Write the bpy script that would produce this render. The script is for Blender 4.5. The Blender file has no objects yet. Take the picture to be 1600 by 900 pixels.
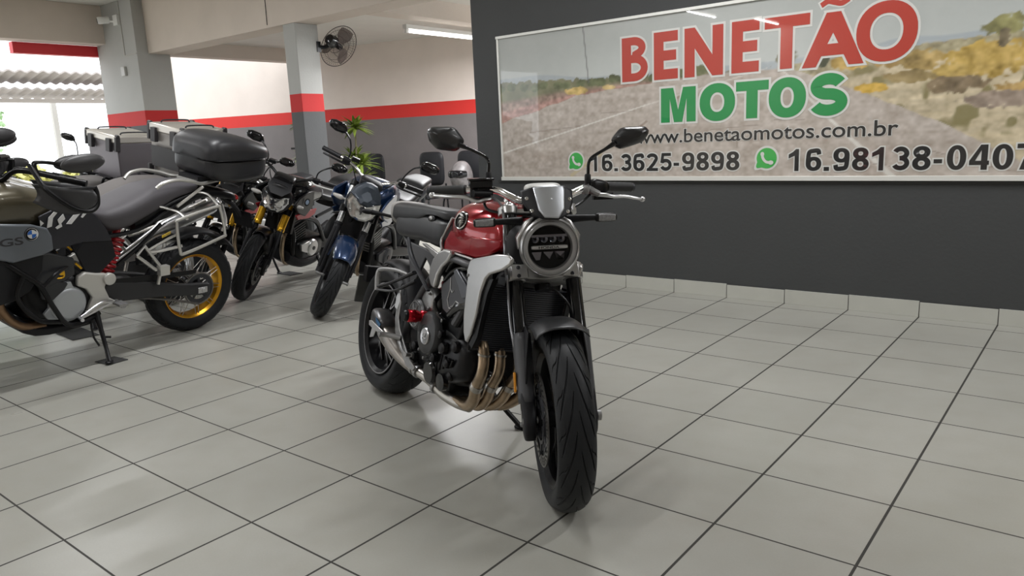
import bpy, bmesh, math, random
import numpy as np
from mathutils import Matrix, Vector
random.seed(7)
R = math.radians
PI = math.pi
scene = bpy.context.scene
COL = scene.collection

# ------------------------------------------------------------------ camera
CAM_F = 1171.36                      # focal length in pixels of the 1600 wide frame
cam_d = bpy.data.cameras.new('camera')
cam_d.sensor_width = 36.0
cam_d.lens = CAM_F / 1600 * 36.0
cam_d.clip_start = 0.05
cam_d.clip_end = 300
cam = bpy.data.objects.new('camera', cam_d)
COL.objects.link(cam)
yaw, pitch, roll = R(-39.0385), R(-11.4014), R(-2.5743)
fw = Vector((math.sin(yaw)*math.cos(pitch), math.cos(yaw)*math.cos(pitch), math.sin(pitch)))
rt = fw.cross(Vector((0, 0, 1))).normalized()
up = rt.cross(fw)
rt2 = math.cos(roll)*rt + math.sin(roll)*up
up2 = -math.sin(roll)*rt + math.cos(roll)*up
M = Matrix.Identity(4)
for i in range(3):
    M[i][0] = rt2[i]; M[i][1] = up2[i]; M[i][2] = -fw[i]
M[0][3], M[1][3], M[2][3] = 2.9737, -4.9664, 1.2140
cam.matrix_world = M
scene.camera = cam

# ------------------------------------------------------------------ light
scene.view_settings.view_transform = 'Standard'
scene.view_settings.look = 'None'
scene.view_settings.gamma = 1
scene.view_settings.use_curve_mapping = False
scene.view_settings.exposure = 0.0
scene.cycles.caustics_reflective = False
scene.cycles.caustics_refractive = False
scene.cycles.sample_clamp_indirect = 3.0
world = bpy.data.worlds.new('daylight')
scene.world = world
world.use_nodes = True
wn = world.node_tree
wn.nodes['Background'].inputs[0].default_value = (0.93, 0.97, 1.0, 1)
wn.nodes['Background'].inputs[1].default_value = 2.7
TUBE_POWER = 40.0
TUBE_COLOR = (0.985, 0.99, 1.0)

# ------------------------------------------------------------------ materials
MATS = {}
def mat(name, col=(0.5, 0.5, 0.5), rough=0.5, metal=0.0, coat=0.0, emit=0.0, noise=0.0, nscale=20.0,
        bump=0.0, bscale=200.0, alpha=1.0, trans=0.0, ior=1.5, spec=0.5, rnoise=0.0):
    if name in MATS: return MATS[name]
    m = bpy.data.materials.new(name); m.use_nodes = True
    nt = m.node_tree; b = nt.nodes['Principled BSDF']
    b.inputs['Base Color'].default_value = (*col, 1)
    b.inputs['Roughness'].default_value = rough
    b.inputs['Metallic'].default_value = metal
    b.inputs['Coat Weight'].default_value = coat
    b.inputs['Coat Roughness'].default_value = 0.04
    b.inputs['IOR'].default_value = ior
    b.inputs['Specular IOR Level'].default_value = spec
    b.inputs['Transmission Weight'].default_value = trans
    if alpha < 1: b.inputs['Alpha'].default_value = alpha
    if emit > 0:
        b.inputs['Emission Color'].default_value = (*col, 1)
        b.inputs['Emission Strength'].default_value = emit
    tc = None
    if noise or bump or rnoise:
        tc = nt.nodes.new('ShaderNodeTexCoord')
    if noise or rnoise:
        n = nt.nodes.new('ShaderNodeTexNoise'); n.inputs['Scale'].default_value = nscale; n.inputs['Detail'].default_value = 5
        nt.links.new(tc.outputs['Object'], n.inputs['Vector'])
        if noise:
            mx = nt.nodes.new('ShaderNodeMix'); mx.data_type = 'RGBA'
            mx.inputs[6].default_value = (*[c*(1-noise) for c in col], 1)
            mx.inputs[7].default_value = (*[min(1, c*(1+noise)) for c in col], 1)
            nt.links.new(n.outputs['Fac'], mx.inputs[0]); nt.links.new(mx.outputs[2], b.inputs['Base Color'])
        if rnoise:
            mr = nt.nodes.new('ShaderNodeMapRange')
            mr.inputs['To Min'].default_value = max(0.02, rough-rnoise); mr.inputs['To Max'].default_value = min(1, rough+rnoise)
            nt.links.new(n.outputs['Fac'], mr.inputs['Value']); nt.links.new(mr.outputs[0], b.inputs['Roughness'])
    if bump:
        n2 = nt.nodes.new('ShaderNodeTexNoise'); n2.inputs['Scale'].default_value = bscale; n2.inputs['Detail'].default_value = 3
        nt.links.new(tc.outputs['Object'], n2.inputs['Vector'])
        bp = nt.nodes.new('ShaderNodeBump'); bp.inputs['Strength'].default_value = bump; bp.inputs['Distance'].default_value = 0.00025
        nt.links.new(n2.outputs['Fac'], bp.inputs['Height']); nt.links.new(bp.outputs['Normal'], b.inputs['Normal'])
    MATS[name] = m
    return m

RUBBER = mat('tyre_rubber', (0.016, 0.017, 0.019), 0.5, noise=0.25, nscale=30, spec=0.22)
BLACK = mat('satin_black', (0.006, 0.006, 0.007), 0.34, spec=0.25)
GLOSSBLACK = mat('gloss_black', (0.005, 0.005, 0.006), 0.14, coat=0.35, spec=0.3)
MATTEBLACK = mat('matte_black_plastic', (0.012, 0.012, 0.014), 0.48, bump=0.2, bscale=900, spec=0.25)
DARKGREY = mat('dark_grey_metal', (0.045, 0.046, 0.052), 0.40, metal=0.3, spec=0.35)
ENGBLACK = mat('engine_black', (0.005, 0.005, 0.006), 0.34, metal=0.2, noise=0.3, nscale=60, bump=0.2, bscale=300, spec=0.3)
CHROME = mat('chrome', (0.85, 0.85, 0.86), 0.12, metal=1.0)
ALU = mat('brushed_aluminium', (0.62, 0.62, 0.63), 0.33, metal=1.0, rnoise=0.08, nscale=60)
SATINSILVER = mat('satin_silver_paint', (0.46, 0.455, 0.45), 0.30, metal=0.85, noise=0.06, nscale=30)
CASTALU = mat('cast_aluminium', (0.33, 0.33, 0.33), 0.45, metal=0.8, noise=0.2, nscale=80, bump=0.3, bscale=300)
RED = mat('candy_red_paint', (0.30, 0.002, 0.008), 0.22, metal=0.35, coat=0.7, spec=0.3)
REDANOD = mat('red_anodised', (0.6, 0.006, 0.02), 0.2, metal=0.85, coat=0.3)
LEATHER = mat('grey_seat_vinyl', (0.034, 0.035, 0.038), 0.40, bump=0.35, bscale=700, spec=0.35)
LEATHERD = mat('dark_seat_vinyl', (0.022, 0.023, 0.025), 0.45, bump=0.35, bscale=700, spec=0.3)
GOLD = mat('gold_anodised', (0.75, 0.42, 0.03), 0.3, metal=0.85)
GOLDRIM = mat('gold_rim', (0.72, 0.36, 0.03), 0.28, metal=0.85)
EXH = mat('heat_tinted_steel', (0.38, 0.29, 0.20), 0.33, metal=0.95, noise=0.75, nscale=16, rnoise=0.1)
EXHG = mat('raw_steel', (0.42, 0.4, 0.37), 0.36, metal=0.95, noise=0.25, nscale=20, rnoise=0.1)
def clear_glass(name, ior=1.5, tint=(1, 1, 1)):
    m = bpy.data.materials.new(name); m.use_nodes = True; nt = m.node_tree; MATS[name] = m
    nt.nodes.remove(nt.nodes['Principled BSDF']); out = nt.nodes['Material Output']
    tr = nt.nodes.new('ShaderNodeBsdfTransparent'); tr.inputs[0].default_value = (*tint, 1)
    gl = nt.nodes.new('ShaderNodeBsdfGlossy'); gl.inputs['Roughness'].default_value = 0.03
    fr = nt.nodes.new('ShaderNodeFresnel'); fr.inputs[0].default_value = ior
    mx = nt.nodes.new('ShaderNodeMixShader'); nt.links.new(fr.outputs[0], mx.inputs[0]); nt.links.new(tr.outputs[0], mx.inputs[1]); nt.links.new(gl.outputs[0], mx.inputs[2])
    nt.links.new(mx.outputs[0], out.inputs[0]); return m
GLASS = clear_glass('clear_lens', 1.28)
MIRRORGLASS = mat('mirror_glass', (0.8, 0.82, 0.85), 0.03, metal=1.0)
LENSGREY = mat('lens_ring', (0.38, 0.38, 0.385), 0.25, coat=0.7)
WHITEL = mat('white_lettering', (0.75, 0.75, 0.75), 0.5)
STEELD = mat('brake_disc_steel', (0.3, 0.29, 0.28), 0.32, metal=1.0)
AMBER = mat('amber_reflector', (0.9, 0.35, 0.02), 0.2, coat=0.6)

# ------------------------------------------------------------------ mesh collector
XF = [Matrix.Identity(4)]            # stack of transforms applied to what is added
class MB:
    def __init__(s): s.v = []; s.f = []; s.mi = []
    def add(s, vf, mi=0, xf=None):
        vs, fs = vf; n = len(s.v); T = XF[-1] @ xf if xf is not None else XF[-1]
        s.v += [tuple(T @ Vector(p)) for p in vs]
        s.f += [tuple(i+n for i in f) for f in fs]; s.mi += [mi]*len(fs)
        return s
    def build(s, name, mats, parent=None, sharp=35, bevel=0, sub=0, solid=0, segs=2):
        me = bpy.data.meshes.new(name); me.from_pydata(s.v, [], s.f)
        if not isinstance(mats, (list, tuple)): mats = [mats]
        for m in mats: me.materials.append(m)
        if len(mats) > 1: me.polygons.foreach_set('material_index', s.mi)
        bm = bmesh.new(); bm.from_mesh(me); bmesh.ops.recalc_face_normals(bm, faces=bm.faces); bm.to_mesh(me); bm.free()
        if sharp: me.polygons.foreach_set('use_smooth', [True]*len(me.polygons)); me.set_sharp_from_angle(angle=R(sharp))
        me.update()
        o = bpy.data.objects.new(name, me); COL.objects.link(o)
        if parent is not None: o.parent = parent
        if solid:
            md = o.modifiers.new('thick', 'SOLIDIFY'); md.thickness = solid; md.offset = 0
        if bevel:
            md = o.modifiers.new('bevel', 'BEVEL'); md.width = bevel; md.segments = segs; md.limit_method = 'ANGLE'; md.angle_limit = R(40)
        if sub:
            md = o.modifiers.new('subd', 'SUBSURF'); md.levels = sub; md.render_levels = sub
        return o
def part(name, vf, mats, parent=None, **k):
    m = MB()
    if isinstance(vf, list):
        for a in vf: m.add(a)
    else: m.add(vf)
    return m.build(name, mats, parent, **k)
def each(name, vfs, mats, parent=None, **k):
    o = None
    for vf in vfs: o = part(name, vf, mats, parent, **k)
    return o
def thing(name, label, cat, loc=(0, 0, 0), rot=None, group=None):
    o = bpy.data.objects.new(name, None); COL.objects.link(o); o.empty_display_size = 0.1
    o.location = loc
    if rot is not None: o.rotation_euler = rot
    o['label'] = label; o['category'] = cat
    if group: o['group'] = group
    return o
def tag(o, label, cat, group=None):
    o['label'] = label; o['category'] = cat
    if group: o['group'] = group
    return o
def struct(name, vf, m, **k):
    o = part(name, vf, m, None, **k); o['kind'] = 'structure'; return o

# ------------------------------------------------------------------ shapes: all return (verts, faces)
def box(c, s, rz=0.0, rot=None):
    x, y, z = s[0]/2, s[1]/2, s[2]/2
    v = [Vector(p) for p in [(-x,-y,-z),(x,-y,-z),(x,y,-z),(-x,y,-z),(-x,-y,z),(x,-y,z),(x,y,z),(-x,y,z)]]
    T = rot if rot is not None else Matrix.Rotation(rz, 3, 'Z')
    v = [tuple(T @ p + Vector(c)) for p in v]
    return v, [(0,3,2,1),(4,5,6,7),(0,1,5,4),(1,2,6,5),(2,3,7,6),(3,0,4,7)]
def b6(x0, x1, y0, y1, z0, z1): return box(((x0+x1)/2, (y0+y1)/2, (z0+z1)/2), (x1-x0, y1-y0, z1-z0))
def frame_of(d):
    d = Vector(d).normalized(); a = Vector((0, 0, 1)) if abs(d.z) < 0.9 else Vector((1, 0, 0))
    u = a.cross(d).normalized(); w = d.cross(u); return u, w, d
def rings(rs, caps=True, closed=False):
    n = len(rs[0]); v = [tuple(p) for r in rs for p in r]; f = []
    K = len(rs)
    for k in range(K if closed else K-1):
        a, b = k*n, ((k+1) % K)*n
        for i in range(n):
            j = (i+1) % n; f.append((a+i, a+j, b+j, b+i))
    if caps and not closed: f.append(tuple(range(n))[::-1]); f.append(tuple((K-1)*n+i for i in range(n)))
    return v, f
def smooth_path(pts, sub=6):
    P = [Vector(p) for p in pts]
    if len(P) < 3: return P
    out = []
    Q = [2*P[0]-P[1]] + P + [2*P[-1]-P[-2]]
    for i in range(1, len(Q)-2):
        a, b, c, d = Q[i-1], Q[i], Q[i+1], Q[i+2]
        for k in range(sub):
            t = k/sub
            out.append(0.5*((2*b)+(-a+c)*t+(2*a-5*b+4*c-d)*t*t+(-a+3*b-3*c+d)*t*t*t))
    out.append(P[-1]); return out
def tube(pts, r, n=10, sub=6, closed=False, flat=1.0, smooth=True):
    rr = list(r) if isinstance(r, (list, tuple)) else None
    if closed:
        P = [Vector(p) for p in pts]; m = len(P)
        if smooth:
            out = []
            for i in range(m):
                a, b, c, d = P[i-1], P[i], P[(i+1) % m], P[(i+2) % m]
                for k in range(sub):
                    t = k/sub; out.append(0.5*((2*b)+(-a+c)*t+(2*a-5*b+4*c-d)*t*t+(-a+3*b-3*c+d)*t*t*t))
            P = out
    else:
        P = smooth_path(pts, sub) if smooth else [Vector(p) for p in pts]
    K = len(P); rs = []; u = None
    for k in range(K):
        if closed: d = P[(k+1) % K]-P[k-1]
        else: d = P[min(k+1, K-1)]-P[max(k-1, 0)]
        d.normalize()
        if u is None: u, w, _ = frame_of(d)
        else:
            u = u - d*u.dot(d)
            if u.length < 1e-6: u = frame_of(d)[0]
            u.normalize()
        w = d.cross(u)
        if rr:
            t = k/(K-1)*(len(rr)-1); i = min(int(t), len(rr)-2); q = rr[i]+(rr[i+1]-rr[i])*(t-i)
        else: q = r
        rs.append([P[k]+u*(q*math.cos(2*PI*i/n))+w*(q*flat*math.sin(2*PI*i/n)) for i in range(n)])
    return rings(rs, True, closed)
def cyl(p0, p1, r0, r1=None, n=20):
    r1 = r0 if r1 is None else r1
    return tube([p0, p1], [r0, r1], n=n, smooth=False)
def lathe(prof, o, axis, n=32, closed=False, caps=True):
    """prof: [(radius, height along axis)]"""
    u, w, d = frame_of(axis); o = Vector(o)
    rs = [[o+d*h+u*(max(r, 1e-4)*math.cos(2*PI*i/n))+w*(max(r, 1e-4)*math.sin(2*PI*i/n)) for i in range(n)] for r, h in prof]
    return rings(rs, caps and not closed, closed)
def torus(o, axis, Rr, r, n=48, m=10, fl=1.0):
    return lathe([(Rr+r*math.cos(2*PI*k/m), fl*r*math.sin(2*PI*k/m)) for k in range(m)], o, axis, n, closed=True)
def prism(poly, a, b, plane='xz'):
    def P(p, t):
        return {'xz': (p[0], t, p[1]), 'xy': (p[0], p[1], t), 'yz': (t, p[0], p[1])}[plane]
    n = len(poly)
    v = [P(p, a) for p in poly]+[P(p, b) for p in poly]
    f = [tuple(range(n)), tuple(range(2*n-1, n-1, -1))]+[(i, (i+1) % n, n+(i+1) % n, n+i) for i in range(n)]
    return v, f
def slab3(pts, thick):
    """a plate through 3d outline points, thickened by the vector thick"""
    n = len(pts); t = Vector(thick)
    v = [tuple(p) for p in pts]+[tuple(Vector(p)+t) for p in pts]
    return v, [tuple(range(n)), tuple(range(2*n-1, n-1, -1))]+[(i, (i+1) % n, n+(i+1) % n, n+i) for i in range(n)]
def ell(c, r, n=20, m=12, rot=None):
    v = []; f = []
    rs = []
    for k in range(m+1):
        a = -PI/2+PI*k/m; q = max(math.cos(a), 1e-3)
        rs.append([(q*math.cos(2*PI*i/n)*r[0], q*math.sin(2*PI*i/n)*r[1], math.sin(a)*r[2]) for i in range(n)])
    v, f = rings(rs)
    T = rot if rot is not None else Matrix.Identity(3)
    return [tuple(T @ Vector(p)+Vector(c)) for p in v], f
def sup(secs, n=28, sm=5, axis='x'):
    """loft of superellipse sections (pos, c_side, c_z, half_side, half_up, half_down, exponent)"""
    S = []
    if sm > 1:
        A = [list(map(float, s)) for s in secs]; K = len(A)
        for i in range(K-1):
            a = A[max(i-1, 0)]; b = A[i]; c = A[i+1]; d = A[min(i+2, K-1)]
            for k in range(sm):
                t = k/sm; q = []
                for j in range(7):
                    m0 = (c[j]-a[j])/2; m1 = (d[j]-b[j])/2
                    q.append((2*t**3-3*t*t+1)*b[j]+(t**3-2*t*t+t)*m0+(-2*t**3+3*t*t)*c[j]+(t**3-t*t)*m1)
                S.append(q)
        S.append(A[-1])
    else: S = secs
    rs = []
    for (x, cy, cz, hy, hu, hd, e) in S:
        r = []
        for i in range(n):
            a = 2*PI*i/n; c_, s_ = math.cos(a), math.sin(a)
            y = cy+hy*math.copysign(abs(c_)**(2/e), c_); z = cz+(hu if s_ > 0 else hd)*math.copysign(abs(s_)**(2/e), s_)
            r.append((x, y, z) if axis == 'x' else (y, x, z) if axis == 'y' else (y, z, x))
        rs.append(r)
    return rings(rs)
def grid(fn, nu, nv, wrap_u=False):
    v = []; f = []
    for i in range(nu+(0 if wrap_u else 1)):
        for j in range(nv+1): v.append(fn(i/nu, j/nv))
    m = nv+1; L = nu if wrap_u else nu
    for i in range(L):
        i2 = (i+1) % nu if wrap_u else i+1
        for j in range(nv): f.append((i*m+j, i2*m+j, i2*m+j+1, i*m+j+1))
    return v, f
def hexbolt(p, axis, r=0.006, h=0.005): return lathe([(r, 0), (r, h), (r*0.8, h*1.2), (r*0.5, h*1.2), (r*0.45, h*0.6), (0.0005, h*0.6)], p, axis, 10)
def rot_xz(p, c, a):
    x, z = p[0]-c[0], p[1]-c[1]; return (c[0]+x*math.cos(a)-z*math.sin(a), c[1]+x*math.sin(a)+z*math.cos(a))

def text_mesh(name, s, mats, parent, origin, w, h, thick=0.002, offset=0.0, plane='wall', shear=0.0, ref=None):
    """lettering filling a width w and height h (of the reference glyph box), origin = lower left; faces -y"""
    cu = bpy.data.curves.new(name, 'FONT'); cu.body = s; cu.size = 1.0; cu.offset = offset; cu.extrude = 0.0
    cu.resolution_u = 6; cu.shear = shear
    tmp = bpy.data.objects.new(name, cu); COL.objects.link(tmp)
    dg = bpy.context.evaluated_depsgraph_get(); dg.update()
    me = bpy.data.meshes.new_from_object(tmp.evaluated_get(dg)); bpy.data.objects.remove(tmp)
    xs = [v.co.x for v in me.vertices]; ys = [v.co.y for v in me.vertices]
    if ref is None: x0, x1, y0, y1 = min(xs), max(xs), min(ys), max(ys)
    else: x0, x1, y0, y1 = ref
    return me, (x0, x1, y0, y1)
def letters(name, s, m, parent, to3, x0, z0, w, h, lift, offset=0.0, grow=0.0, ref=None):
    me, bb = text_mesh(name, s, m, parent, None, w, h, offset=offset, ref=ref)
    for v in me.vertices:
        u = (v.co.x-bb[0])/(bb[1]-bb[0])*w+x0; q = (v.co.y-bb[2])/(bb[3]-bb[2])*h+z0
        v.co = to3(u, q, lift)
    me.materials.clear(); me.materials.append(m); me.name = name
    o = bpy.data.objects.new(name, me); COL.objects.link(o); o.parent = parent
    return o, bb
# ------------------------------------------------------------------ heavy sign lettering, built as flat shapes
def poly_grow(P, g):
    A = sum(P[i-1][0]*P[i][1]-P[i][0]*P[i-1][1] for i in range(len(P)))
    if A < 0: P = P[::-1]
    out = []; n = len(P)
    for i in range(n):
        a, b, c = Vector(P[i-1]), Vector(P[i]), Vector(P[(i+1) % n])
        d1 = (b-a).normalized(); d2 = (c-b).normalized(); n1 = Vector((d1.y, -d1.x)); n2 = Vector((d2.y, -d2.x))
        m = n1+n2
        m = m.normalized()*min(1.6, 1/max(0.35, m.normalized().dot(n1))) if m.length > 1e-6 else n1
        out.append(tuple(b+m*g))
    return out
def curve2(pts, closed=False, sub=10):
    P = [Vector((a, 0, b)) for a, b in pts]
    if closed:
        out = []; m = len(P)
        for i in range(m):
            a, b, c, d = P[i-1], P[i], P[(i+1) % m], P[(i+2) % m]
            for k in range(sub):
                t = k/sub; out.append(0.5*((2*b)+(-a+c)*t+(2*a-5*b+4*c-d)*t*t+(-a+3*b-3*c+d)*t*t*t))
    else: out = smooth_path(P, sub)
    return [(p.x, p.z) for p in out]
def ribbon2(pts, t, g, closed=False, ext=0.0):
    n = len(pts); L = []; Rr_ = []
    P = [Vector(p) for p in pts]
    if not closed:
        d0 = (P[0]-P[1]).normalized(); d1 = (P[-1]-P[-2]).normalized(); P[0] = P[0]+d0*(g+ext); P[-1] = P[-1]+d1*(g+ext)
    for i in range(n):
        a = P[i-1] if (i or closed) else P[0]; c = P[(i+1) % n] if (i < n-1 or closed) else P[-1]
        d = (c-a).normalized(); nn = Vector((-d.y, d.x)); L.append(P[i]+nn*(t/2+g)); Rr_.append(P[i]-nn*(t/2+g))
    v = [tuple(q) for q in L+Rr_]; f = [(i, (i+1) % n, n+(i+1) % n, n+i) for i in range(n if closed else n-1)]
    return v, f
def oval(cx, cy, rx, ry, a0=0, a1=360, n=40, p=2.15):
    o = []
    for k in range(n+1):
        a = R(a0+(a1-a0)*k/n); o.append((cx+rx*math.copysign(abs(math.cos(a))**(2/p), math.cos(a)), cy+ry*math.copysign(abs(math.sin(a))**(2/p), math.sin(a))))
    return o
def glyph_shapes(ch, w, h, s, b, g):
    """s vertical stem width, b bar thickness, g growth; returns list of 2d (verts, faces)"""
    out = []
    def poly(P): P = poly_grow(P, g); out.append((P, [tuple(range(len(P)))]))
    def rib(P, t=None, **k): out.append(ribbon2(P, t if t else b, g, **k))
    def ring(cx, cy, rx, ry):
        o = oval(cx, cy, rx+g, ry+g)[:-1]; i_ = oval(cx, cy, rx-s-g, ry-b-g)[:-1]; n = len(o)
        out.append((o+i_, [(k, (k+1) % n, n+(k+1) % n, n+k) for k in range(n)]))
    if ch == 'E': poly([(0, 0), (0, h), (w, h), (w, h-b), (s, h-b), (s, h*0.5+b*0.5), (w*0.93, h*0.5+b*0.5), (w*0.93, h*0.5-b*0.5), (s, h*0.5-b*0.5), (s, b), (w, b), (w, 0)])
    elif ch == 'T': poly([(0, h), (w, h), (w, h-b), (w/2+s/2, h-b), (w/2+s/2, 0), (w/2-s/2, 0), (w/2-s/2, h-b), (0, h-b)])
    elif ch == 'N': poly([(0, 0), (0, h), (s, h), (w-s, h*0.42), (w-s, h), (w, h), (w, 0), (w-s, 0), (s, h*0.58), (s, 0)])
    elif ch == 'M':
        poly([(0, 0), (0, h), (s*1.25, h), (w/2, h*0.36), (w-s*1.25, h), (w, h), (w, 0), (w-s*0.9, 0), (w-s*0.9, h*0.68), (w/2+s*0.42, 0), (w/2-s*0.42, 0), (s*0.9, h*0.68), (s*0.9, 0)])
    elif ch == 'A':
        poly([(0, 0), (w/2-s*0.55, h), (w/2+s*0.55, h), (w/2+s*0.2, h*0.72), (s*1.12, 0)]); poly([(w, 0), (w/2+s*0.55, h), (w/2-s*0.55, h), (w/2-s*0.2, h*0.72), (w-s*1.12, 0)])
        poly([(w*0.24, h*0.20), (w*0.76, h*0.20), (w*0.70, h*0.20+b), (w*0.30, h*0.20+b)])
    elif ch == 'O' or ch == '0': ring(w/2, h/2, w/2, h/2)
    elif ch == 'B':
        poly([(0, 0), (0, h), (s, h), (s, 0)])
        t = b*0.82; b = t
        rib([(s*0.5, h-b/2), (w*0.45, h-b/2)]+[(w*0.45+(w*0.47-t/2)*math.sin(a), h*0.755+(h*0.245-b/2)*math.cos(a)) for a in [PI*k/16 for k in range(1, 16)]]+[(w*0.45, h*0.51), (s*0.5, h*0.51)], t)
        rib([(s*0.5, h*0.51), (w*0.48, h*0.51)]+[(w*0.48+(w*0.52-t/2)*math.sin(a), h*0.255+b*0.25+(h*0.255-b*0.25)*math.cos(a)) for a in [PI*k/16 for k in range(1, 16)]]+[(w*0.48, b/2), (s*0.5, b/2)], t)
    elif ch == 'S':
        t = (s+b)/2; i = t/2; r1 = (h-t)*0.24; r2 = (h-t)*0.26; y1 = h-i-r1; y2 = i+r2
        P = [(w/2+(w*0.47-i)*math.cos(R(q)), y1+r1*math.sin(R(q))) for q in range(22, 262, 8)]+[(w/2+(w/2-i)*math.cos(R(q)), y2+r2*math.sin(R(q))) for q in range(82, -165, -8)]
        rib(P, t)
    elif ch == '1': poly([(w*0.42, 0), (w*0.42, h*0.70), (w*0.02, h*0.58), (w*0.02, h*0.76), (w*0.30, h*0.87), (w*0.50, h), (w*0.50+s*0.62, h), (w*0.50+s*0.62, 0)])
    elif ch == '7': poly([(0, h), (w, h), (w, h-b), (w*0.62, h*0.45), (w*0.48, 0), (w*0.48-s, 0), (w*0.34, h*0.40), (w*0.66, h-b*1.05), (0, h-b*1.05)])
    elif ch == '4': poly([(w*0.60, h), (w*0.60+s, h), (w*0.60+s, h*0.36), (w, h*0.36), (w, h*0.36-b), (w*0.60+s, h*0.36-b), (w*0.60+s, 0), (w*0.60, 0), (w*0.60, h*0.36-b), (0, h*0.36-b), (0, h*0.38)]) if g > 0 else (poly([(w*0.60, h), (w*0.60+s, h), (w*0.60+s, 0), (w*0.60, 0)]), poly([(0, h*0.36-b), (w, h*0.36-b), (w, h*0.36), (0, h*0.36)]), poly([(0, h*0.36), (w*0.55, h), (w*0.62, h), (w*0.62, h*0.82), (s*0.95, h*0.36)]))
    elif ch in '235':
        t = (s+b)/2; i = t/2; r1 = (h-t)*0.24; r2 = (h-t)*0.26; y1 = h-i-r1; y2 = i+r2
        if ch == '2':
            rib([(w/2+(w/2-i)*math.cos(R(q)), y1+r1*math.sin(R(q))) for q in range(165, -36, -8)]+[(w*0.62, h*0.40), (w*0.38, h*0.22), (w*0.20, h*0.06)], t); poly([(0, 0), (w, 0), (w, b), (w*0.05, b)])
        elif ch == '3':
            rib([(w/2+(w*0.47-i)*math.cos(R(q)), y1+r1*math.sin(R(q))) for q in range(158, -97, -8)], t); rib([(w/2+(w/2-i)*math.cos(R(q)), y2+r2*math.sin(R(q))) for q in range(100, -162, -8)], t)
        else:
            r3 = (h-t)*0.30; y3 = i+r3
            poly([(w*0.16, h), (w*0.94, h), (w*0.94, h-b), (w*0.36, h-b), (w*0.28, h*0.42), (w*0.04, h*0.46)]); rib([(w/2+(w/2-i)*math.cos(R(q)), y3+r3*math.sin(R(q))) for q in range(140, -162, -8)], t)
    elif ch in '69':
        e = []
        t = (s+b)/2; i = t/2
        A1 = oval(w/2, h*0.32, w/2+g, h*0.32+g)[:-1]; A2 = oval(w/2, h*0.32, w/2-s-g, h*0.32-b-g)[:-1]; n = len(A1); e.append((A1+A2, [(k, (k+1) % n, n+(k+1) % n, n+k) for k in range(n)]))
        e.append(ribbon2(curve2([(i, h*0.30), (i*1.05, h*0.55), (w*0.22, h*0.84), (w*0.50, h-i), (w*0.78, h*0.90), (w-i*1.1, h*0.74)]), t, g))
        if ch == '9': e = [([(w-x, h-y) for x, y in v], f) for v, f in e]
        out += e
    elif ch == '8': ring(w/2, h*0.745, w*0.46, h*0.255); ring(w/2, h*0.285, w*0.5, h*0.285)
    elif ch == '.': poly([(0, 0), (w, 0), (w, b*1.05), (0, b*1.05)])
    elif ch == '-': poly([(0, h*0.28), (w, h*0.28), (w, h*0.28+b), (0, h*0.28+b)])
    elif ch == '~': rib(curve2([(0, h*0.25), (w*0.25, h*0.75), (w*0.5, h*0.5), (w*0.75, h*0.25), (w, h*0.75)]), b)
    return out
def heavy_glyph(ch, m, mo, parent, L, x0, z0, w, h, s, b, grow, name='letter'):
    def mk(g, lift, nm, mt, par):
        mb = MB()
        for k, (v, f) in enumerate(glyph_shapes(ch, w, h, s, b, g)):
            for q, fc_ in enumerate(f): mb.add(([L(x0+v[i][0], z0+v[i][1], lift+0.00022*k+0.000004*q) for i in fc_], [tuple(range(len(fc_)))]))
        o = mb.build(nm, mt, par, sharp=0); bm = bmesh.new(); bm.from_mesh(o.data)
        bmesh.ops.triangulate(bm, faces=[f for f in bm.faces if len(f.verts) > 4], ngon_method='EAR_CLIP')
        for f in bm.faces:
            f.normal_update()
            if f.normal.y > 0: f.normal_flip()
        bm.to_mesh(o.data); bm.free(); return o
    o = mk(0, 0.0152, name, m, parent); mk(grow, 0.0136, name+'_outline', mo, o); return o
# ================================================================== the room
S = 0.417                                       # floor tile pitch
WY = 0.1496                                     # face of the dark wall

def node_mat(name):
    m = bpy.data.materials.new(name); m.use_nodes = True
    nt = m.node_tree; b = nt.nodes['Principled BSDF']; MATS[name] = m
    return m, nt, b
def N(nt, t, **kw):
    n = nt.nodes.new(t)
    for k, v in kw.items(): setattr(n, k, v)
    return n
def mth(nt, op, a, b=None, c=None):
    n = N(nt, 'ShaderNodeMath', operation=op)
    for i, x in enumerate((a, b, c)):
        if x is None: continue
        if isinstance(x, (int, float)): n.inputs[i].default_value = x
        else: nt.links.new(x, n.inputs[i])
    return n.outputs[0]
def mixc(nt, f, a, b):
    n = N(nt, 'ShaderNodeMix', data_type='RGBA')
    nt.links.new(f, n.inputs[0])
    for i, x in ((6, a), (7, b)):
        if isinstance(x, tuple): n.inputs[i].default_value = (*x, 1)
        else: nt.links.new(x, n.inputs[i])
    return n.outputs[2]

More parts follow.
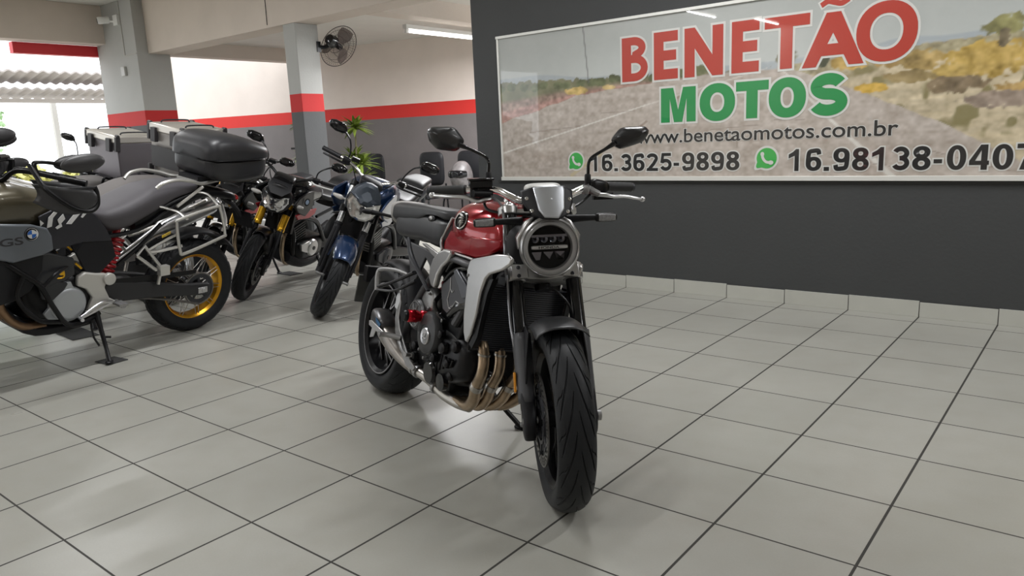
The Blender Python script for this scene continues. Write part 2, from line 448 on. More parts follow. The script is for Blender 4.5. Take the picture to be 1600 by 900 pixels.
def floor_material():
    m, nt, b = node_mat('glazed_floor_tiles')
    tc = N(nt, 'ShaderNodeTexCoord'); sp = N(nt, 'ShaderNodeSeparateXYZ'); nt.links.new(tc.outputs['Object'], sp.inputs[0])
    u = mth(nt, 'DIVIDE', sp.outputs[0], S); v = mth(nt, 'DIVIDE', sp.outputs[1], S)
    def edge(x, hw):
        f = mth(nt, 'FRACT', mth(nt, 'ADD', x, 0.5)); d = mth(nt, 'ABSOLUTE', mth(nt, 'SUBTRACT', f, 0.5))
        return d
    dx = edge(u, 0); dy = edge(v, 0)
    gx = mth(nt, 'LESS_THAN', dx, 0.0100); gy = mth(nt, 'LESS_THAN', dy, 0.0080)
    gm = mth(nt, 'MAXIMUM', gx, gy)
    fl = N(nt, 'ShaderNodeCombineXYZ'); nt.links.new(mth(nt, 'FLOOR', u), fl.inputs[0]); nt.links.new(mth(nt, 'FLOOR', v), fl.inputs[1])
    wnz = N(nt, 'ShaderNodeTexWhiteNoise', noise_dimensions='3D'); nt.links.new(fl.outputs[0], wnz.inputs['Vector'])
    n1 = N(nt, 'ShaderNodeTexNoise'); n1.inputs['Scale'].default_value = 2.2; n1.inputs['Detail'].default_value = 4; nt.links.new(tc.outputs['Object'], n1.inputs['Vector'])
    n2 = N(nt, 'ShaderNodeTexNoise'); n2.inputs['Scale'].default_value = 160; n2.inputs['Detail'].default_value = 2; nt.links.new(tc.outputs['Object'], n2.inputs['Vector'])
    n3 = N(nt, 'ShaderNodeTexNoise'); n3.inputs['Scale'].default_value = 9; n3.inputs['Detail'].default_value = 6; nt.links.new(tc.outputs['Object'], n3.inputs['Vector'])
    c1 = mixc(nt, n1.outputs['Fac'], (0.355, 0.352, 0.316), (0.475, 0.472, 0.434))
    c2 = mixc(nt, mth(nt, 'MULTIPLY', wnz.outputs['Value'], 0.35), c1, (0.33, 0.33, 0.30))
    c3 = mixc(nt, mth(nt, 'MULTIPLY', n2.outputs['Fac'], 0.34), c2, (0.28, 0.28, 0.255))
    c4 = mixc(nt, mth(nt, 'MULTIPLY', mth(nt, 'POWER', n3.outputs['Fac'], 2.0), 0.6), c3, (0.31, 0.29, 0.245))
    col = mixc(nt, gm, c4, (0.026, 0.024, 0.02))
    nt.links.new(col, b.inputs['Base Color'])
    r = mth(nt, 'ADD', mth(nt, 'MULTIPLY', n1.outputs['Fac'], 0.12), 0.24)
    r2 = mth(nt, 'MAXIMUM', r, mth(nt, 'MULTIPLY', gm, 0.8)); nt.links.new(r2, b.inputs['Roughness'])
    bp = N(nt, 'ShaderNodeBump'); bp.inputs['Strength'].default_value = 0.35; bp.inputs['Distance'].default_value = 0.0012
    h = mth(nt, 'MULTIPLY', gm, -1.5); nt.links.new(h, bp.inputs['Height'])
    nt.links.new(bp.outputs['Normal'], b.inputs['Normal'])
    b.inputs['Specular IOR Level'].default_value = 0.6
    return m
def paint_material(name, banded, base, low=(0.13, 0.12, 0.122), redc=(0.62, 0.028, 0.022), rough=0.75):
    m, nt, b = node_mat(name)
    tc = N(nt, 'ShaderNodeTexCoord'); sp = N(nt, 'ShaderNodeSeparateXYZ'); nt.links.new(tc.outputs['Object'], sp.inputs[0])
    n1 = N(nt, 'ShaderNodeTexNoise'); n1.inputs['Scale'].default_value = 3.0; n1.inputs['Detail'].default_value = 6; nt.links.new(tc.outputs['Object'], n1.inputs['Vector'])
    b0 = mixc(nt, n1.outputs['Fac'], tuple(c*0.92 for c in base), tuple(min(1, c*1.08) for c in base))
    if banded:
        lo = mixc(nt, n1.outputs['Fac'], tuple(c*0.85 for c in low), tuple(c*1.15 for c in low))
        c = mixc(nt, mth(nt, 'LESS_THAN', sp.outputs[2], banded[1]), b0, redc)
        c = mixc(nt, mth(nt, 'LESS_THAN', sp.outputs[2], banded[0]), c, lo)
    else: c = b0
    nt.links.new(c, b.inputs['Base Color']); b.inputs['Roughness'].default_value = rough
    n2 = N(nt, 'ShaderNodeTexNoise'); n2.inputs['Scale'].default_value = 45; n2.inputs['Detail'].default_value = 6; nt.links.new(tc.outputs['Object'], n2.inputs['Vector'])
    bp = N(nt, 'ShaderNodeBump'); bp.inputs['Strength'].default_value = 0.3; bp.inputs['Distance'].default_value = 0.004
    nt.links.new(n2.outputs['Fac'], bp.inputs['Height']); nt.links.new(bp.outputs['Normal'], b.inputs['Normal'])
    return m
FLOOR = floor_material()
BAND = paint_material('banded_wall_paint', (1.57, 1.765), (0.76, 0.67, 0.61), low=(0.17, 0.152, 0.15))  # lower grey is lifted to stand in for lens haze
BANDP = paint_material('banded_pillar_paint', (1.58, 1.77), (0.40, 0.40, 0.385), low=(0.085, 0.087, 0.09), redc=(0.5, 0.02, 0.02))
BEAMP = paint_material('beam_paint', None, (0.63, 0.555, 0.49))
CHARC = paint_material('charcoal_wall_paint', None, (0.047, 0.0495, 0.0505), rough=0.6)
CEILP = paint_material('ceiling_paint', None, (0.72, 0.70, 0.66))
BASET = mat('skirting_tile', (0.50, 0.50, 0.455), 0.3, noise=0.08, nscale=6)
GROUT = mat('dark_grout', (0.05, 0.047, 0.043), 0.8)
WHITEP = mat('white_plastic', (0.75, 0.75, 0.73), 0.35)
TUBEM = mat('lit_tube', (1.0, 0.98, 0.94), 0.4, emit=9.0)

struct('floor', ([(-8.3, -10, 0), (8, -10, 0), (8, 6.5, 0), (-8.3, 6.5, 0)], [(0, 1, 2, 3)]), FLOOR)
struct('wall_north', b6(-1.494, 8.0, WY, 0.45, 0, 3.2), CHARC)
struct('wall_east', b6(8.0, 8.2, -10, 0.45, 0, 3.2), BEAMP)
struct('ceiling', b6(-8.3, 8.2, -10, 0.45, 3.2, 3.3), CEILP)
struct('trim_1', b6(-7.18, -1.494, WY, 0.45, 2.5, 3.2), BEAMP, bevel=0.006)                # beam over the pillars
struct('trim_2', b6(-8.3, -8.03, -10, 0.02, 2.70, 3.2), BEAMP, bevel=0.006)                # beam over the street opening
struct('trim_3', b6(-8.3, -7.18, 0.0, 0.45, 0, 3.2), BANDP, bevel=0.006)                   # corner pillar
struct('trim_4', b6(-4.19, -3.98, WY+0.002, 0.448, 0, 2.5), BANDP, bevel=0.006)            # free pillar
struct('trim_5', b6(-7.4, -7.18, 0.45, 2.45, 2.5, 2.69), BEAMP)                            # beams of the back room
struct('trim_6', b6(-3.18, -2.93, 0.45, 3.6, 2.5, 2.69), BEAMP)
struct('wall_south', b6(-8.3, 8.2, -10.1, -10, 0, 3.2), BEAMP)
# the back wall stands slightly askew
A_, B_ = Vector((-4.32, 3.38)), Vector((-10.27, 2.14)); dW = (B_-A_).normalized(); nW = Vector((-dW.y, dW.x))
if nW.y < 0: nW = -nW
P0 = A_ - dW*4.5; P1 = A_ + dW*7.0
def vwall(p, q, th, z0, z1):
    n = Vector((-(q-p).y, (q-p).x)).normalized()
    if n.y < 0: n = -n
    return prism([tuple(p), tuple(q), tuple(q+n*th), tuple(p+n*th)], z0, z1, 'xy')
struct('wall_back', vwall(P0, P1, 0.15, 0, 3.2), BAND)
struct('ceiling_back', prism([(-7.4, 0.45), (2, 0.45), (2, 4.9), (-7.4, 3.4)], 2.69, 2.79, 'xy'), CEILP)

# skirting of cut floor tiles along the dark wall
bb = MB(); gr = MB()
x = -4*S
while x < 7.9:
    x0 = max(x, -1.494)
    if x+S > -1.494: bb.add(b6(x0+0.0022, x+S-0.0022, WY-0.011, WY, 0, 0.098+0.004*math.sin(x*5)))
    x += S
bb.build('baseboard_north', BASET, bevel=0.0012)['kind'] = 'structure'
struct('trim_7', b6(-1.494, 7.9, WY-0.006, WY+0.001, 0, 0.0965), GROUT)

# ------------------------------------------------------------------ framed advertising panel
def sign_panel():
    X0, X1, Z0, Z1 = -1.195, 3.75, 0.872, 2.022
    t = thing('wall_sign', 'wide framed advertising panel with desert road and red and green lettering', 'sign', (X0, WY, Z0))
    L = lambda x, z, l: (x-X0, -l, z-Z0)
    nu, nv = 560, 150
    rng = np.random.RandomState(3)
    def vnoise(shape, cells):
        h, w = shape; out = np.zeros(shape); amp = 1.0; tot = 0
        for (ch, cw) in cells:
            g = rng.rand(ch+2, cw+2); yy = np.linspace(0, ch, h); xx = np.linspace(0, cw, w)
            yi = yy.astype(int); xi = xx.astype(int); fy = (yy-yi)[:, None]; fx = (xx-xi)[None, :]
            fy = fy*fy*(3-2*fy); fx = fx*fx*(3-2*fx)
            a = g[yi][:, xi]; b_ = g[yi][:, xi+1]; c = g[yi+1][:, xi]; d = g[yi+1][:, xi+1]
            out += amp*((a*(1-fx)+b_*fx)*(1-fy)+(c*(1-fx)+d*fx)*fy); tot += amp; amp *= 0.6
        return out/tot
    sh = (nv+1, nu+1)
    xs = np.linspace(X0, X1, nu+1)[None, :].repeat(nv+1, 0); zs = np.linspace(Z0, Z1, nv+1)[:, None].repeat(nu+1, 1)
    n_lo = vnoise(sh, [(4, 12), (8, 30), (16, 70)]); n_hi = vnoise(sh, [(40, 140), (75, 280)]); n_mid = vnoise(sh, [(12, 50), (30, 110)])
    n_str = vnoise(sh, [(30, 24), (75, 60)])
    col = np.zeros(sh+(3,))
    def mixm(mask, c):
        m = np.clip(mask, 0, 1)[..., None]; col[:] = col*(1-m)+np.array(c)*m if np.ndim(c) == 1 else col*(1-m)+c*m
    def sst(a, b, v): t_ = np.clip((v-a)/(b-a), 0, 1); return t_*t_*(3-2*t_)
    # printed sky
    tz = np.clip((zs-1.55)/0.5, 0, 1)[..., None]
    col[:] = np.array([0.33, 0.35, 0.34])*(1-tz)+np.array([0.235, 0.245, 0.235])*tz
    col += ((n_lo-0.5)*0.05)[..., None]
    hz = np.interp(xs, [-1.2, -0.3, 1.1, 2.0, 3.8], [1.64, 1.585, 1.575, 1.60, 1.60])
    # far hills
    hill = hz+0.05+0.05*np.exp(-((xs-2.6)/0.5)**2)+0.035*np.exp(-((xs-1.9)/0.18)**2)+0.03*np.exp(-((xs+0.75)/0.3)**2)
    mixm(sst(0.006, -0.006, zs-hill), [0.24, 0.265, 0.28])
    # ground: pale asphalt road
    g = np.array([0.29, 0.255, 0.225])+((n_hi-0.5)*0.09+(n_str-0.5)*0.07)[..., None]
    mixm(sst(0.004, -0.004, zs-hz), g)
    # scrub verge, left
    le = np.interp(xs, [-1.2, -0.43, 0.19, 1.1], [1.33, 1.505, 1.555, 1.59])+(n_mid-0.5)*0.02
    lt = np.interp(xs, [-1.2, -0.3, 0.19, 1.1], [1.665, 1.625, 1.60, 1.595])+(n_hi-0.5)*0.05
    ml = sst(-0.004, 0.004, zs-le)*sst(0.004, -0.004, zs-lt)*(xs < 1.12)
    dk = (0.5+n_mid*0.9)[..., None]
    mixm(ml, np.array([0.115, 0.115, 0.06])*dk)
    gl = np.interp(xs, [-1.2, -0.5, 0.0, 1.1], [1.50, 1.555, 1.575, 1.59])
    mixm(ml*sst(0.02, -0.03, zs-gl), np.array([0.20, 0.135, 0.105])*(0.5+n_hi*1.0)[..., None])
    gr_ = np.interp(xs, [-1.2, -0.43, 0.0], [1.42, 1.53, 1.56])
    mixm(ml*sst(0.01, -0.02, zs-gr_)*0.8, np.array([0.30, 0.165, 0.14])*(0.6+n_hi*0.8)[..., None])
    def blob(cx, cz, rx, rz, c, k=0.35):
        d = ((xs-cx)/rx)**2+((zs-cz)/rz)**2+(n_hi-0.5)*k*4
        mixm(sst(1.15, 0.75, d), np.array(c)*(0.40+n_mid*0.75+(n_hi-0.5)*0.5)[..., None])
    for i in range(16): blob(-1.2+i*0.11+rng.rand()*0.06, 1.6+rng.rand()*0.03-i*0.0015, 0.05, 0.03, [0.10, 0.115, 0.05])
    blob(-0.43, 1.545, 0.10, 0.032, [0.42, 0.30, 0.10]); blob(-0.12, 1.552, 0.06, 0.02, [0.42, 0.31, 0.13]); blob(0.62, 1.61, 0.09, 0.035, [0.10, 0.11, 0.05])
    # verge, right
    re = np.interp(xs, [1.15, 1.27, 1.59, 2.10, 2.56, 3.8], [1.59, 1.556, 1.431, 1.20, 0.95, 0.3])+(n_mid-0.5)*0.03
    rtp = np.interp(xs, [1.15, 2.0, 3.8], [1.585, 1.64, 1.70])+(n_hi-0.5)*0.02
    mr = sst(-0.004, 0.004, zs-re)*sst(0.004, -0.004, zs-rtp)*(xs > 1.15)
    mixm(mr, np.array([0.33, 0.28, 0.19])*(0.55+n_str*0.6+n_hi*0.35)[..., None])
    mixm(mr*sst(0.62, 0.75, n_mid), np.array([0.15, 0.13, 0.06]))
    mixm(mr*sst(0.0, 0.05, zs-(rtp-0.10))*0.7, np.array([0.17, 0.155, 0.09])*(0.5+n_hi)[..., None])
    for (cx, cz, rx, rz, c) in [(1.62, 1.575, 0.12, 0.05, [0.40, 0.27, 0.08]), (1.85, 1.58, 0.12, 0.055, [0.34, 0.23, 0.09]), (1.42, 1.60, 0.07, 0.045, [0.08, 0.09, 0.05]),
                                (1.22, 1.63, 0.07, 0.06, [0.15, 0.15, 0.10]), (2.02, 1.55, 0.13, 0.06, [0.38, 0.27, 0.10]), (2.35, 1.53, 0.22, 0.10, [0.42, 0.29, 0.08]), (2.18, 1.47, 0.12, 0.05, [0.40, 0.28, 0.08]),
                                (1.95, 1.46, 0.14, 0.04, [0.24, 0.18, 0.08]), (2.20, 1.40, 0.15, 0.05, [0.20, 0.15, 0.09]), (1.75, 1.41, 0.10, 0.03, [0.42, 0.27, 0.05]),
                                (2.42, 1.70, 0.10, 0.06, [0.20, 0.19, 0.08]), (2.42, 1.63, 0.03, 0.05, [0.16, 0.13, 0.08]), (2.6, 1.36, 0.2, 0.05, [0.33, 0.22, 0.08]), (2.45, 1.30, 0.22, 0.05, [0.24, 0.19, 0.15]),
                                (2.95, 1.55, 0.3, 0.10, [0.36, 0.26, 0.09]), (3.4, 1.5, 0.3, 0.12, [0.28, 0.24, 0.1]), (3.1, 1.3, 0.3, 0.06, [0.3, 0.22, 0.1])]: blob(cx, cz, rx, rz, c)
    # road paint
    def line(pts, w0, w1, c, a=0.8):
        (xa, za), (xb, zb) = pts; d = np.array([xb-xa, zb-za]); Lh = np.hypot(*d); d /= Lh
        s = (xs-xa)*d[0]+(zs-za)*d[1]; o_ = np.abs(-(xs-xa)*d[1]+(zs-za)*d[0]); w = w0+(w1-w0)*np.clip(s/Lh, 0, 1)
        mixm(sst(w, w*0.4, o_)*(s > 0)*(s < Lh)*a, c)
    line([(1.1, 1.585), (0.19, 1.40)], 0.004, 0.008, [0.42, 0.40, 0.37], 0.6); line([(0.19, 1.40), (-1.2, 1.075)], 0.006, 0.010, [0.46, 0.45, 0.42])
    line([(1.18, 1.585), (1.46, 1.281)], 0.004, 0.012, [0.44, 0.43, 0.40]); line([(1.46, 1.281), (1.90, 0.86)], 0.012, 0.024, [0.46, 0.45, 0.42])
    line([(0.52, 1.475), (0.42, 1.42)], 0.010, 0.012, [0.20, 0.15, 0.11]); line([(0.20, 1.285), (0.02, 1.16)], 0.012, 0.015, [0.17, 0.13, 0.10])
    line([(-0.2, 1.06), (-0.5, 0.88)], 0.02, 0.02, [0.34, 0.29, 0.17], 0.7)
    line([(-0.347, 2.02), (-0.306, 1.60)], 0.007, 0.007, [0.07, 0.07, 0.07])
    for (a0, b0, a1, b1) in [(-0.9, 1.24, -0.4, 1.27), (-0.2, 1.36, 0.1, 1.36), (0.7, 1.2, 1.05, 1.22), (1.15, 1.25, 1.35, 1.24), (0.9, 1.12, 0.88, 0.95), (1.5, 1.0, 1.9, 0.93), (2.0, 1.05, 2.5, 0.9)]:
        line([(a0, b0), (a1, b1)], 0.005, 0.004, [0.15, 0.12, 0.10], 0.6)
    lum = col.mean(2, keepdims=True); col = (lum+(col-lum)*0.98)*1.68
    col = np.clip(col+((n_hi-0.5)*(0.03+0.17*(zs < hz+0.06)))[..., None]*lum*2, 0.01, 0.8)
    vf = grid(lambda i, j: (0, 0, 0), nv, nu)
    V = [(float(xs[a, b_]-X0), -0.012, float(zs[a, b_]-Z0)) for a in range(nv+1) for b_ in range(nu+1)]
    o = part('printed_panel', (V, vf[1]), [bpy.data.materials.new('panel_print')], t, sharp=0)
    m = o.data.materials[0]; m.use_nodes = True; nt = m.node_tree; b = nt.nodes['Principled BSDF']
    at = o.data.color_attributes.new('print', 'FLOAT_COLOR', 'POINT')
    rgba = np.ones((len(V), 4), dtype=np.float32); rgba[:, :3] = col.reshape(-1, 3); at.data.foreach_set('color', rgba.ravel())
    an = N(nt, 'ShaderNodeAttribute', attribute_name='print'); nt.links.new(an.outputs['Color'], b.inputs['Base Color'])
    b.inputs['Roughness'].default_value = 0.35; b.inputs['Coat Weight'].default_value = 1.0; b.inputs['Coat Roughness'].default_value = 0.015; b.inputs['Coat IOR'].default_value = 1.5
    # frame
    FR = mat('pale_frame_metal', (0.78, 0.78, 0.74), 0.35, metal=0.2)
    f = MB(); W_, H_ = X1-X0, Z1-Z0
    f.add(b6(-0.02, W_+0.02, -0.03, -0.001, -0.028, 0.003)); f.add(b6(-0.02, W_+0.02, -0.026, -0.001, H_-0.002, H_+0.02))
    f.add(b6(-0.014, 0.004, -0.024, -0.001, 0.003, H_-0.002)); f.add(b6(W_, W_+0.02, -0.03, -0.001, 0.003, H_-0.002)); f.build('frame', FR, t, bevel=0.002)
    part('backing_strip', b6(-0.07, W_+0.07, -0.014, -0.001, -0.046, -0.0285), mat('sealant_dark', (0.03, 0.03, 0.028), 0.7), t)
    # vinyl lettering
    VR = mat('red_vinyl', (0.46, 0.045, 0.028), 0.35, coat=1.0); VG = mat('green_vinyl', (0.012, 0.27, 0.07), 0.35, coat=1.0)
    VW = mat('white_vinyl', (0.68, 0.68, 0.65), 0.35, coat=1.0); VK = mat('black_vinyl', (0.018, 0.018, 0.018), 0.35, coat=1.0)
    for m_ in (VR, VG, VW, VK): m_.node_tree.nodes['Principled BSDF'].inputs['Coat Roughness'].default_value = 0.015
    def word(s, m_, x0, z0, w, h, off, grow, name):
        _, bb = letters(name, s, m_, t, L, x0, z0, w, h, 0.0150, offset=off)
        o2, _ = letters(name+'_outline', s, VW, t, L, x0, z0, w, h, 0.0135, offset=off+grow, ref=bb); return bb
    for ch, x0, x1, z0, z1 in [('B', -0.004, 0.212, 1.578, 1.893), ('E', 0.262, 0.452, 1.572, 1.903), ('N', 0.503, 0.790, 1.570, 1.903), ('E', 0.850, 1.040, 1.570, 1.905), ('T', 1.075, 1.365, 1.570, 1.900),
                               ('A', 1.322, 1.695, 1.562, 1.885), ('O', 1.645, 1.985, 1.560, 1.910)]:
        heavy_glyph(ch, VR, VW, t, L, x0, z0, x1-x0, z1-z0, 0.078, 0.070, 0.015)
    heavy_glyph('~', VR, VW, t, L, 1.43, 1.922, 0.165, 0.04, 0.02, 0.032, 0.010)
    for ch, x0, x1, z0, z1 in [('M', 0.318, 0.590, 1.265, 1.508), ('O', 0.620, 0.880, 1.258, 1.515), ('T', 0.885, 1.110, 1.265, 1.510), ('O', 1.112, 1.355, 1.258, 1.515), ('S', 1.375, 1.610, 1.256, 1.520)]:
        heavy_glyph(ch, VG, VW, t, L, x0, z0, x1-x0, z1-z0, 0.078, 0.062, 0.015)
    def number(s, x0, x1, z0, h):
        adv = {'.': 0.50, '-': 0.60}; tot = sum(adv.get(c, 1.0) for c in s); u = (x1-x0)/tot; x = x0
        for c in s:
            a_ = adv.get(c, 1.0)*u; mgn = u*0.07
            heavy_glyph(c, VK, VW, t, L, x+mgn, z0, a_-2*mgn-(0.008 if c in '.-' else 0), h, u*0.27, h*0.165, 0.0085, 'digit'); x += a_
    word('www.benetaomotos.com.br', VK, 0.115, 1.118, 1.795, 0.097, 0.010, 0.028, 'web_address')
    number('16.3625-9898', -0.318, 0.925, 0.916, 0.130)
    number('16.98138-0407', 1.245, 2.630, 0.908, 0.143)
    def bubble(cx, cz, r):
        def disc(rr, m_, l, name, tail=1.0):
            pts = []
            for i in range(48):
                a = 2*PI*i/48
                q = rr
                d = abs((a-R(222)+PI) % (2*PI)-PI)
                if d < R(20): q = rr*(1+0.42*tail*(1-d/R(20)))
                pts.append(L(cx+q*math.cos(a), cz+q*math.sin(a), l))
            part(name, slab3(pts, (0, 0.0005, 0)), m_, t, sharp=0)
        disc(r*1.18, VW, 0.0135, 'icon_outline'); disc(r*0.98, mat('light_green_vinyl', (0.05, 0.42, 0.08), 0.35, coat=1.0), 0.0148, 'icon')
        hs = [(cx-r*0.42, cz+r*0.40), (cx-r*0.36, cz+r*0.02), (cx-r*0.05, cz-r*0.34), (cx+r*0.42, cz-r*0.42)]
        v, f = ribbon2(curve2(hs, sub=5), r*0.26, 0); o_ = part('handset', ([L(a, c, 0.0162) for a, c in v], f), VW, t, sharp=0)
        for k, (a, c) in enumerate((hs[0], hs[-1])): part('handset_end', ([L(a+r*0.21*math.cos(q*PI/8)*(1.2 if k else 0.9), c+r*0.21*math.sin(q*PI/8), 0.0164) for q in range(16)], [tuple(range(16))]), VW, o_, sharp=0)
    bubble(-0.44, 1.0, 0.067); bubble(1.107, 0.995, 0.070)
    return t
sign_panel()

# ------------------------------------------------------------------ lamps
def tube_lamp(loc, rz, label, power, L_=1.2, bare=False, group=None):
    t = thing('tube_lamp', label, 'ceiling lamp', loc, (0, 0, rz), group)
    part('lamp_housing', b6(-0.03, 0.03, -L_/2-0.03, L_/2+0.03, 0.0, 0.045), WHITEP, t, bevel=0.004)
    part('tube_light', cyl((0, -L_/2+0.02, -0.025), (0, L_/2-0.02, -0.025), 0.014, n=14), TUBEM, t)
    for sgn in (-1, 1): part('lamp_holder', b6(-0.018, 0.018, sgn*L_/2-0.02, sgn*L_/2+0.02, -0.045, 0.0), WHITEP, t, bevel=0.004)
    ld = bpy.data.lights.new('tube_glow', 'AREA'); ld.shape = 'RECTANGLE'; ld.size = 0.05; ld.size_y = L_; ld.energy = power; ld.color = TUBE_COLOR
    lo = bpy.data.objects.new('tube_glow', ld); COL.objects.link(lo); lo.parent = t; lo.location = (0, 0, -0.045)
    return t
tube_lamp((-3.24, 1.72, 2.42), 0, 'lit white tube lamp under the back room beam next to the dark wall corner', TUBE_POWER*1.2, 1.3)
tube_lamp((-2.35, 2.0, 2.46), 0, 'added white tube lamp hidden behind the dark wall to brighten the back room', TUBE_POWER*3.2)  # added out of view to brighten the back wall
for i, (x, y, k) in enumerate([(-2.8, -7.3, 1.0), (-2.4, -9.3, 0.8), (1.0, -1.4, 1.0), (3.6, -1.2, 1.15), (1.2, -5.2, 0.5), (4.5, -7.0, 0.5), (-1.2, -3.0, 1.25), (-4.6, -2.4, 0.75), (-4.6, -4.9, 0.75), (6.3, -1.6, 0.9)]):  # none in view; one west of the roadster is added to fill its shadow
    tube_lamp((x, y, 3.155), 0, 'unseen white tube lamp on the showroom ceiling', TUBE_POWER*k, group='tube lamps on the showroom ceiling')

# ------------------------------------------------------------------ small fittings
def wall_fan():
    c = Vector((-3.90, 0.58, 2.27))
    t = thing('wall_fan', 'black caged oscillating fan bracketed to the free pillar', 'fan', c)
    ax = Vector((-0.28, 1.0, -0.38)).normalized()         # blows away from the camera, towards the back room
    c0 = Vector((0, 0, 0)) 
    part('wall_bracket', [tube([(-0.09, -0.15, 0.0), (-0.08, -0.06, 0.0), (-0.03, -0.02, 0.03)], 0.022), box((-0.085, -0.14, 0), (0.03, 0.05, 0.11))], BLACK, t)
    part('motor_housing', [lathe([(0.02, -0.09), (0.055, -0.075), (0.068, -0.03), (0.068, 0.01), (0.045, 0.04), (0.02, 0.05)], (0.0, 0.0, 0.05), ax, 24)], GLOSSBLACK, t)
    cc = Vector((0, 0, 0.05))+ax*0.10
    u, w, d = frame_of(ax)
    cg = MB()
    for h, rr in ((0.0, 0.235), (0.05, 0.10), (-0.045, 0.10)): cg.add(torus(cc+ax*h, ax, rr, 0.004 if rr > 0.2 else 0.0025, 48, 6))
    cg.add(torus(cc+ax*0.035, ax, 0.175, 0.002, 40, 5)); cg.add(torus(cc-ax*0.03, ax, 0.175, 0.002, 40, 5))
    for i in range(48):
        a = 2*PI*i/48; e = u*math.cos(a)+w*math.sin(a)
        for s_ in (1, -1): cg.add(tube([cc+e*0.04+ax*0.055*s_, cc+e*0.10+ax*0.05*s_, cc+e*0.18+ax*0.034*s_, cc+e*0.235], 0.0011, n=4, sub=2))
    cg.build('cage', mat('fan_wire', (0.05, 0.04, 0.04), 0.4, metal=0.5), t)
    bl = MB()
    for k in range(3):
        a0 = 2*PI*k/3
        def bf(i, j):
            r_ = 0.04+i*0.17; a = a0+(j-0.5)*1.1*(0.6+0.5*math.sin(i*PI)); e = u*math.cos(a)+w*math.sin(a); return tuple(cc+e*r_+ax*(j-0.5)*0.05)
        bl.add(grid(bf, 8, 8))
    bl.build('fan_blades', mat('smoked_fan_blade', (0.25, 0.2, 0.19), 0.3, alpha=0.55), t, solid=0.002)
    part('hub', lathe([(0.001, 0.05), (0.03, 0.045), (0.035, 0.0), (0.03, -0.04)], cc, ax, 20), BLACK, t)
wall_fan()
t = thing('security_camera', 'small white bullet camera high on the corner pillar', 'camera', (-7.72, -0.16, 2.96))
part('camera_body', lathe([(0.04, 0.0), (0.046, 0.012), (0.046, 0.13), (0.036, 0.145)], (-0.05, -0.02, 0.0), (0.35, 0.75, 0.10), 20), WHITEP, t)
part('lens', lathe([(0.032, -0.004), (0.032, 0.004), (0.001, 0.004)], (-0.052, -0.022, 0.0), (0.35, 0.75, 0.10), 20), GLOSSBLACK, t)
part('mount', [tube([(-0.01, 0.09, 0.0), (0.05, 0.12, -0.01), (0.10, 0.155, -0.01)], 0.012), b6(0.06, 0.18, 0.13, 0.16, -0.065, 0.065)], WHITEP, t)
t = tag(part('junction_box', b6(-7.62, -7.52, -0.035, 0.0, 2.24, 2.36), mat('grey_switch_box', (0.45, 0.45, 0.43), 0.4), bevel=0.006), 'small pale switch box on the corner pillar under the camera conduit', 'switch box')
for o_ in (t,): o_.data.transform(Matrix.Translation((0, -0.0, 0)))
tag(part('cable_conduit', [b6(-7.515, -7.50, -0.008, 0.0, 2.50, 3.19), b6(-7.515, -7.19, -0.008, 0.0, 2.49, 2.503)], mat('grey_conduit', (0.4, 0.39, 0.36), 0.5)), 'thin pale conduit running down the corner pillar from the ceiling', 'conduit')
tag(part('hanging_wire', tube([(-4.46, WY-0.004, 3.19), (-4.455, WY-0.004, 2.8), (-4.46, WY-0.004, 2.53)], 0.004, n=6), BLACK), 'thin black wire hanging down the beam above the free pillar', 'wire')

# ------------------------------------------------------------------ waiting chairs by the back wall
def waiting_chair(x, y, rz, label, k=1.0):
    t = thing('waiting_chair', label, 'chair', (x, y, 0), (0, 0, rz), 'black waiting chairs along the back wall')
    part('backrest', sup([(-0.035, 0, 0.83, 0.18*k, 0.20, 0.20, 4), (-0.012, 0, 0.83, 0.215*k, 0.225, 0.235, 5), (0.012, 0, 0.83, 0.215*k, 0.225, 0.235, 5), (0.03, 0, 0.83, 0.18*k, 0.20, 0.20, 4)], 32, 2, axis='y'), MATTEBLACK, t)
    part('seat', sup([(-0.48, 0, 0.46, 0.19, 0.02, 0.02, 4), (-0.45, 0, 0.46, 0.23, 0.035, 0.03, 5), (-0.05, 0, 0.46, 0.22, 0.035, 0.03, 5), (-0.02, 0, 0.46, 0.19, 0.02, 0.02, 4)], 28, 2, axis='y'), MATTEBLACK, t)
    for sx in (-1, 1):
        part('leg', tube([(sx*0.2, 0.02, 0.62), (sx*0.2, 0.03, 0.45), (sx*0.22, 0.05, 0.0)], 0.012), BLACK, t)
        part('leg', tube([(sx*0.2, -0.05, 0.44), (sx*0.2, -0.43, 0.44), (sx*0.22, -0.46, 0.0)], 0.012), BLACK, t)
    return t
waiting_chair(-5.72, 2.6, R(6), 'black waiting chair nearest the leafy plant')
waiting_chair(-4.50, 2.6, R(12), 'black waiting chair in the middle below the red band', 0.9)
waiting_chair(-3.98, 2.85, R(12), 'black waiting chair beside the dark wall corner')
t = thing('helmet', 'grey patterned motorcycle helmet resting on the chair by the dark wall corner', 'helmet', (-3.90, 2.545, 0.505))
part('shell', sup([(-0.15, 0, 0.22, 0.02, 0.02, 0.02, 2), (-0.13, 0, 0.21, 0.09, 0.10, 0.10, 2.2), (-0.05, 0, 0.20, 0.135, 0.20, 0.19, 2.4), (0.04, 0, 0.20, 0.14, 0.22, 0.20, 2.4), (0.12, 0, 0.20, 0.10, 0.14, 0.15, 2.2), (0.15, 0, 0.2, 0.02, 0.02, 0.02, 2)], 28, 5, 'y'), mat('grey_pattern_shell', (0.13, 0.12, 0.12), 0.4, noise=0.8, nscale=14), t)
part('visor', sup([(-0.155, 0, 0.25, 0.07, 0.035, 0.035, 3), (-0.13, 0, 0.25, 0.125, 0.055, 0.055, 3), (-0.05, 0, 0.25, 0.148, 0.06, 0.06, 3)], 24, 3, 'y'), GLOSSBLACK, t)
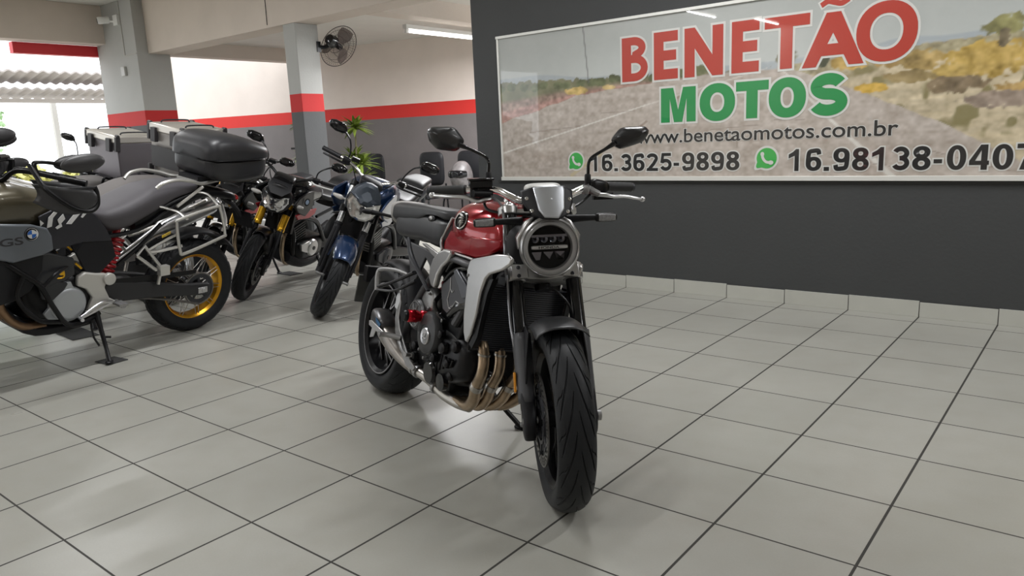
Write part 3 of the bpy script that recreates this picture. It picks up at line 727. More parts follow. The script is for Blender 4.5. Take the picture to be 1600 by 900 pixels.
# a low cabinet of plant pots behind the free pillar
LEAF = mat('plant_leaf', (0.16, 0.22, 0.035), 0.45, noise=0.4, nscale=9)
def palm(x, y, h, lean, n, label, seed, spread=0.32):
    rr = random.Random(seed)
    t = thing('potted_palm', label, 'potted plant', (x, y, 0))
    part('pot', lathe([(0.001, 0.0), (0.13, 0.0), (0.17, 0.30), (0.185, 0.32), (0.17, 0.33), (0.15, 0.30), (0.001, 0.29)], (0, 0, 0), (0, 0, 1), 24), mat('dark_pot', (0.06, 0.05, 0.05), 0.6), t)
    tr = [(0, 0, 0.28), (lean[0]*0.3, lean[1]*0.3, h*0.45), (lean[0]*0.8, lean[1]*0.8, h*0.75), (lean[0], lean[1], h)]
    st = MB(); lf = MB()
    heads = [Vector(tr[-1]), Vector((lean[0]*0.2-0.05, 0.05, h*0.72)), Vector((lean[0]*1.2+0.12, -0.05, h*0.66)), Vector((lean[0]*0.4, 0.1, h*0.52))]
    st.add(tube(tr, [0.02, 0.014, 0.01], n=8))
    for hd in heads[1:]: st.add(tube([(0, 0, 0.28), tuple(hd*0.5+Vector((0, 0, 0.15))), tuple(hd)], [0.012, 0.008], n=6))
    for hd in heads:
        for k in range(n):
            a = rr.uniform(0, 2*PI); el = rr.uniform(-0.3, 1.1); Ln = spread*rr.uniform(0.6, 1.0)
            d = Vector((math.cos(a)*math.cos(el), math.sin(a)*math.cos(el), math.sin(el)))
            side = d.cross(Vector((0, 0, 1))).normalized()
            P = [hd+d*Ln*s-Vector((0, 0, 0.22*Ln*1.3*s*s)) for s in (0, 0.25, 0.5, 0.75, 1.0)]; w_ = [0.006, 0.020, 0.023, 0.015, 0.001]
            v = []; 
            for p_, q in zip(P, w_): v += [tuple(p_-side*q), tuple(p_+Vector((0, 0, q*0.3))), tuple(p_+side*q)]
            lf.add((v, [(3*i, 3*i+1, 3*i+4, 3*i+3) for i in range(4)]+[(3*i+1, 3*i+2, 3*i+5, 3*i+4) for i in range(4)]))
    st.build('stem', mat('plant_stem', (0.10, 0.09, 0.04), 0.7), t); lf.build('foliage', LEAF, t, sharp=0)
palm(-5.15, 1.75, 1.42, (0.10, 0), 60, 'bushy potted palm with narrow leaves showing to the right of the free pillar', 4)
palm(-6.08, 1.6, 1.50, (0.02, 0), 30, 'tall thin potted palm showing to the left of the free pillar', 9, 0.2)
tag(part('spray_bottle', lathe([(0.001, 0), (0.035, 0), (0.035, 0.13), (0.015, 0.16), (0.015, 0.2), (0.022, 0.2), (0.022, 0.24), (0.001, 0.24)], (-5.62, 1.3, 1.20), (0, 0, 1), 16), [WHITEP]), 'small pale bottle on the stand in front of the palm behind the free pillar', 'bottle')
tag(part('display_stand', [b6(-5.74, -5.50, 1.2, 1.42, 1.175, 1.20), cyl((-5.62, 1.31, 0.02), (-5.62, 1.31, 1.18), 0.02), cyl((-5.62, 1.31, 0.0), (-5.62, 1.31, 0.02), 0.15)], BLACK), 'narrow black stand holding a small bottle behind the free pillar', 'stand')

# ------------------------------------------------------------------ the street side, seen through the left opening
CONC = mat('sunlit_concrete', (0.62, 0.60, 0.56), 0.9, noise=0.15, nscale=2)
o_ = struct('ground_street', ([(-60, -40, -0.04), (-8.3, -40, -0.04), (-8.3, 60, -0.04), (-60, 60, -0.04)], [(0, 1, 2, 3)]), CONC)
struct('trim_8', b6(-8.42, -8.302, -1.05, 0.10, 2.56, 2.70), mat('red_valance', (0.62, 0.03, 0.04), 0.5))
def carport():
    t = thing('carport', 'pale corrugated carport roofs across the street', 'carport', (-14.5, -2, -0.04))
    RF = mat('corrugated_sheet', (0.42, 0.38, 0.36), 0.6, metal=0.1, noise=0.2, nscale=3)
    def roof(x0, x1, z0, z1, y0, y1):
        def f(i, j): y = y0+(y1-y0)*j; return (x0+(x1-x0)*i, y, z0+(z1-z0)*i+0.022*math.sin(y*2*PI/0.20))
        return grid(f, 2, 420)
    part('roof', roof(0.9, 0.1, 2.90, 2.76, -6, 9), RF, t, solid=0.03, sharp=0); part('roof', roof(0.5, -0.4, 2.60, 2.48, -6, 9), RF, t, solid=0.03, sharp=0)
    for y in (-5, -2, 1, 4, 7): part('post', [b6(-1.05, -0.95, y, y+0.1, 0.0, 2.7)], mat('pale_post', (0.5, 0.48, 0.45), 0.6), t)
    part('gutter', [b6(0.0, 0.08, -6, 9, 2.36, 2.44)], mat('pale_gutter', (0.42, 0.38, 0.35), 0.6), t)
carport()
def tree(x, y, h, r, label, seed, col):
    rr = random.Random(seed); t = thing('street_tree', label, 'tree', (x, y, -0.04))
    part('trunk', tube([(0, 0, 0), (0.05, 0.1, h*0.35), (0, 0, h*0.6)], [0.12, 0.08, 0.05], n=8), mat('bark', (0.16, 0.11, 0.07), 0.9), t)
    m = MB()
    for k in range(1400):
        while True:
            p = Vector((rr.uniform(-1, 1), rr.uniform(-1, 1), rr.uniform(-1, 1)))
            if p.length < 1: break
        c = Vector((p.x*r, p.y*r, h*0.68+p.z*h*0.36)); a = Vector((rr.uniform(-1, 1), rr.uniform(-1, 1), rr.uniform(-1, 1))).normalized()*0.11; b = a.cross(Vector((rr.random(), rr.random(), rr.random()))).normalized()*0.055
        m.add(([tuple(c-a), tuple(c+b), tuple(c+a), tuple(c-b)], [(0, 1, 2, 3)]))
    m.build('foliage', mat(col[0], col[1], 0.6, noise=0.4, nscale=3), t, sharp=0)
tree(-20.0, 1.6, 3.2, 0.9, 'green street tree at the edge of the street opening', 2, ('street_leaf', (0.40, 0.55, 0.32)))
for i, (x, y, h, r) in enumerate([(-12.8, 1.5, 1.05, 0.5), (-12.0, 0.0, 1.1, 0.5), (-11.6, 2.35, 0.95, 0.3)]):
    tree(x, y, h, r, ['yellow green bush beyond the opening, next to the corner pillar', 'yellow green bush beyond the opening, furthest from the corner pillar', 'yellow green bush beyond the opening, behind the aluminium cases'][i], 20+i, ('bush_leaf', (0.62, 0.6, 0.22)))
# ================================================================== wheels shared by the motorcycles
def tyre(c, Rr, W, rim_r, name, parent, nth=260, nph=26, grooves=0, depth=0.003, flip=1, sh=0.55, gw=0.0035):
    """tread grid around y axis; grooves: pitch count of the tread pattern"""
    cx, cy, cz = c; hw = W/2; H = Rr-rim_r
    # cross-section: phi 0..1 from one bead over the crown to the other
    def sec(p):
        s = 2*p-1; a = abs(s)
        if a < 0.62:
            y = s/0.62*hw*0.95; r = Rr-(1-math.sqrt(max(0, 1-(min(1, abs(y)/hw*0.97))**2.15)))*H*0.62
        else:
            t = (a-0.62)/0.38
            yb = hw*0.95; r0 = Rr-(1-math.sqrt(max(0, 1-(0.95*0.97)**2.15)))*H*0.62
            r = r0+(rim_r-0.004-r0)*t; y = math.copysign(yb+math.sin(t*PI)*hw*0.05-t*t*hw*0.28, s)
        return y, r
    def f(i, j):
        th = 2*PI*i; y, r = sec(j); s = 2*j-1
        if grooves and abs(s) < 0.60:
            u = s/0.6; L = Rr*2*PI/grooves
            for side, off in ((1, 0.0), (-1, 0.5)):
                q = u*side
                for (q0, q1, k, o2, wmul) in ((0.08, 0.90, 2.1, 0.0, 1.0), (0.62, 0.99, 1.0, 0.05, 0.8)):
                    if q0 < q < q1:
                        cth = (k*(q-q0)**0.9+0.05*math.sin((q-q0)/(q1-q0)*2*PI))
                        ph = (flip*i*grooves+off+o2-cth) % 1.0
                        d = min(ph, 1-ph)*L/math.sqrt(1+(k*L/(0.285*W))**2)
                        e = min((q-q0), (q1-q))/0.1
                        w = gw*wmul*min(1, max(0.3, e))
                        if d < w: r -= depth*min(1, (1-d/w)*3)
        return (cx+r*math.sin(th), cy+y, cz+r*math.cos(th))
    m = MB(); m.add(grid(f, nth, nph, wrap_u=True))
    return m.build(name, RUBBER, parent, sharp=28)
def ring_prof(c, prof, n=64, y0=0.0):
    """closed ring profile [(radius, y)] about the y axis"""
    return lathe([(r, h) for r, h in prof], c, (0, 1, 0), n, closed=True)
def rim_shape(c, r, w, n=72):
    h = w/2
    return ring_prof(c, [(r+0.004, -h), (r+0.004, -h+0.008), (r-0.012, -h+0.016), (r-0.018, 0), (r-0.012, h-0.016), (r+0.004, h-0.008), (r+0.004, h), (r-0.005, h), (r-0.02, h-0.014), (r-0.027, 0), (r-0.02, -h+0.014), (r-0.005, -h)], n)
def spoke_bar(c, a0, r0, a1, r1, y, w0, w1, t):
    cx, cy, cz = c
    p0 = Vector((cx+r0*math.sin(a0), cy+y, cz+r0*math.cos(a0))); p1 = Vector((cx+r1*math.sin(a1), cy+y*0.3, cz+r1*math.cos(a1)))
    d = (p1-p0).normalized(); s = d.cross(Vector((0, 1, 0))).normalized(); Y = Vector((0, 1, 0))
    v = []
    for p, w, tt in ((p0, w0, t), (p1, w1, t*0.7)):
        for sx, sy in ((-1, -1), (1, -1), (1, 1), (-1, 1)): v.append(tuple(p+s*(sx*w/2)+Y*(sy*tt/2)))
    return v, [(0, 1, 2, 3), (7, 6, 5, 4), (0, 1, 5, 4), (1, 2, 6, 5), (2, 3, 7, 6), (3, 0, 4, 7)]
def brake_disc(c, y, r, name, parent, axis=1):
    m = MB(); n = 96; t = 0.0025
    o = Vector((c[0], c[1]+y, c[2]))
    m.add(lathe([(r, -t), (r, t), (r*0.76, t), (r*0.76, -t)], o, (0, 1, 0), n, closed=True))
    d = m.build(name, STEELD, parent)
    h = MB()
    for k in range(36):
        a = 2*PI*k/36
        for q in (0.82, 0.88, 0.94):
            aa = a+q*1.2; p = o+Vector((r*q*math.sin(aa), 0, r*q*math.cos(aa)))
            for sy in (-1, 1): h.add(cyl(p+Vector((0, sy*(t+0.0002), 0)), p+Vector((0, sy*(t+0.0008), 0)), 0.0042, n=8))
    h.build('vent_holes', BLACK, d)
    k_ = MB(); k_.add(lathe([(r*0.52, -t*1.5), (r*0.52, t*1.5), (r*0.44, t*1.5), (r*0.44, -t*1.5)], o, (0, 1, 0), 48, closed=True))
    for k in range(6):
        a = 2*PI*k/6; k_.add(spoke_bar(o, a, r*0.20, a+0.12, r*0.50, 0, 0.014, 0.012, 0.005)); k_.add(spoke_bar(o, a, r*0.5, a+0.08, r*0.79, 0, 0.02, 0.014, 0.005))
        k_.add(cyl(o+Vector((r*0.77*math.sin(a+0.08), -0.006, r*0.77*math.cos(a+0.08))), o+Vector((r*0.77*math.sin(a+0.08), 0.006, r*0.77*math.cos(a+0.08))), 0.008, n=12))
    k_.build('disc_carrier', DARKGREY, d)
    return d
SD = Vector((-math.sin(R(25)), 0, math.cos(R(25))))
def steer_matrix(wb, ang):
    s0 = Vector((wb+0.10, 0, 0))
    return Matrix.Translation(s0) @ Matrix.Rotation(ang, 4, SD) @ Matrix.Translation(-s0)
def bike_root(name, label, cat, x, y, head, lean, group=None):
    t = thing(name, label, cat, (x, y, 0), None, group)
    t.rotation_euler = (Matrix.Rotation(head, 3, 'Z') @ Matrix.Rotation(-lean, 3, 'X')).to_euler()
    return t
def fender_arc(c, r, w, a0, a1, depth=0.045, n=30, m=12, flare=0.0):
    """mudguard over a wheel; angles from straight up, positive forward"""
    def f(i, j):
        a = a0+(a1-a0)*i; s = 2*j-1; q = r-depth*abs(s)**2.6; k = w/2*(1-flare*abs(2*i-1)**4)
        return (c[0]+q*math.sin(a), c[1]+k*math.copysign(abs(s)**0.8, s), c[2]+q*math.cos(a))
    return grid(f, n, m)

# ================================================================== the red roadster in the middle of the floor
def roadster():
    t = bike_root('roadster_motorcycle', 'red and silver naked motorcycle with round headlight standing alone on the tiled floor', 'motorcycle', 0.550*S, -6.2290*S, R(-20.447), R(12.504))
    STM = steer_matrix(1.455, R(-26.07))
    rc = (0, 0, 0.316); fc = (1.455, 0, 0.302)
    # ---- rear wheel
    w = part('rear_wheel', [rim_shape(rc, 0.222, 0.165)], BLACK, t)
    tyre(rc, 0.316, 0.19, 0.222, 'tyre', w, nth=620, nph=90, grooves=17, flip=1, gw=0.0022)
    sp = MB()
    for k in range(7):
        a = 2*PI*k/7+0.2
        sp.add(spoke_bar(rc, a, 0.045, a, 0.13, -0.035, 0.028, 0.022, 0.03))
        for s_ in (-1, 1): sp.add(spoke_bar(rc, a, 0.12, a+s_*0.20, 0.208, -0.035, 0.016, 0.013, 0.026))
    sp.build('spokes', BLACK, w, bevel=0.003)
    se = MB()
    for k in range(7):
        a = 2*PI*k/7+0.2
        for s_ in (-1, 1):
            se.add(spoke_bar(rc, a+s_*0.03, 0.10, a+s_*0.215, 0.207, -0.0545, 0.0045, 0.0045, 0.003))
    se.build('machined_edges', mat('pale_edge', (0.4, 0.4, 0.42), 0.4), w)
    part('hub', [lathe([(0.001, -0.09), (0.03, -0.09), (0.04, -0.07), (0.055, -0.05), (0.055, 0.06), (0.04, 0.09)], rc, (0, 1, 0), 32), lathe([(0.024, -0.102), (0.024, -0.088), (0.012, -0.088), (0.012, -0.102)], rc, (0, 1, 0), 6, closed=True)], DARKGREY, w)
    part('rim_stripe', ring_prof(rc, [(0.218, -0.0835), (0.222, -0.0835), (0.222, -0.0825), (0.218, -0.0825)], 72), mat('thin_grey_stripe', (0.25, 0.25, 0.26), 0.4), w)
    # ---- front wheel, steered
    XF.append(STM)
    w = part('front_wheel', [rim_shape(fc, 0.222, 0.095)], BLACK, t)
    tyre(fc, 0.302, 0.122, 0.222, 'tyre', w, nth=860, nph=170, grooves=16, flip=1, gw=0.0014, depth=0.004)
    sp = MB()
    for k in range(7):
        a = 2*PI*k/7
        sp.add(spoke_bar(fc, a, 0.035, a, 0.12, 0, 0.024, 0.018, 0.03))
        for s_ in (-1, 1): sp.add(spoke_bar(fc, a, 0.11, a+s_*0.2, 0.208, 0, 0.014, 0.012, 0.024))
    sp.build('spokes', BLACK, w, bevel=0.003)
    part('hub', [lathe([(0.02, -0.075), (0.036, -0.07), (0.03, -0.03), (0.03, 0.03), (0.036, 0.07), (0.02, 0.075)], fc, (0, 1, 0), 28)], BLACK, w)
    for sy in (-1, 1): brake_disc(fc, sy*0.066, 0.155, 'brake_disc', w)
    part('axle', [cyl((1.455, -0.125, 0.302), (1.455, 0.13, 0.302), 0.012), lathe([(0.018, 0.125), (0.018, 0.137), (0.01, 0.14), (0.001, 0.14)], fc, (0, 1, 0), 20)], CASTALU, w)
    # ---- fork
    ax0 = Vector((1.43, 0, 0.302))
    P = lambda s, y: tuple(ax0+SD*s+Vector((0, y, 0)))
    for sy in (-1, 1):
        y = sy*0.102
        fk = part('fork_leg', [cyl(P(0.27, y), P(0.75, y), 0.0265, n=28), lathe([(0.0265, 0), (0.0285, 0.002), (0.0285, 0.02), (0.0265, 0.022)], P(0.27, y), tuple(SD), 28)], GLOSSBLACK, t)
        part('fork_slider', [cyl(P(0.02, y), P(0.28, y), 0.0215, n=24)], CHROME, fk)
        part('axle_clamp', [sup([(0.235, 1.447, y, 0.022, 0.018, 0.018, 3), (0.26, 1.452, y, 0.034, 0.022, 0.022, 3), (0.302, 1.452, y, 0.036, 0.023, 0.023, 3), (0.36, 1.425, y, 0.028, 0.025, 0.025, 3), (0.40, 1.405, y, 0.026, 0.024, 0.024, 3)], 24, 4, axis='z')], MATTEBLACK, fk)
        part('fork_cap', [lathe([(0.024, 0), (0.024, 0.012), (0.012, 0.014), (0.012, 0.022), (0.001, 0.022)], P(0.75, y), tuple(SD), 24)], ALU, fk)
        # stone guards over the sliders
        yo = sy*0.128; yi = sy*0.088
        g = MB()
        def gf(i, j, y=y, sy=sy):
            s = 0.285-0.235*i; a = R(-105)+R(210)*j
            rr = 0.043*(1-0.12*i)
            return tuple(Vector(P(s, y))+Vector((math.cos(a)*rr*1.0+0.006, math.sin(a)*rr*0.72, math.cos(a)*rr*0.4)))
        g.add(grid(gf, 10, 14)); g.build('fork_guard', mat('graphite_plastic', (0.055, 0.056, 0.062), 0.45), t, solid=0.004)
        # radial caliper behind the leg
        cp = MB()
        cy_ = sy*0.078
        q0 = Vector((1.345, cy_, 0.385)); q1 = Vector((1.358, cy_, 0.245))
        cp.add(sup([(0.225, 1.372, cy_, 0.020, 0.02, 0.022, 4), (0.245, 1.368, cy_, 0.034, 0.034, 0.036, 4), (0.30, 1.355, cy_, 0.038, 0.036, 0.038, 4), (0.355, 1.352, cy_, 0.036, 0.034, 0.036, 4), (0.38, 1.358, cy_, 0.022, 0.02, 0.022, 4)], 24, 4, axis='z'))
        cb = cp.build('brake_caliper', GLOSSBLACK, t)
        each('caliper_bolt', [hexbolt((1.37, cy_-sy*-0.037, z_), (0, sy, 0), 0.008, 0.006) for z_ in (0.26, 0.35)]+[cyl((1.375, cy_, 0.24), (1.42, cy_, 0.23), 0.007)], CASTALU, cb)
    part('side_reflector', [slab3([(1.375, -0.134, 0.445), (1.392, -0.134, 0.45), (1.400, -0.134, 0.385), (1.383, -0.134, 0.375)], (0, -0.008, 0))], AMBER, t, bevel=0.002)
    # lower triple clamp, satin silver
    lc = MB()
    for sy in (-1, 1):
        lc.add(lathe([(0.0267, -0.029), (0.034, -0.029), (0.036, -0.026), (0.036, 0.026), (0.034, 0.029), (0.0267, 0.029)], P(0.50, sy*0.102), tuple(SD), 32))
        lc.add(slab3([P(0.474, sy*0.06), P(0.474, sy*0.12), P(0.526, sy*0.12), P(0.526, sy*0.06)], (0.036, 0, 0.016)))
    prof = [(0.09, 0.476), (0.045, 0.470), (0.0, 0.466), (-0.045, 0.470), (-0.09, 0.476), (-0.09, 0.523), (-0.045, 0.512), (0.0, 0.500), (0.045, 0.512), (0.09, 0.523)]
    lc.add(slab3([P(s, y) for y, s in prof], (0.030, 0, 0.014))); lc.add(slab3([P(s, y) for y, s in prof], (-0.07, 0, -0.032)))
    lcl = lc.build('lower_triple_clamp', SATINSILVER, t, bevel=0.004)
    each('clamp_bolt', [hexbolt(tuple(Vector(P(s, sy*0.094))+Vector((0.036, 0, 0.014))), (0.9, 0, 0.4), 0.007, 0.004) for sy in (-1, 1) for s in (0.485, 0.515)], DARKGREY, lcl)
    # upper triple clamp
    uc = MB()
    for sy in (-1, 1): uc.add(lathe([(0.0267, -0.016), (0.036, -0.014), (0.037, 0.014), (0.034, 0.017), (0.0267, 0.017)], P(0.735, sy*0.107), tuple(SD), 28))
    uc.add(slab3([P(0.722, y) for y in (-0.08, 0.08)]+[P(0.748, y) for y in (0.08, -0.08)], (-0.06, 0, -0.02)))
    uc.build('upper_triple_clamp', SATINSILVER, t, bevel=0.004)
    part('steering_stem', [cyl((1.255-0.05, 0, 0.69), (1.10, 0, 0.95), 0.03)], BLACK, t)
    part('bar_clamp', [b6(1.075, 1.12, -0.05, 0.05, 0.965, 1.03)], BLACK, t, bevel=0.006)
    # ---- handlebar
    hb = part('handlebar', [tube([(0.935, 0.40, 1.037), (0.99, 0.29, 1.044), (1.02, 0.235, 1.046), (1.045, 0.20, 1.046), (1.075, 0.16, 1.034), (1.095, 0.10, 1.012), (1.10, 0.05, 1.005), (1.10, -0.05, 1.005), (1.09, -0.09, 1.022), (1.065, -0.13, 1.045), (1.03, -0.18, 1.053), (0.985, -0.26, 1.053), (0.93, -0.385, 1.053)], [0.0113, 0.0125, 0.0145, 0.0145, 0.0145, 0.0125, 0.0113], n=18)], CHROME, t)
    for sy, z in ((-1, 1.053), (1, 1.040)):
        e0 = Vector((0.995, sy*0.245, z)); e1 = Vector((0.935, sy*0.375, z)); d = (e1-e0).normalized()
        if sy > 0: e0 = Vector((0.99, 0.29, 1.044)); e1 = Vector((0.938, 0.402, 1.037)); d = (e1-e0).normalized()
        pr = [(0.0175, 0), (0.0185, 0.004)]
        L_ = (e1-e0).length
        for k in range(10): pr += [(0.0175+0.0008*(k % 2), 0.006+(L_-0.012)*k/9.0)]
        pr += [(0.0185, L_-0.003), (0.0165, L_)]
        gp = part('grip', [lathe(pr, e0, d, 26)], mat('grip_rubber', (0.012, 0.012, 0.013), 0.6, bump=0.6, bscale=350), hb)
        part('bar_end_weight', [lathe([(0.001, -0.001), (0.0165, 0.0), (0.0165, 0.009), (0.012, 0.013), (0.001, 0.013)], e1, d, 24)], DARKGREY, gp)
    # controls
    part('switch_housing', [sup([(-0.232, 1.012, 1.045, 0.022, 0.020, 0.026, 3), (-0.222, 1.015, 1.045, 0.026, 0.023, 0.030, 3), (-0.185, 1.028, 1.046, 0.026, 0.023, 0.030, 3), (-0.168, 1.033, 1.046, 0.022, 0.02, 0.024, 3)], 24, 3, axis='y')], BLACK, t)
    part('switch_housing', [sup([(0.218, 1.028, 1.045, 0.024, 0.024, 0.028, 3), (0.235, 1.022, 1.046, 0.030, 0.030, 0.032, 3), (0.270, 1.008, 1.044, 0.030, 0.026, 0.032, 3), (0.288, 1.0, 1.044, 0.022, 0.02, 0.022, 3)], 24, 3, axis='y'), b6(1.03, 1.055, 0.225, 0.30, 0.998, 1.022)], BLACK, t)
    part('brake_reservoir', [prism([(1.015, 1.060), (1.072, 1.058), (1.076, 1.085), (1.012, 1.087)], -0.236, -0.152, 'xz'), prism([(1.008, 1.0865), (1.080, 1.084), (1.080, 1.093), (1.008, 1.096)], -0.240, -0.146, 'xz')], GLOSSBLACK, t, bevel=0.004)
    part('master_cylinder', [cyl((1.05, -0.155, 1.035), (1.075, -0.225, 1.04), 0.014), b6(1.02, 1.06, -0.205, -0.165, 1.02, 1.062)], BLACK, t, bevel=0.003)
    part('clutch_perch', [tube([(1.03, 0.205, 1.045), (1.055, 0.222, 1.03), (1.062, 0.245, 1.018)], [0.018, 0.014, 0.012]), lathe([(0.001, -0.003), (0.016, 0.0), (0.016, 0.018), (0.012, 0.021), (0.001, 0.022)], (1.055, 0.196, 1.038), (0.75, -0.3, -0.1), 20)], CASTALU, t)
    part('brake_lever', [tube([(1.062, -0.155, 1.017), (1.072, -0.185, 1.014), (1.071, -0.212, 1.011), (1.068, -0.25, 1.026), (1.058, -0.31, 1.032), (1.035, -0.365, 1.038)], [0.011, 0.012, 0.011, 0.009, 0.0085, 0.0085], n=12, flat=0.8), ell((1.032, -0.372, 1.039), (0.011, 0.012, 0.011))], ALU, t)
    part('clutch_lever', [tube([(1.060, 0.235, 1.018), (1.066, 0.27, 1.014), (1.063, 0.305, 1.008), (1.055, 0.345, 1.007), (1.042, 0.39, 0.998), (1.03, 0.415, 0.993)], [0.010, 0.010, 0.008, 0.008, 0.007, 0.007], n=12, flat=0.8), ell((1.03, 0.420, 0.992), (0.010, 0.011, 0.010))], ALU, t)
    # ---- mirrors
    def mirror(sy, stem, poly, cxz):
        mt = part('mirror', [tube(stem, [0.0065, 0.0065, 0.0062, 0.0062, 0.0065, 0.0105], n=12, sub=5)], GLOSSBLACK, t)
        part('stem_boot', [lathe([(0.011, 0), (0.013, 0.004), (0.012, 0.04), (0.009, 0.045)], stem[0], (0, 0, 1), 18)], MATTEBLACK, mt)
        cy = sum(p[0] for p in poly)/len(poly); cz = sum(p[1] for p in poly)/len(poly)
        rs = []
        for dx, k in ((-0.004, 0.95), (0.0, 1.0), (0.010, 0.985), (0.022, 0.86), (0.032, 0.62), (0.038, 0.34)):
            rs.append([(0.98+dx+(y_-cy)*0.12*sy, cy+sy*0.012*(1-k)+(y_-cy)*k, cz+0.008*(1-k)+(z_-cz)*k) for y_, z_ in poly])
        sh = MB(); sh.add(rings(rs)); sh.build('mirror_shell', mat('mirror_shell_black', (0.016, 0.016, 0.017), 0.3, coat=0.2), mt, sharp=24, bevel=0.002)
        part('mirror_glass', slab3([(0.975+(y_-cy)*0.12*sy, cy+(y_-cy)*0.92, cz+(z_-cz)*0.9) for y_, z_ in poly], (-0.0015, 0, 0)), MIRRORGLASS, mt)
    def rnd(poly, r=0.25):
        out = []
        n = len(poly)
        for i in range(n):
            a, b, c = Vector(poly[i-1]), Vector(poly[i]), Vector(poly[(i+1) % n])
            p, q = b+(a-b)*r, b+(c-b)*r
            for k in range(4):
                s = k/3; out.append(tuple((1-s)**2*p+2*s*(1-s)*b+s*s*q))
        return out
    mirror(-1, [(1.03, -0.163, 1.07), (1.03, -0.161, 1.12), (1.03, -0.160, 1.150), (1.022, -0.172, 1.172), (1.008, -0.225, 1.201), (0.99, -0.262, 1.218)],
           rnd([(-0.379, 1.272), (-0.362, 1.287), (-0.275, 1.285), (-0.240, 1.235), (-0.250, 1.212), (-0.276, 1.194), (-0.345, 1.204), (-0.372, 1.235)]), 0)
    mirror(1, [(1.03, 0.210, 1.05), (1.03, 0.212, 1.10), (1.03, 0.215, 1.135), (1.02, 0.233, 1.157), (1.005, 0.285, 1.184), (0.99, 0.325, 1.205)],
           rnd([(0.316, 1.222), (0.354, 1.265), (0.445, 1.266), (0.460, 1.250), (0.457, 1.235), (0.434, 1.205), (0.352, 1.182), (0.328, 1.194)]), 0)
    # ---- headlight
    hc = Vector((1.30, 0.002, 0.858)); ad = Vector((1, 0, 0.0))
    hl = part('headlight', [lathe([(0.001, -0.10), (0.05, -0.09), (0.085, -0.05), (0.098, 0.0), (0.102, 0.03), (0.1015, 0.052), (0.096, 0.060), (0.092, 0.056), (0.092, 0.03)], hc, ad, 64, caps=False)], SATINSILVER, t)
    part('light_ring', [lathe([(0.0915, 0.040), (0.0915, 0.053), (0.086, 0.057), (0.076, 0.055), (0.072, 0.040)], hc, ad, 64, closed=True)], mat('bright_light_ring', (0.62, 0.62, 0.63), 0.25, coat=0.5), hl)
    part('reflector', [lathe([(0.001, 0.012), (0.073, 0.012), (0.073, 0.045), (0.0735, 0.045), (0.0735, 0.01)], hc, ad, 48)], mat('lamp_cavity_black', (0.004, 0.004, 0.005), 0.5, spec=0.2), hl)
    inn = MB()
    inn.add(b6(1.318, 1.335, -0.058, 0.064, 0.892, 0.900))
    for yy in (-0.042, -0.012, 0.018, 0.046):
        inn.add(lathe([(0.015, 0), (0.012, -0.014), (0.004, -0.018)], (1.335, yy, 0.884), ad, 16, caps=False))
    for k, yy in enumerate((-0.040, 0.0, 0.040)): inn.add(slab3([(1.33, yy-0.018, 0.842), (1.33, yy+0.016, 0.842), (1.33, yy+0.010*(1-k), 0.815), (1.33, yy-0.004+0.008*k, 0.815)], (-0.015, 0, 0)))
    inn.build('projector_lens_glints', mat('dark_chrome', (0.22, 0.23, 0.27), 0.12, metal=1.0), hl)  # lens shapes sized and darkened to read as a reflection inside the lamp
    part('centre_bar', [sup([(-0.054, 1.338, 0.858, 0.006, 0.004, 0.004, 3), (-0.050, 1.338, 0.858, 0.010, 0.0062, 0.0062, 3), (0.054, 1.338, 0.858, 0.010, 0.0062, 0.0062, 3), (0.058, 1.338, 0.858, 0.006, 0.004, 0.004, 3)], 16, 2, axis='y')], mat('silver_bar', (0.8, 0.8, 0.8), 0.3), hl)
    def to3(u, q, lift): return (1.3485+lift, u, q)
    ot, _ = letters('badge_lettering', 'HONDA', BLACK, hl, lambda u, q, l: STM @ Vector((1.3489, u, q)), -0.036, 0.8545, 0.07, 0.0075, 0, offset=0.02)
    part('lens', [lathe([(0.0915, 0.050), (0.085, 0.0605), (0.06, 0.066), (0.03, 0.068), (0.001, 0.0685)], hc, ad, 64, caps=False)], GLASS, hl)
    each('headlight_bracket', [slab3([(1.30, sy*0.045, 0.962), (1.30, sy*0.078, 0.945), (1.30, sy*0.108, 0.895), (1.30, sy*0.103, 0.85), (1.30, sy*0.086, 0.90)], (0.045, 0, 0)) for sy in (-1, 1)], SATINSILVER, hl, bevel=0.008)
    each('headlight_stay', [b6(1.17, 1.24, sy*0.075-0.01, sy*0.075+0.01, 0.83, 0.90) for sy in (-1, 1)], BLACK, hl)
    # ---- meter visor
    vis = [(-0.046, 1.058), (-0.086, 1.047), (-0.084, 1.008), (-0.060, 0.970), (-0.025, 0.955), (0.027, 0.951), (0.066, 0.966), (0.084, 1.003), (0.087, 1.042), (0.059, 1.058)]
    def vx(y, z): return 1.392-(z-0.951)*0.5-abs(y)*0.35*abs(y)/0.087
    def plate(poly, lift, th, n=10):
        # fan grid towards the centroid keeps the plate curved
        cy = sum(p[0] for p in poly)/len(poly); cz = sum(p[1] for p in poly)/len(poly); K = len(poly); v = []; f = []
        for s in range(n+1):
            k = s/n
            for y_, z_ in poly: yy = cy+(y_-cy)*k; zz = cz+(z_-cz)*k; v.append((vx(yy, zz)+lift, yy, zz))
        for s in range(n):
            for i in range(K): j = (i+1) % K; f.append((s*K+i, s*K+j, (s+1)*K+j, (s+1)*K+i))
        return v, f
    vs = part('meter_visor', plate(vis, 0, 0), MATTEBLACK, t, solid=0.005)
    al = [(-0.047, 1.056), (-0.020, 1.061), (0.030, 1.061), (0.055, 1.059), (0.058, 1.048), (0.050, 0.985), (0.026, 0.956), (-0.020, 0.960), (-0.037, 0.985)]
    part('visor_plate', plate(al, 0.0045, 0), mat('blasted_aluminium', (0.5, 0.52, 0.55), 0.42, metal=0.85, rnoise=0.05, nscale=80), vs, solid=0.002)
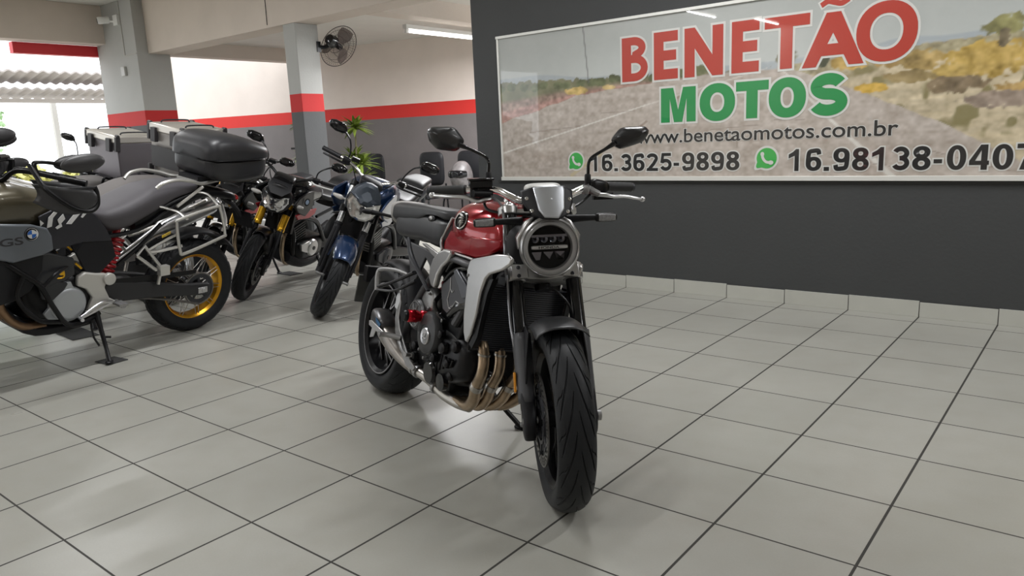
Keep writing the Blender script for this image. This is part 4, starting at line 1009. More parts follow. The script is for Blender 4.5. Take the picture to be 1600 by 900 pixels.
    each('visor_screw', [hexbolt((vx(y, z)+0.003, y, z), (0.95, y*2, 0.3), 0.0062, 0.003) for y, z in ((-0.070, 1.022), (-0.058, 0.982), (0.073, 1.015), (0.061, 0.975))], CHROME, vs)
    part('instrument', [sup([(1.225, 0, 1.045, 0.03, 0.012, 0.012, 3), (1.24, 0, 1.045, 0.062, 0.025, 0.02, 4), (1.30, -0.008, 1.045, 0.058, 0.024, 0.03, 4), (1.325, -0.008, 1.045, 0.03, 0.012, 0.015, 3)], 28, 3), b6(1.14, 1.25, -0.02, 0.02, 0.99, 1.03)], mat('pale_instrument_shell', (0.62, 0.62, 0.60), 0.4), t)
    # ---- indicators
    for sy in (-1, 1):
        z = 0.945
        st = part('indicator', [tube([(1.27, sy*0.08, z), (1.285, sy*0.13, z+0.002), (1.295, sy*0.18, z+0.002)], [0.015, 0.012, 0.010], n=14)], MATTEBLACK, t)
        part('indicator_case', [sup([(sy*0.172, 1.296, z+0.002, 0.012, 0.012, 0.012, 2.5), (sy*0.18, 1.298, z+0.002, 0.013, 0.0155, 0.0155, 3), (sy*0.235, 1.296, z+0.001, 0.012, 0.0145, 0.0145, 3), (sy*0.246, 1.294, z+0.001, 0.008, 0.009, 0.009, 2.5)], 20, 3, axis='y')], BLACK, st)
        part('indicator_lens', [sup([(sy*0.180, 1.308, z+0.002, 0.003, 0.009, 0.009, 2.5), (sy*0.186, 1.309, z+0.002, 0.006, 0.012, 0.012, 3), (sy*0.234, 1.306, z+0.001, 0.006, 0.011, 0.011, 3), (sy*0.240, 1.304, z+0.001, 0.003, 0.008, 0.008, 2.5)], 20, 3, axis='y')], mat('frosted_lens', (0.22, 0.22, 0.225), 0.25, coat=0.8, noise=0.5, nscale=140), st)
    # ---- mudguard
    fd = part('front_mudguard', [fender_arc(fc, 0.334, 0.172, R(17), R(-52), 0.034, 30, 16)], mat('mudguard_black', (0.02, 0.021, 0.023), 0.4), t, solid=0.004)
    each('mudguard_stay', [slab3([(1.355, sy*0.088, 0.60), (1.42, sy*0.088, 0.585), (1.43, sy*0.098, 0.50), (1.44, sy*0.104, 0.42), (1.40, sy*0.104, 0.43), (1.36, sy*0.100, 0.53)], (0, sy*0.006, 0)) for sy in (-1, 1)], MATTEBLACK, fd, bevel=0.002)
    # ---- hoses
    part('brake_hose', [tube([(1.06, -0.16, 1.03), (1.12, -0.13, 0.995), (1.20, -0.132, 0.93), (1.235, -0.137, 0.86), (1.25, -0.134, 0.76), (1.29, -0.136, 0.66), (1.33, -0.135, 0.57), (1.36, -0.12, 0.46)], 0.0045, n=8)], mat('clear_hose', (0.22, 0.22, 0.23), 0.2, metal=0.6), t)
    part('clutch_cable', [tube([(1.045, 0.215, 1.02), (1.12, 0.15, 0.985), (1.19, 0.05, 0.955), (1.13, -0.05, 0.95), (1.03, -0.12, 0.93)], 0.005, n=8)], BLACK, t)
    part('throttle_cable', [tube([(1.03, -0.185, 1.02), (1.09, -0.175, 0.98), (1.14, -0.10, 0.965), (1.15, 0.0, 0.96)], 0.0055, n=8)], BLACK, t)
    part('sensor_cable', [tube([(1.26, 0.0, 0.715), (1.29, 0.03, 0.70), (1.31, 0.07, 0.65), (1.31, 0.085, 0.58), (1.34, 0.08, 0.5)], 0.0045, n=8)], BLACK, t)
    XF.pop()
    # ---- tank
    tk = part('fuel_tank', [sup([(0.665, 0, 0.84, 0.05, 0.06, 0.05, 2.4), (0.69, 0, 0.86, 0.115, 0.09, 0.09, 2.6), (0.75, 0, 0.865, 0.148, 0.108, 0.09, 2.7), (0.83, 0, 0.86, 0.174, 0.124, 0.085, 2.7),
                                 (0.90, 0, 0.86, 0.178, 0.128, 0.088, 2.6), (0.98, 0, 0.86, 0.166, 0.124, 0.088, 2.6), (1.05, 0, 0.865, 0.150, 0.108, 0.085, 2.7), (1.10, 0, 0.865, 0.135, 0.082, 0.075, 2.8), (1.13, 0, 0.86, 0.10, 0.04, 0.05, 2.8)], 48, 7)], RED, t, sharp=60)
    part('tank_front_cover', [sup([(1.08, 0, 0.82, 0.10, 0.10, 0.10, 3), (1.12, 0, 0.82, 0.125, 0.10, 0.12, 3.4), (1.17, 0, 0.81, 0.118, 0.09, 0.12, 3.4), (1.20, 0, 0.80, 0.09, 0.06, 0.09, 3)], 28, 4)], MATTEBLACK, t)
    each('tank_skirt', [slab3([(0.675, sy*0.142, 0.80), (0.695, sy*0.148, 0.765), (0.80, sy*0.168, 0.772), (0.985, sy*0.162, 0.764), (1.06, sy*0.152, 0.785), (1.12, sy*0.138, 0.82), (1.12, sy*0.140, 0.85), (0.98, sy*0.170, 0.845), (0.86, sy*0.181, 0.85), (0.78, sy*0.160, 0.85), (0.71, sy*0.130, 0.86)], (0, -sy*0.02, 0)) for sy in (-1, 1)], RED, tk, bevel=0.008, sharp=50)
    each('tank_edge_trim', [tube([(0.70, sy*0.153, 0.762), (0.80, sy*0.172, 0.768), (0.985, sy*0.166, 0.760)], 0.005, n=8) for sy in (-1, 1)]+[tube([(0.715, sy*0.135, 0.90), (0.68, sy*0.145, 0.83), (0.672, sy*0.150, 0.80), (0.70, sy*0.156, 0.764)], 0.006, n=8) for sy in (-1, 1)], SATINSILVER, tk)
    part('fuel_cap', [lathe([(0.001, 0.012), (0.03, 0.012), (0.035, 0.004), (0.035, -0.01)], (0.93, 0, 0.998), (0.05, 0, 1), 28)], CHROME, tk)
    for sy in (-1, 1):
        bc = Vector((0.878, sy*0.178, 0.895)); an = Vector((0.22, sy, 0.20)).normalized()
        bd = part('tank_badge', [lathe([(0.035, -0.026), (0.037, 0.0), (0.034, 0.006), (0.030, 0.006), (0.030, 0.003), (0.001, 0.003)], bc, an, 36)], GLOSSBLACK, tk)
        u, w_, d = frame_of(an)
        part('badge_ring', [torus(bc+an*0.006, an, 0.032, 0.0025, 36, 8)], CHROME, bd)
        for k, (ta, tb, ln_) in enumerate([(0.95, 0.30, 0.030), (1.0, -0.05, 0.031), (0.85, -0.45, 0.028), (0.55, -0.80, 0.024)]):
            # four feathers fanning out from the root of the wing
            rt_ = bc+an*0.008+Vector((0.012, 0, 0.014-0.007*k)); tp = rt_+Vector((-ta, 0, tb)).normalized()*ln_
            part('wing_feather', tube([rt_, rt_*0.5+tp*0.5+Vector((0, 0, 0.003)), tp], [0.0062, 0.0060, 0.0015], n=8, flat=0.5), mat('white_enamel', (0.8, 0.78, 0.76), 0.45), bd)
    # ---- seat
    part('rider_seat', [sup([(0.125, 0, 0.840, 0.09, 0.04, 0.03, 2.6), (0.155, 0, 0.842, 0.138, 0.070, 0.064, 3.6), (0.30, 0, 0.842, 0.150, 0.065, 0.066, 5), (0.45, 0, 0.845, 0.154, 0.060, 0.064, 5), (0.58, 0, 0.845, 0.160, 0.055, 0.080, 4.2), (0.665, 0, 0.85, 0.158, 0.045, 0.086, 3.2), (0.735, 0, 0.86, 0.11, 0.035, 0.035, 2.8)], 44, 5)], LEATHER, t, sharp=60)
    part('seat_pad', [sup([(0.03, 0, 0.895, 0.06, 0.035, 0.03, 2.5), (0.055, 0, 0.89, 0.120, 0.050, 0.045, 3.4), (0.18, 0, 0.885, 0.145, 0.056, 0.040, 4.5), (0.40, 0, 0.890, 0.154, 0.050, 0.030, 5), (0.47, 0, 0.893, 0.157, 0.045, 0.012, 5), (0.56, 0, 0.900, 0.159, 0.034, -0.012, 5), (0.65, 0, 0.897, 0.156, 0.034, 0.010, 4.4), (0.70, 0, 0.897, 0.132, 0.032, 0.02, 3), (0.74, 0, 0.895, 0.08, 0.025, 0.02, 2.5)], 44, 5)], LEATHERD, t, sharp=60)
    part('seat_rear_trim', [sup([(-0.04, 0, 0.905, 0.04, 0.015, 0.02, 2.5), (-0.02, 0, 0.905, 0.09, 0.03, 0.05, 3), (0.04, 0, 0.905, 0.122, 0.042, 0.08, 3), (0.16, 0, 0.922, 0.118, 0.022, 0.02, 3), (0.24, 0, 0.935, 0.06, 0.01, 0.01, 3)], 36, 5)], mat('light_seat_vinyl', (0.30, 0.29, 0.28), 0.5, bump=0.3, bscale=700), t, sharp=60)
    for sy in (-1, 1):
        e = part('seat_badge', [ell((0.565, sy*0.156, 0.884), (0.034, 0.006, 0.014))], BLACK, t)
        part('silver_wing', [ell((0.565, sy*0.1615, 0.885), (0.016, 0.003, 0.008))], SATINSILVER, e)
    part('tail_unit', [sup([(-0.10, 0, 0.855, 0.04, 0.03, 0.02, 3), (-0.07, 0, 0.855, 0.07, 0.045, 0.03, 3), (0.1, 0, 0.83, 0.085, 0.05, 0.03, 3), (0.3, 0, 0.80, 0.09, 0.04, 0.03, 3)], 28, 4)], BLACK, t)
    part('tail_light', [sup([(-0.115, 0, 0.86, 0.03, 0.006, 0.006, 3), (-0.095, 0, 0.86, 0.045, 0.012, 0.012, 3)], 20, 2)], mat('red_tail_lens', (0.35, 0.005, 0.005), 0.15, coat=0.6), t)
    for sy in (-1, 1): part('rear_indicator', [tube([(-0.06, sy*0.07, 0.86), (-0.08, sy*0.12, 0.865), (-0.09, sy*0.17, 0.868)], [0.008, 0.008, 0.014]), ell((-0.09, sy*0.19, 0.868), (0.012, 0.03, 0.013))], MATTEBLACK, t)
    # ---- frame and subframe
    fr = MB()
    for sy in (-1, 1):
        fr.add(tube([(1.12, sy*0.06, 0.80), (1.0, sy*0.15, 0.74), (0.80, sy*0.165, 0.735), (0.62, sy*0.16, 0.60), (0.50, sy*0.15, 0.45), (0.44, sy*0.14, 0.34)], [0.03, 0.026, 0.024, 0.028, 0.034, 0.024], n=12, flat=0.6))
        fr.add(tube([(1.10, sy*0.05, 0.76), (0.98, sy*0.14, 0.62), (0.90, sy*0.16, 0.5)], 0.018, n=10))
        fr.add(slab3([(0.20, sy*0.125, 0.80), (0.28, sy*0.13, 0.77), (0.50, sy*0.14, 0.755), (0.68, sy*0.155, 0.735), (0.70, sy*0.16, 0.66), (0.64, sy*0.16, 0.63), (0.60, sy*0.155, 0.69), (0.54, sy*0.15, 0.72), (0.45, sy*0.145, 0.60), (0.40, sy*0.14, 0.58), (0.36, sy*0.135, 0.66), (0.30, sy*0.13, 0.735)], (0, -sy*0.014, 0)))
    fr.build('frame', mat('graphite_frame', (0.06, 0.06, 0.064), 0.42, metal=0.35), t, bevel=0.004)
    each('subframe_rail', [slab3([(0.50, sy*0.148, 0.775), (0.54, sy*0.150, 0.778), (0.73, sy*0.168, 0.748), (0.70, sy*0.166, 0.725)], (0, sy*0.010, 0)) for sy in (-1, 1)], SATINSILVER, t, bevel=0.003)
    # passenger peg hanger: long blade and two arms to the folded peg
    for sy in (-1, 1):
        ph = part('passenger_peg_hanger', [tube([(0.455, sy*0.20, 0.79), (0.52, sy*0.205, 0.72), (0.62, sy*0.205, 0.66), (0.715, sy*0.20, 0.60)], [0.007, 0.013, 0.011, 0.009], n=10, flat=0.5),
                                           tube([(0.575, sy*0.205, 0.655), (0.40, sy*0.215, 0.592), (0.245, sy*0.22, 0.548)], [0.013, 0.010, 0.011], n=8, flat=0.6),
                                           tube([(0.60, sy*0.205, 0.625), (0.42, sy*0.215, 0.555), (0.235, sy*0.22, 0.532)], [0.011, 0.009, 0.010], n=8, flat=0.6)], DARKGREY, t)
        part('passenger_peg', [tube([(0.235, sy*0.22, 0.53), (0.225, sy*0.222, 0.60), (0.25, sy*0.218, 0.625), (0.40, sy*0.215, 0.642), (0.52, sy*0.21, 0.64)], [0.014, 0.013, 0.010, 0.008, 0.006], n=8)], CASTALU, ph)
    # ---- rear plate holder on the swing arm
    hg = part('plate_holder', [tube([(0.05, 0.10, 0.36), (-0.12, 0.12, 0.46), (-0.27, 0.06, 0.53), (-0.335, 0.0, 0.54)], [0.014, 0.012, 0.011, 0.016], n=8), slab3([(-0.36, -0.07, 0.585), (-0.36, 0.07, 0.585), (-0.36, 0.07, 0.50), (-0.36, -0.07, 0.50)], (0.05, 0, 0))], BLACK, t, bevel=0.004)
    part('licence_plate_bracket', [slab3([(-0.375, -0.085, 0.53), (-0.375, 0.085, 0.53), (-0.40, 0.085, 0.38), (-0.40, -0.085, 0.38)], (-0.012, 0, 0))], mat('plate_back_grey', (0.055, 0.055, 0.052), 0.5), hg, bevel=0.004)
    part('rear_hugger', [fender_arc(rc, 0.345, 0.16, R(75), R(-15), 0.03, 24, 10)], MATTEBLACK, t, solid=0.004)
    # ---- swing arm (single sided, on the far side) and shock
    part('swing_arm', [sup([(-0.04, 0.13, 0.316, 0.035, 0.05, 0.05, 3), (0.05, 0.135, 0.32, 0.04, 0.075, 0.06, 3), (0.22, 0.13, 0.36, 0.05, 0.06, 0.05, 3), (0.36, 0.06, 0.39, 0.11, 0.055, 0.05, 3), (0.46, 0.0, 0.39, 0.13, 0.045, 0.045, 3)], 28, 5)], mat('swing_arm_black', (0.02, 0.02, 0.022), 0.35, metal=0.3), t)
    part('shock_absorber', [cyl((0.44, 0, 0.45), (0.55, 0, 0.72), 0.016)]+[torus((0.455+0.012*k, 0, 0.49+0.0295*k), (0.377, 0, 0.926), 0.032, 0.006, 24, 8) for k in range(7)], mat('shock_red', (0.25, 0.01, 0.015), 0.35), t)
    part('final_drive_chain', [tube([(0.0, 0.125, 0.40), (0.25, 0.125, 0.42), (0.46, 0.125, 0.43)], 0.008, n=6), tube([(0.0, 0.125, 0.23), (0.25, 0.125, 0.30), (0.46, 0.125, 0.36)], 0.008, n=6)], DARKGREY, t)
    # ---- radiator
    rd = MB()
    def rad(i, j): y = -0.175+0.385*j; z = 0.69-0.245*i; return (1.135-0.05*i-0.35*y*y*2.0, y, z)
    rd.add(grid(rad, 12, 14)); rad_o = rd.build('radiator', mat('radiator_core', (0.012, 0.012, 0.014), 0.5), t, solid=0.03)
    fins = MB()
    for k in range(30):
        z = 0.685-0.235*k/29; i = (0.69-z)/0.245
        fins.add(tube([(1.135-0.05*i-0.7*y*y+0.0175, y, z) for y in (-0.17, -0.12, -0.06, 0, 0.06, 0.12, 0.17, 0.205)], 0.0022, n=5, sub=2))
    fins.build('radiator_tubes', mat('radiator_fin', (0.10, 0.105, 0.125), 0.35, metal=0.6), rad_o)
    part('radiator_tank', [tube([(1.115, sy*0.172, 0.70), (1.09, sy*0.175, 0.58), (1.065, sy*0.172, 0.44)], 0.016, n=10, flat=0.7) for sy in (-1, 1)]+[b6(1.105, 1.155, -0.12, 0.12, 0.69, 0.72)], BLACK, rad_o)
    # ---- silver radiator shrouds
    for sy in (-1, 1):
        out = [(1.050, 0.748), (1.056, 0.762), (1.10, 0.772), (1.215, 0.803), (1.275, 0.806), (1.297, 0.795), (1.290, 0.775), (1.255, 0.752), (1.190, 0.728), (1.172, 0.710), (1.155, 0.66), (1.140, 0.58), (1.108, 0.505), (1.078, 0.468), (1.064, 0.470), (1.050, 0.50), (1.046, 0.56), (1.056, 0.66), (1.056, 0.70), (1.040, 0.722)]
        cx = 1.10; cz = 0.70; K = len(out); n = 8; v = []; f = []
        def yy(x, z): return sy*((0.222 if sy < 0 else 0.212)-(0.16 if sy < 0 else 0.62)*max(0, x-1.12)-0.14*max(0, 0.62-z)-0.10*max(0, 1.08-x))
        # strip mesh: scan outline by height so that the blade keeps its bend
        ring0 = [(x, yy(x, z), z) for x, z in out]; ring1 = [(x-0.0, yy(x, z)-sy*0.014, z) for x, z in out]
        sb = MB(); sb.add((ring0+ring1, [tuple(range(K)), tuple(range(2*K-1, K-1, -1))]+[(i, (i+1) % K, K+(i+1) % K, K+i) for i in range(K)]))
        so = sb.build('radiator_shroud', SATINSILVER, t, bevel=0.011, sharp=60, segs=5)
        inner = [(x+dx, z) for (x, z), dx in zip([(1.172, 0.708), (1.155, 0.66), (1.140, 0.58), (1.108, 0.505), (1.078, 0.462), (1.10, 0.452), (1.135, 0.50), (1.160, 0.58), (1.180, 0.66), (1.20, 0.715)], [0]*10)]
        part('shroud_inner_edge', [slab3([(x, yy(x, z)-sy*0.012, z) for x, z in inner], (0, -sy*0.02, 0))], BLACK, so)
        part('shroud_bolt', [hexbolt((1.062, yy(1.062, 0.708)-sy*0.001, 0.708), (0, sy, 0), 0.006, 0.004)], CASTALU, so)
        # engine side cover with lines
        cvr = [(0.845, 0.690), (0.882, 0.712), (0.905, 0.705), (0.990, 0.663), (0.984, 0.608), (0.955, 0.565), (0.906, 0.531), (0.85, 0.525), (0.792, 0.54), (0.762, 0.60), (0.750, 0.634), (0.79, 0.655)]
        co = part('cylinder_cover', [prism(cvr, sy*0.135, sy*0.168, 'xz')], mat('cover_graphite', (0.085, 0.086, 0.092), 0.38, metal=0.4), t, bevel=0.008)
        part('cover_rib', [prism([(0.862, 0.700), (0.885, 0.712), (0.992, 0.655), (0.985, 0.615), (0.960, 0.610)], sy*0.168, sy*0.178, 'xz')], mat('rib_grey', (0.13, 0.135, 0.15), 0.35, metal=0.5), co, bevel=0.003)
        ln = [[(0.835, 0.672), (0.842, 0.630), (0.862, 0.618), (0.872, 0.628)], [(0.842, 0.628), (0.83, 0.585), (0.852, 0.556), (0.885, 0.572), (0.90, 0.59), (0.93, 0.585)], [(0.885, 0.572), (0.872, 0.556), (0.852, 0.556)]]
        each('cover_line', [tube([(x, sy*0.1695, z) for x, z in l_], 0.0022, n=6, smooth=False) for l_ in ln], mat('pale_line', (0.4, 0.4, 0.4), 0.4, metal=0.4), co)
        # silver side scoop behind the tank
        sc = MB(); sc.add(slab3([(a_, sy*0.170, b_) for a_, b_ in [(0.690, 0.650), (0.686, 0.690), (0.705, 0.730), (0.745, 0.762), (0.800, 0.778), (0.845, 0.775), (0.856, 0.760), (0.835, 0.735), (0.790, 0.705), (0.762, 0.670), (0.752, 0.630), (0.742, 0.615), (0.715, 0.622)]], (0, sy*0.026, 0))); sc.build('side_scoop', SATINSILVER, t, bevel=0.012, sharp=60, segs=5)
        each('scoop_recess', [tube([(0.80, sy*0.168, 0.69), (0.85, sy*0.166, 0.735), (0.93, sy*0.16, 0.745)], [0.012, 0.018, 0.012], n=10, flat=0.5), tube([(0.78, sy*0.166, 0.655), (0.84, sy*0.164, 0.70), (0.93, sy*0.16, 0.72), (1.0, sy*0.15, 0.73)], 0.009, n=8)], GLOSSBLACK, t)
    part('airbox', [sup([(0.62, 0, 0.70, 0.10, 0.05, 0.05, 3), (0.70, 0, 0.70, 0.14, 0.065, 0.08, 3), (0.95, 0, 0.70, 0.145, 0.06, 0.10, 3), (1.06, 0, 0.72, 0.12, 0.05, 0.05, 3)], 24, 3)], BLACK, t)
    # ---- engine
    part('crankcase', [sup([(0.46, 0, 0.40, 0.12, 0.08, 0.08, 3.5), (0.50, 0, 0.40, 0.155, 0.12, 0.12, 4), (0.64, 0, 0.385, 0.165, 0.12, 0.14, 4), (0.86, 0, 0.38, 0.165, 0.11, 0.13, 4), (0.98, 0, 0.38, 0.145, 0.07, 0.09, 4), (1.01, 0, 0.38, 0.10, 0.04, 0.05, 3)], 36, 3)], ENGBLACK, t, sharp=50)
    part('cylinder_block', [box((0.865, 0, 0.555), (0.20, 0.30, 0.26), rot=Matrix.Rotation(R(-22), 3, 'Y').inverted())], ENGBLACK, t, bevel=0.012)
    part('cylinder_head', [box((0.935, 0, 0.64), (0.22, 0.32, 0.10), rot=Matrix.Rotation(R(-22), 3, 'Y').inverted())], ENGBLACK, t, bevel=0.012)
    part('oil_pan', [sup([(0.52, 0, 0.27, 0.08, 0.04, 0.05, 4), (0.56, 0, 0.27, 0.12, 0.05, 0.07, 4), (0.80, 0, 0.26, 0.12, 0.05, 0.08, 4), (0.84, 0, 0.27, 0.08, 0.03, 0.05, 4)], 28, 3)], ENGBLACK, t)
    part('oil_filter', [lathe([(0.001, 0.08), (0.03, 0.08), (0.036, 0.07), (0.036, 0.0)], (0.97, -0.02, 0.335), (1, 0, -0.15), 28)], GLOSSBLACK, t)
    for sy in (-1,):
        # big covers on the near side
        cc = part('clutch_cover', [lathe([(0.088, 0.0), (0.088, 0.018), (0.080, 0.030), (0.060, 0.036), (0.036, 0.040), (0.034, 0.036), (0.001, 0.034)], (0.735, sy*0.165, 0.432), (0, sy, 0), 48)], mat('cover_dark_grey', (0.045, 0.046, 0.048), 0.4, metal=0.3), t)
        part('cover_disc', [lathe([(0.033, 0.030), (0.034, 0.043), (0.031, 0.047), (0.026, 0.0455), (0.001, 0.0455)], (0.755, sy*0.165, 0.425), (0, sy, 0), 36)], ALU, cc)
        each('emblem_mark', [ell((0.755, sy*0.2115, 0.430), (0.012, 0.003, 0.010)), ell((0.755, sy*0.2115, 0.415), (0.016, 0.003, 0.006))], CASTALU, cc)
        pc = part('starter_cover', [lathe([(0.066, 0.0), (0.066, 0.012), (0.058, 0.022), (0.001, 0.022)], (0.590, sy*0.165, 0.485), (0, sy, 0), 40)], mat('ribbed_cover', (0.11, 0.11, 0.112), 0.4, metal=0.6), t)
        part('cover_spokes', [torus((0.590, sy*0.188, 0.485), (0, 1, 0), 0.052, 0.003, 36, 6), torus((0.590, sy*0.188, 0.485), (0, 1, 0), 0.022, 0.003, 28, 6)]+[tube([(0.590+0.022*math.cos(a), sy*0.188, 0.485+0.022*math.sin(a)), (0.590+0.052*math.cos(a), sy*0.188, 0.485+0.052*math.sin(a))], 0.003, n=6) for a in [k*PI/3 for k in range(6)]], mat('spoke_grey', (0.2, 0.2, 0.2), 0.4, metal=0.6), pc)
        part('cylinder_side_casting', [sup([(0.555, sy*0.13, 0.555, 0.02, 0.02, 0.02, 2.5), (0.575, sy*0.135, 0.555, 0.028, 0.04, 0.05, 3), (0.65, sy*0.14, 0.56, 0.034, 0.05, 0.05, 3), (0.70, sy*0.14, 0.55, 0.028, 0.04, 0.04, 3), (0.715, sy*0.135, 0.55, 0.01, 0.01, 0.01, 2.5)], 24, 4)], CASTALU, t)
        each('casting_bolt', [hexbolt((x, sy*0.172, z), (0, sy, 0), 0.006, 0.006) for x, z in ((0.60, 0.59), (0.68, 0.585), (0.685, 0.525), (0.61, 0.53), (0.66, 0.50), (0.82, 0.50), (0.84, 0.38), (0.79, 0.34), (0.70, 0.325), (0.65, 0.35))], CASTALU, t)
        fs = part('frame_slider', [lathe([(0.022, -0.01), (0.026, 0.008), (0.026, 0.018), (0.020, 0.024), (0.022, 0.032), (0.026, 0.040), (0.026, 0.076), (0.023, 0.082)], (0.668, sy*0.175, 0.488), (0.0, sy, 0), 32)], REDANOD, t)
        part('slider_cap', [lathe([(0.0235, 0.080), (0.0235, 0.090), (0.019, 0.096), (0.001, 0.096)], (0.668, sy*0.175, 0.488), (0.0, sy, 0), 28)], BLACK, fs)
    part('alternator_cover', [lathe([(0.085, 0.0), (0.085, 0.03), (0.06, 0.045), (0.001, 0.047)], (0.735, 0.16, 0.43), (0, 1, 0), 36)], DARKGREY, t)
    each('water_pipe', [tube([(0.86, -0.165, 0.53), (0.93, -0.175, 0.57), (1.02, -0.17, 0.60), (1.08, -0.15, 0.64)], 0.014, n=10), tube([(0.70, -0.12, 0.60), (0.72, -0.165, 0.56), (0.76, -0.17, 0.52), (0.83, -0.17, 0.50)], 0.009, n=8)], GLOSSBLACK, t)
    cl = MB()
    rr = random.Random(5)
    for (x, y, z, s) in [(0.80, -0.17, 0.35, 0.02), (0.86, -0.165, 0.40, 0.025), (0.90, -0.16, 0.35, 0.02), (0.93, -0.15, 0.42, 0.025), (0.84, -0.17, 0.45, 0.018), (0.62, -0.17, 0.36, 0.02), (0.60, -0.16, 0.31, 0.022), (0.90, -0.14, 0.30, 0.02), (0.95, -0.08, 0.30, 0.02), (0.97, 0.06, 0.34, 0.025)]:
        cl = MB(); cl.add(lathe([(s*0.9, 0.0), (s, 0.006), (s*0.8, 0.02), (s*0.4, 0.024), (0.001, 0.024)], (x, y, z), (0.15, -1, 0), 16))
        cl.add(hexbolt((x+s*0.7, y-0.002, z+s*0.7), (0, -1, 0), 0.005, 0.01)); cl.build('crankcase_boss', ENGBLACK, t)
    for k in range(5): part('crankcase_rib', tube([(0.80+0.03*k, -0.164, 0.30+0.01*k), (0.815+0.03*k, -0.166, 0.37)], 0.005, n=6), ENGBLACK, t)
    each('side_case', [lathe([(0.05, 0), (0.05, 0.01), (0.042, 0.02), (0.001, 0.02)], (0.755, -0.155, 0.28), (0, -1, -0.1), 28), lathe([(0.034, 0), (0.034, 0.02), (0.001, 0.022)], (0.87, -0.155, 0.27), (0, -1, -0.1), 24)], GLOSSBLACK, t)
    # ---- near side footrest plate, brake pedal, heel guard
    for sy in (-1, 1):
        hp = part('footrest_hanger', [slab3([(0.40, sy*0.175, 0.545), (0.425, sy*0.175, 0.51), (0.432, sy*0.18, 0.44), (0.47, sy*0.185, 0.40), (0.52, sy*0.185, 0.36), (0.60, sy*0.185, 0.30), (0.66, sy*0.18, 0.275), (0.64, sy*0.18, 0.255), (0.58, sy*0.185, 0.265), (0.50, sy*0.19, 0.33), (0.44, sy*0.19, 0.38), (0.40, sy*0.18, 0.43), (0.385, sy*0.175, 0.47)], (0, sy*0.009, 0))], CASTALU, t, bevel=0.003)
        part('heel_guard', [slab3([(0.385, sy*0.185, 0.53), (0.405, sy*0.18, 0.565), (0.422, sy*0.18, 0.51), (0.408, sy*0.185, 0.47), (0.39, sy*0.19, 0.48)], (0, sy*0.004, 0))], SATINSILVER, hp, bevel=0.002)
        part('footpeg', [tube([(0.50, sy*0.195, 0.365), (0.47, sy*0.245, 0.37), (0.46, sy*0.275, 0.37)], [0.012, 0.011, 0.012], n=10), lathe([(0.012, 0), (0.012, 0.004), (0.006, 0.005), (0.001, 0.005)], (0.46, sy*0.275, 0.37), (0, sy, 0), 12)], CASTALU, hp)
    part('brake_pedal', [tube([(0.50, -0.20, 0.35), (0.58, -0.215, 0.325), (0.66, -0.225, 0.325), (0.70, -0.235, 0.335)], [0.009, 0.007, 0.007, 0.009], n=8), cyl((0.69, -0.225, 0.333), (0.705, -0.26, 0.337), 0.008)], CASTALU, t)
    # ---- exhaust: four headers, collector, silencer
    for k, (y0, xo) in enumerate([(-0.130, 0.0), (-0.055, -0.01), (0.030, -0.01), (0.105, 0.0)]):
        pth = [(1.00+xo, y0, 0.50), (1.075+xo, y0-0.004*(1 if y0 < 0 else -1), 0.475), (1.098+xo, y0, 0.42), (1.10+xo, y0, 0.36), (1.055+xo, y0*0.92, 0.295), (1.025+xo, y0*0.8, 0.245), (0.97, y0*0.6-0.015, 0.205), (0.88, y0*0.45-0.04, 0.200)]
        h = part('header_pipe', [tube(pth, [0.020, 0.0205, 0.0205, 0.0205, 0.022, 0.023, 0.022, 0.02], n=18)], EXH, t)
        each('pipe_joint', [lathe([(0.0235, -0.012), (0.025, -0.009), (0.025, 0.009), (0.0235, 0.012)], (1.060+xo, y0*0.93, 0.300), (0.55, 0, 0.8), 20), lathe([(0.024, -0.004), (0.024, 0.004), (0.0205, 0.004), (0.0205, -0.004)], (1.097+xo, y0, 0.43), (0.1, 0, 1), 20)], EXHG, h)
    part('collector_pipe', [tube([(0.97, -0.085, 0.198), (0.90, -0.098, 0.193), (0.80, -0.112, 0.200), (0.745, -0.122, 0.218), (0.70, -0.135, 0.236), (0.64, -0.152, 0.250), (0.58, -0.165, 0.262)], [0.021, 0.021, 0.021, 0.021, 0.021, 0.021, 0.024], n=18)], EXHG, t)
    each('pipe_clamp', [lathe([(0.026, -0.008), (0.028, -0.006), (0.028, 0.006), (0.026, 0.008)], p, d, 20) for p, d in [((0.63, -0.155, 0.252), (-0.9, -0.2, 0.17)), ((0.60, -0.160, 0.258), (-0.9, -0.2, 0.17)), ((0.745, -0.122, 0.218), (-0.8, -0.15, 0.3))]], CASTALU, t)
    part('lower_crossover', [tube([(0.98, 0.02, 0.205), (0.90, 0.05, 0.19), (0.80, 0.03, 0.185), (0.72, -0.06, 0.205)], 0.019, n=14)], EXHG, t)
    sl = part('silencer', [sup([(0.31, -0.200, 0.375, 0.022, 0.025, 0.02, 3), (0.33, -0.200, 0.368, 0.036, 0.040, 0.036, 3), (0.41, -0.196, 0.335, 0.037, 0.040, 0.037, 3), (0.48, -0.186, 0.303, 0.033, 0.034, 0.034, 2.6), (0.54, -0.174, 0.277, 0.029, 0.029, 0.029, 2.2), (0.59, -0.162, 0.260, 0.025, 0.025, 0.025, 2)], 32, 5)], mat('brushed_dull_steel', (0.30, 0.28, 0.26), 0.38, metal=0.95, noise=0.3, nscale=16), t, sharp=60)
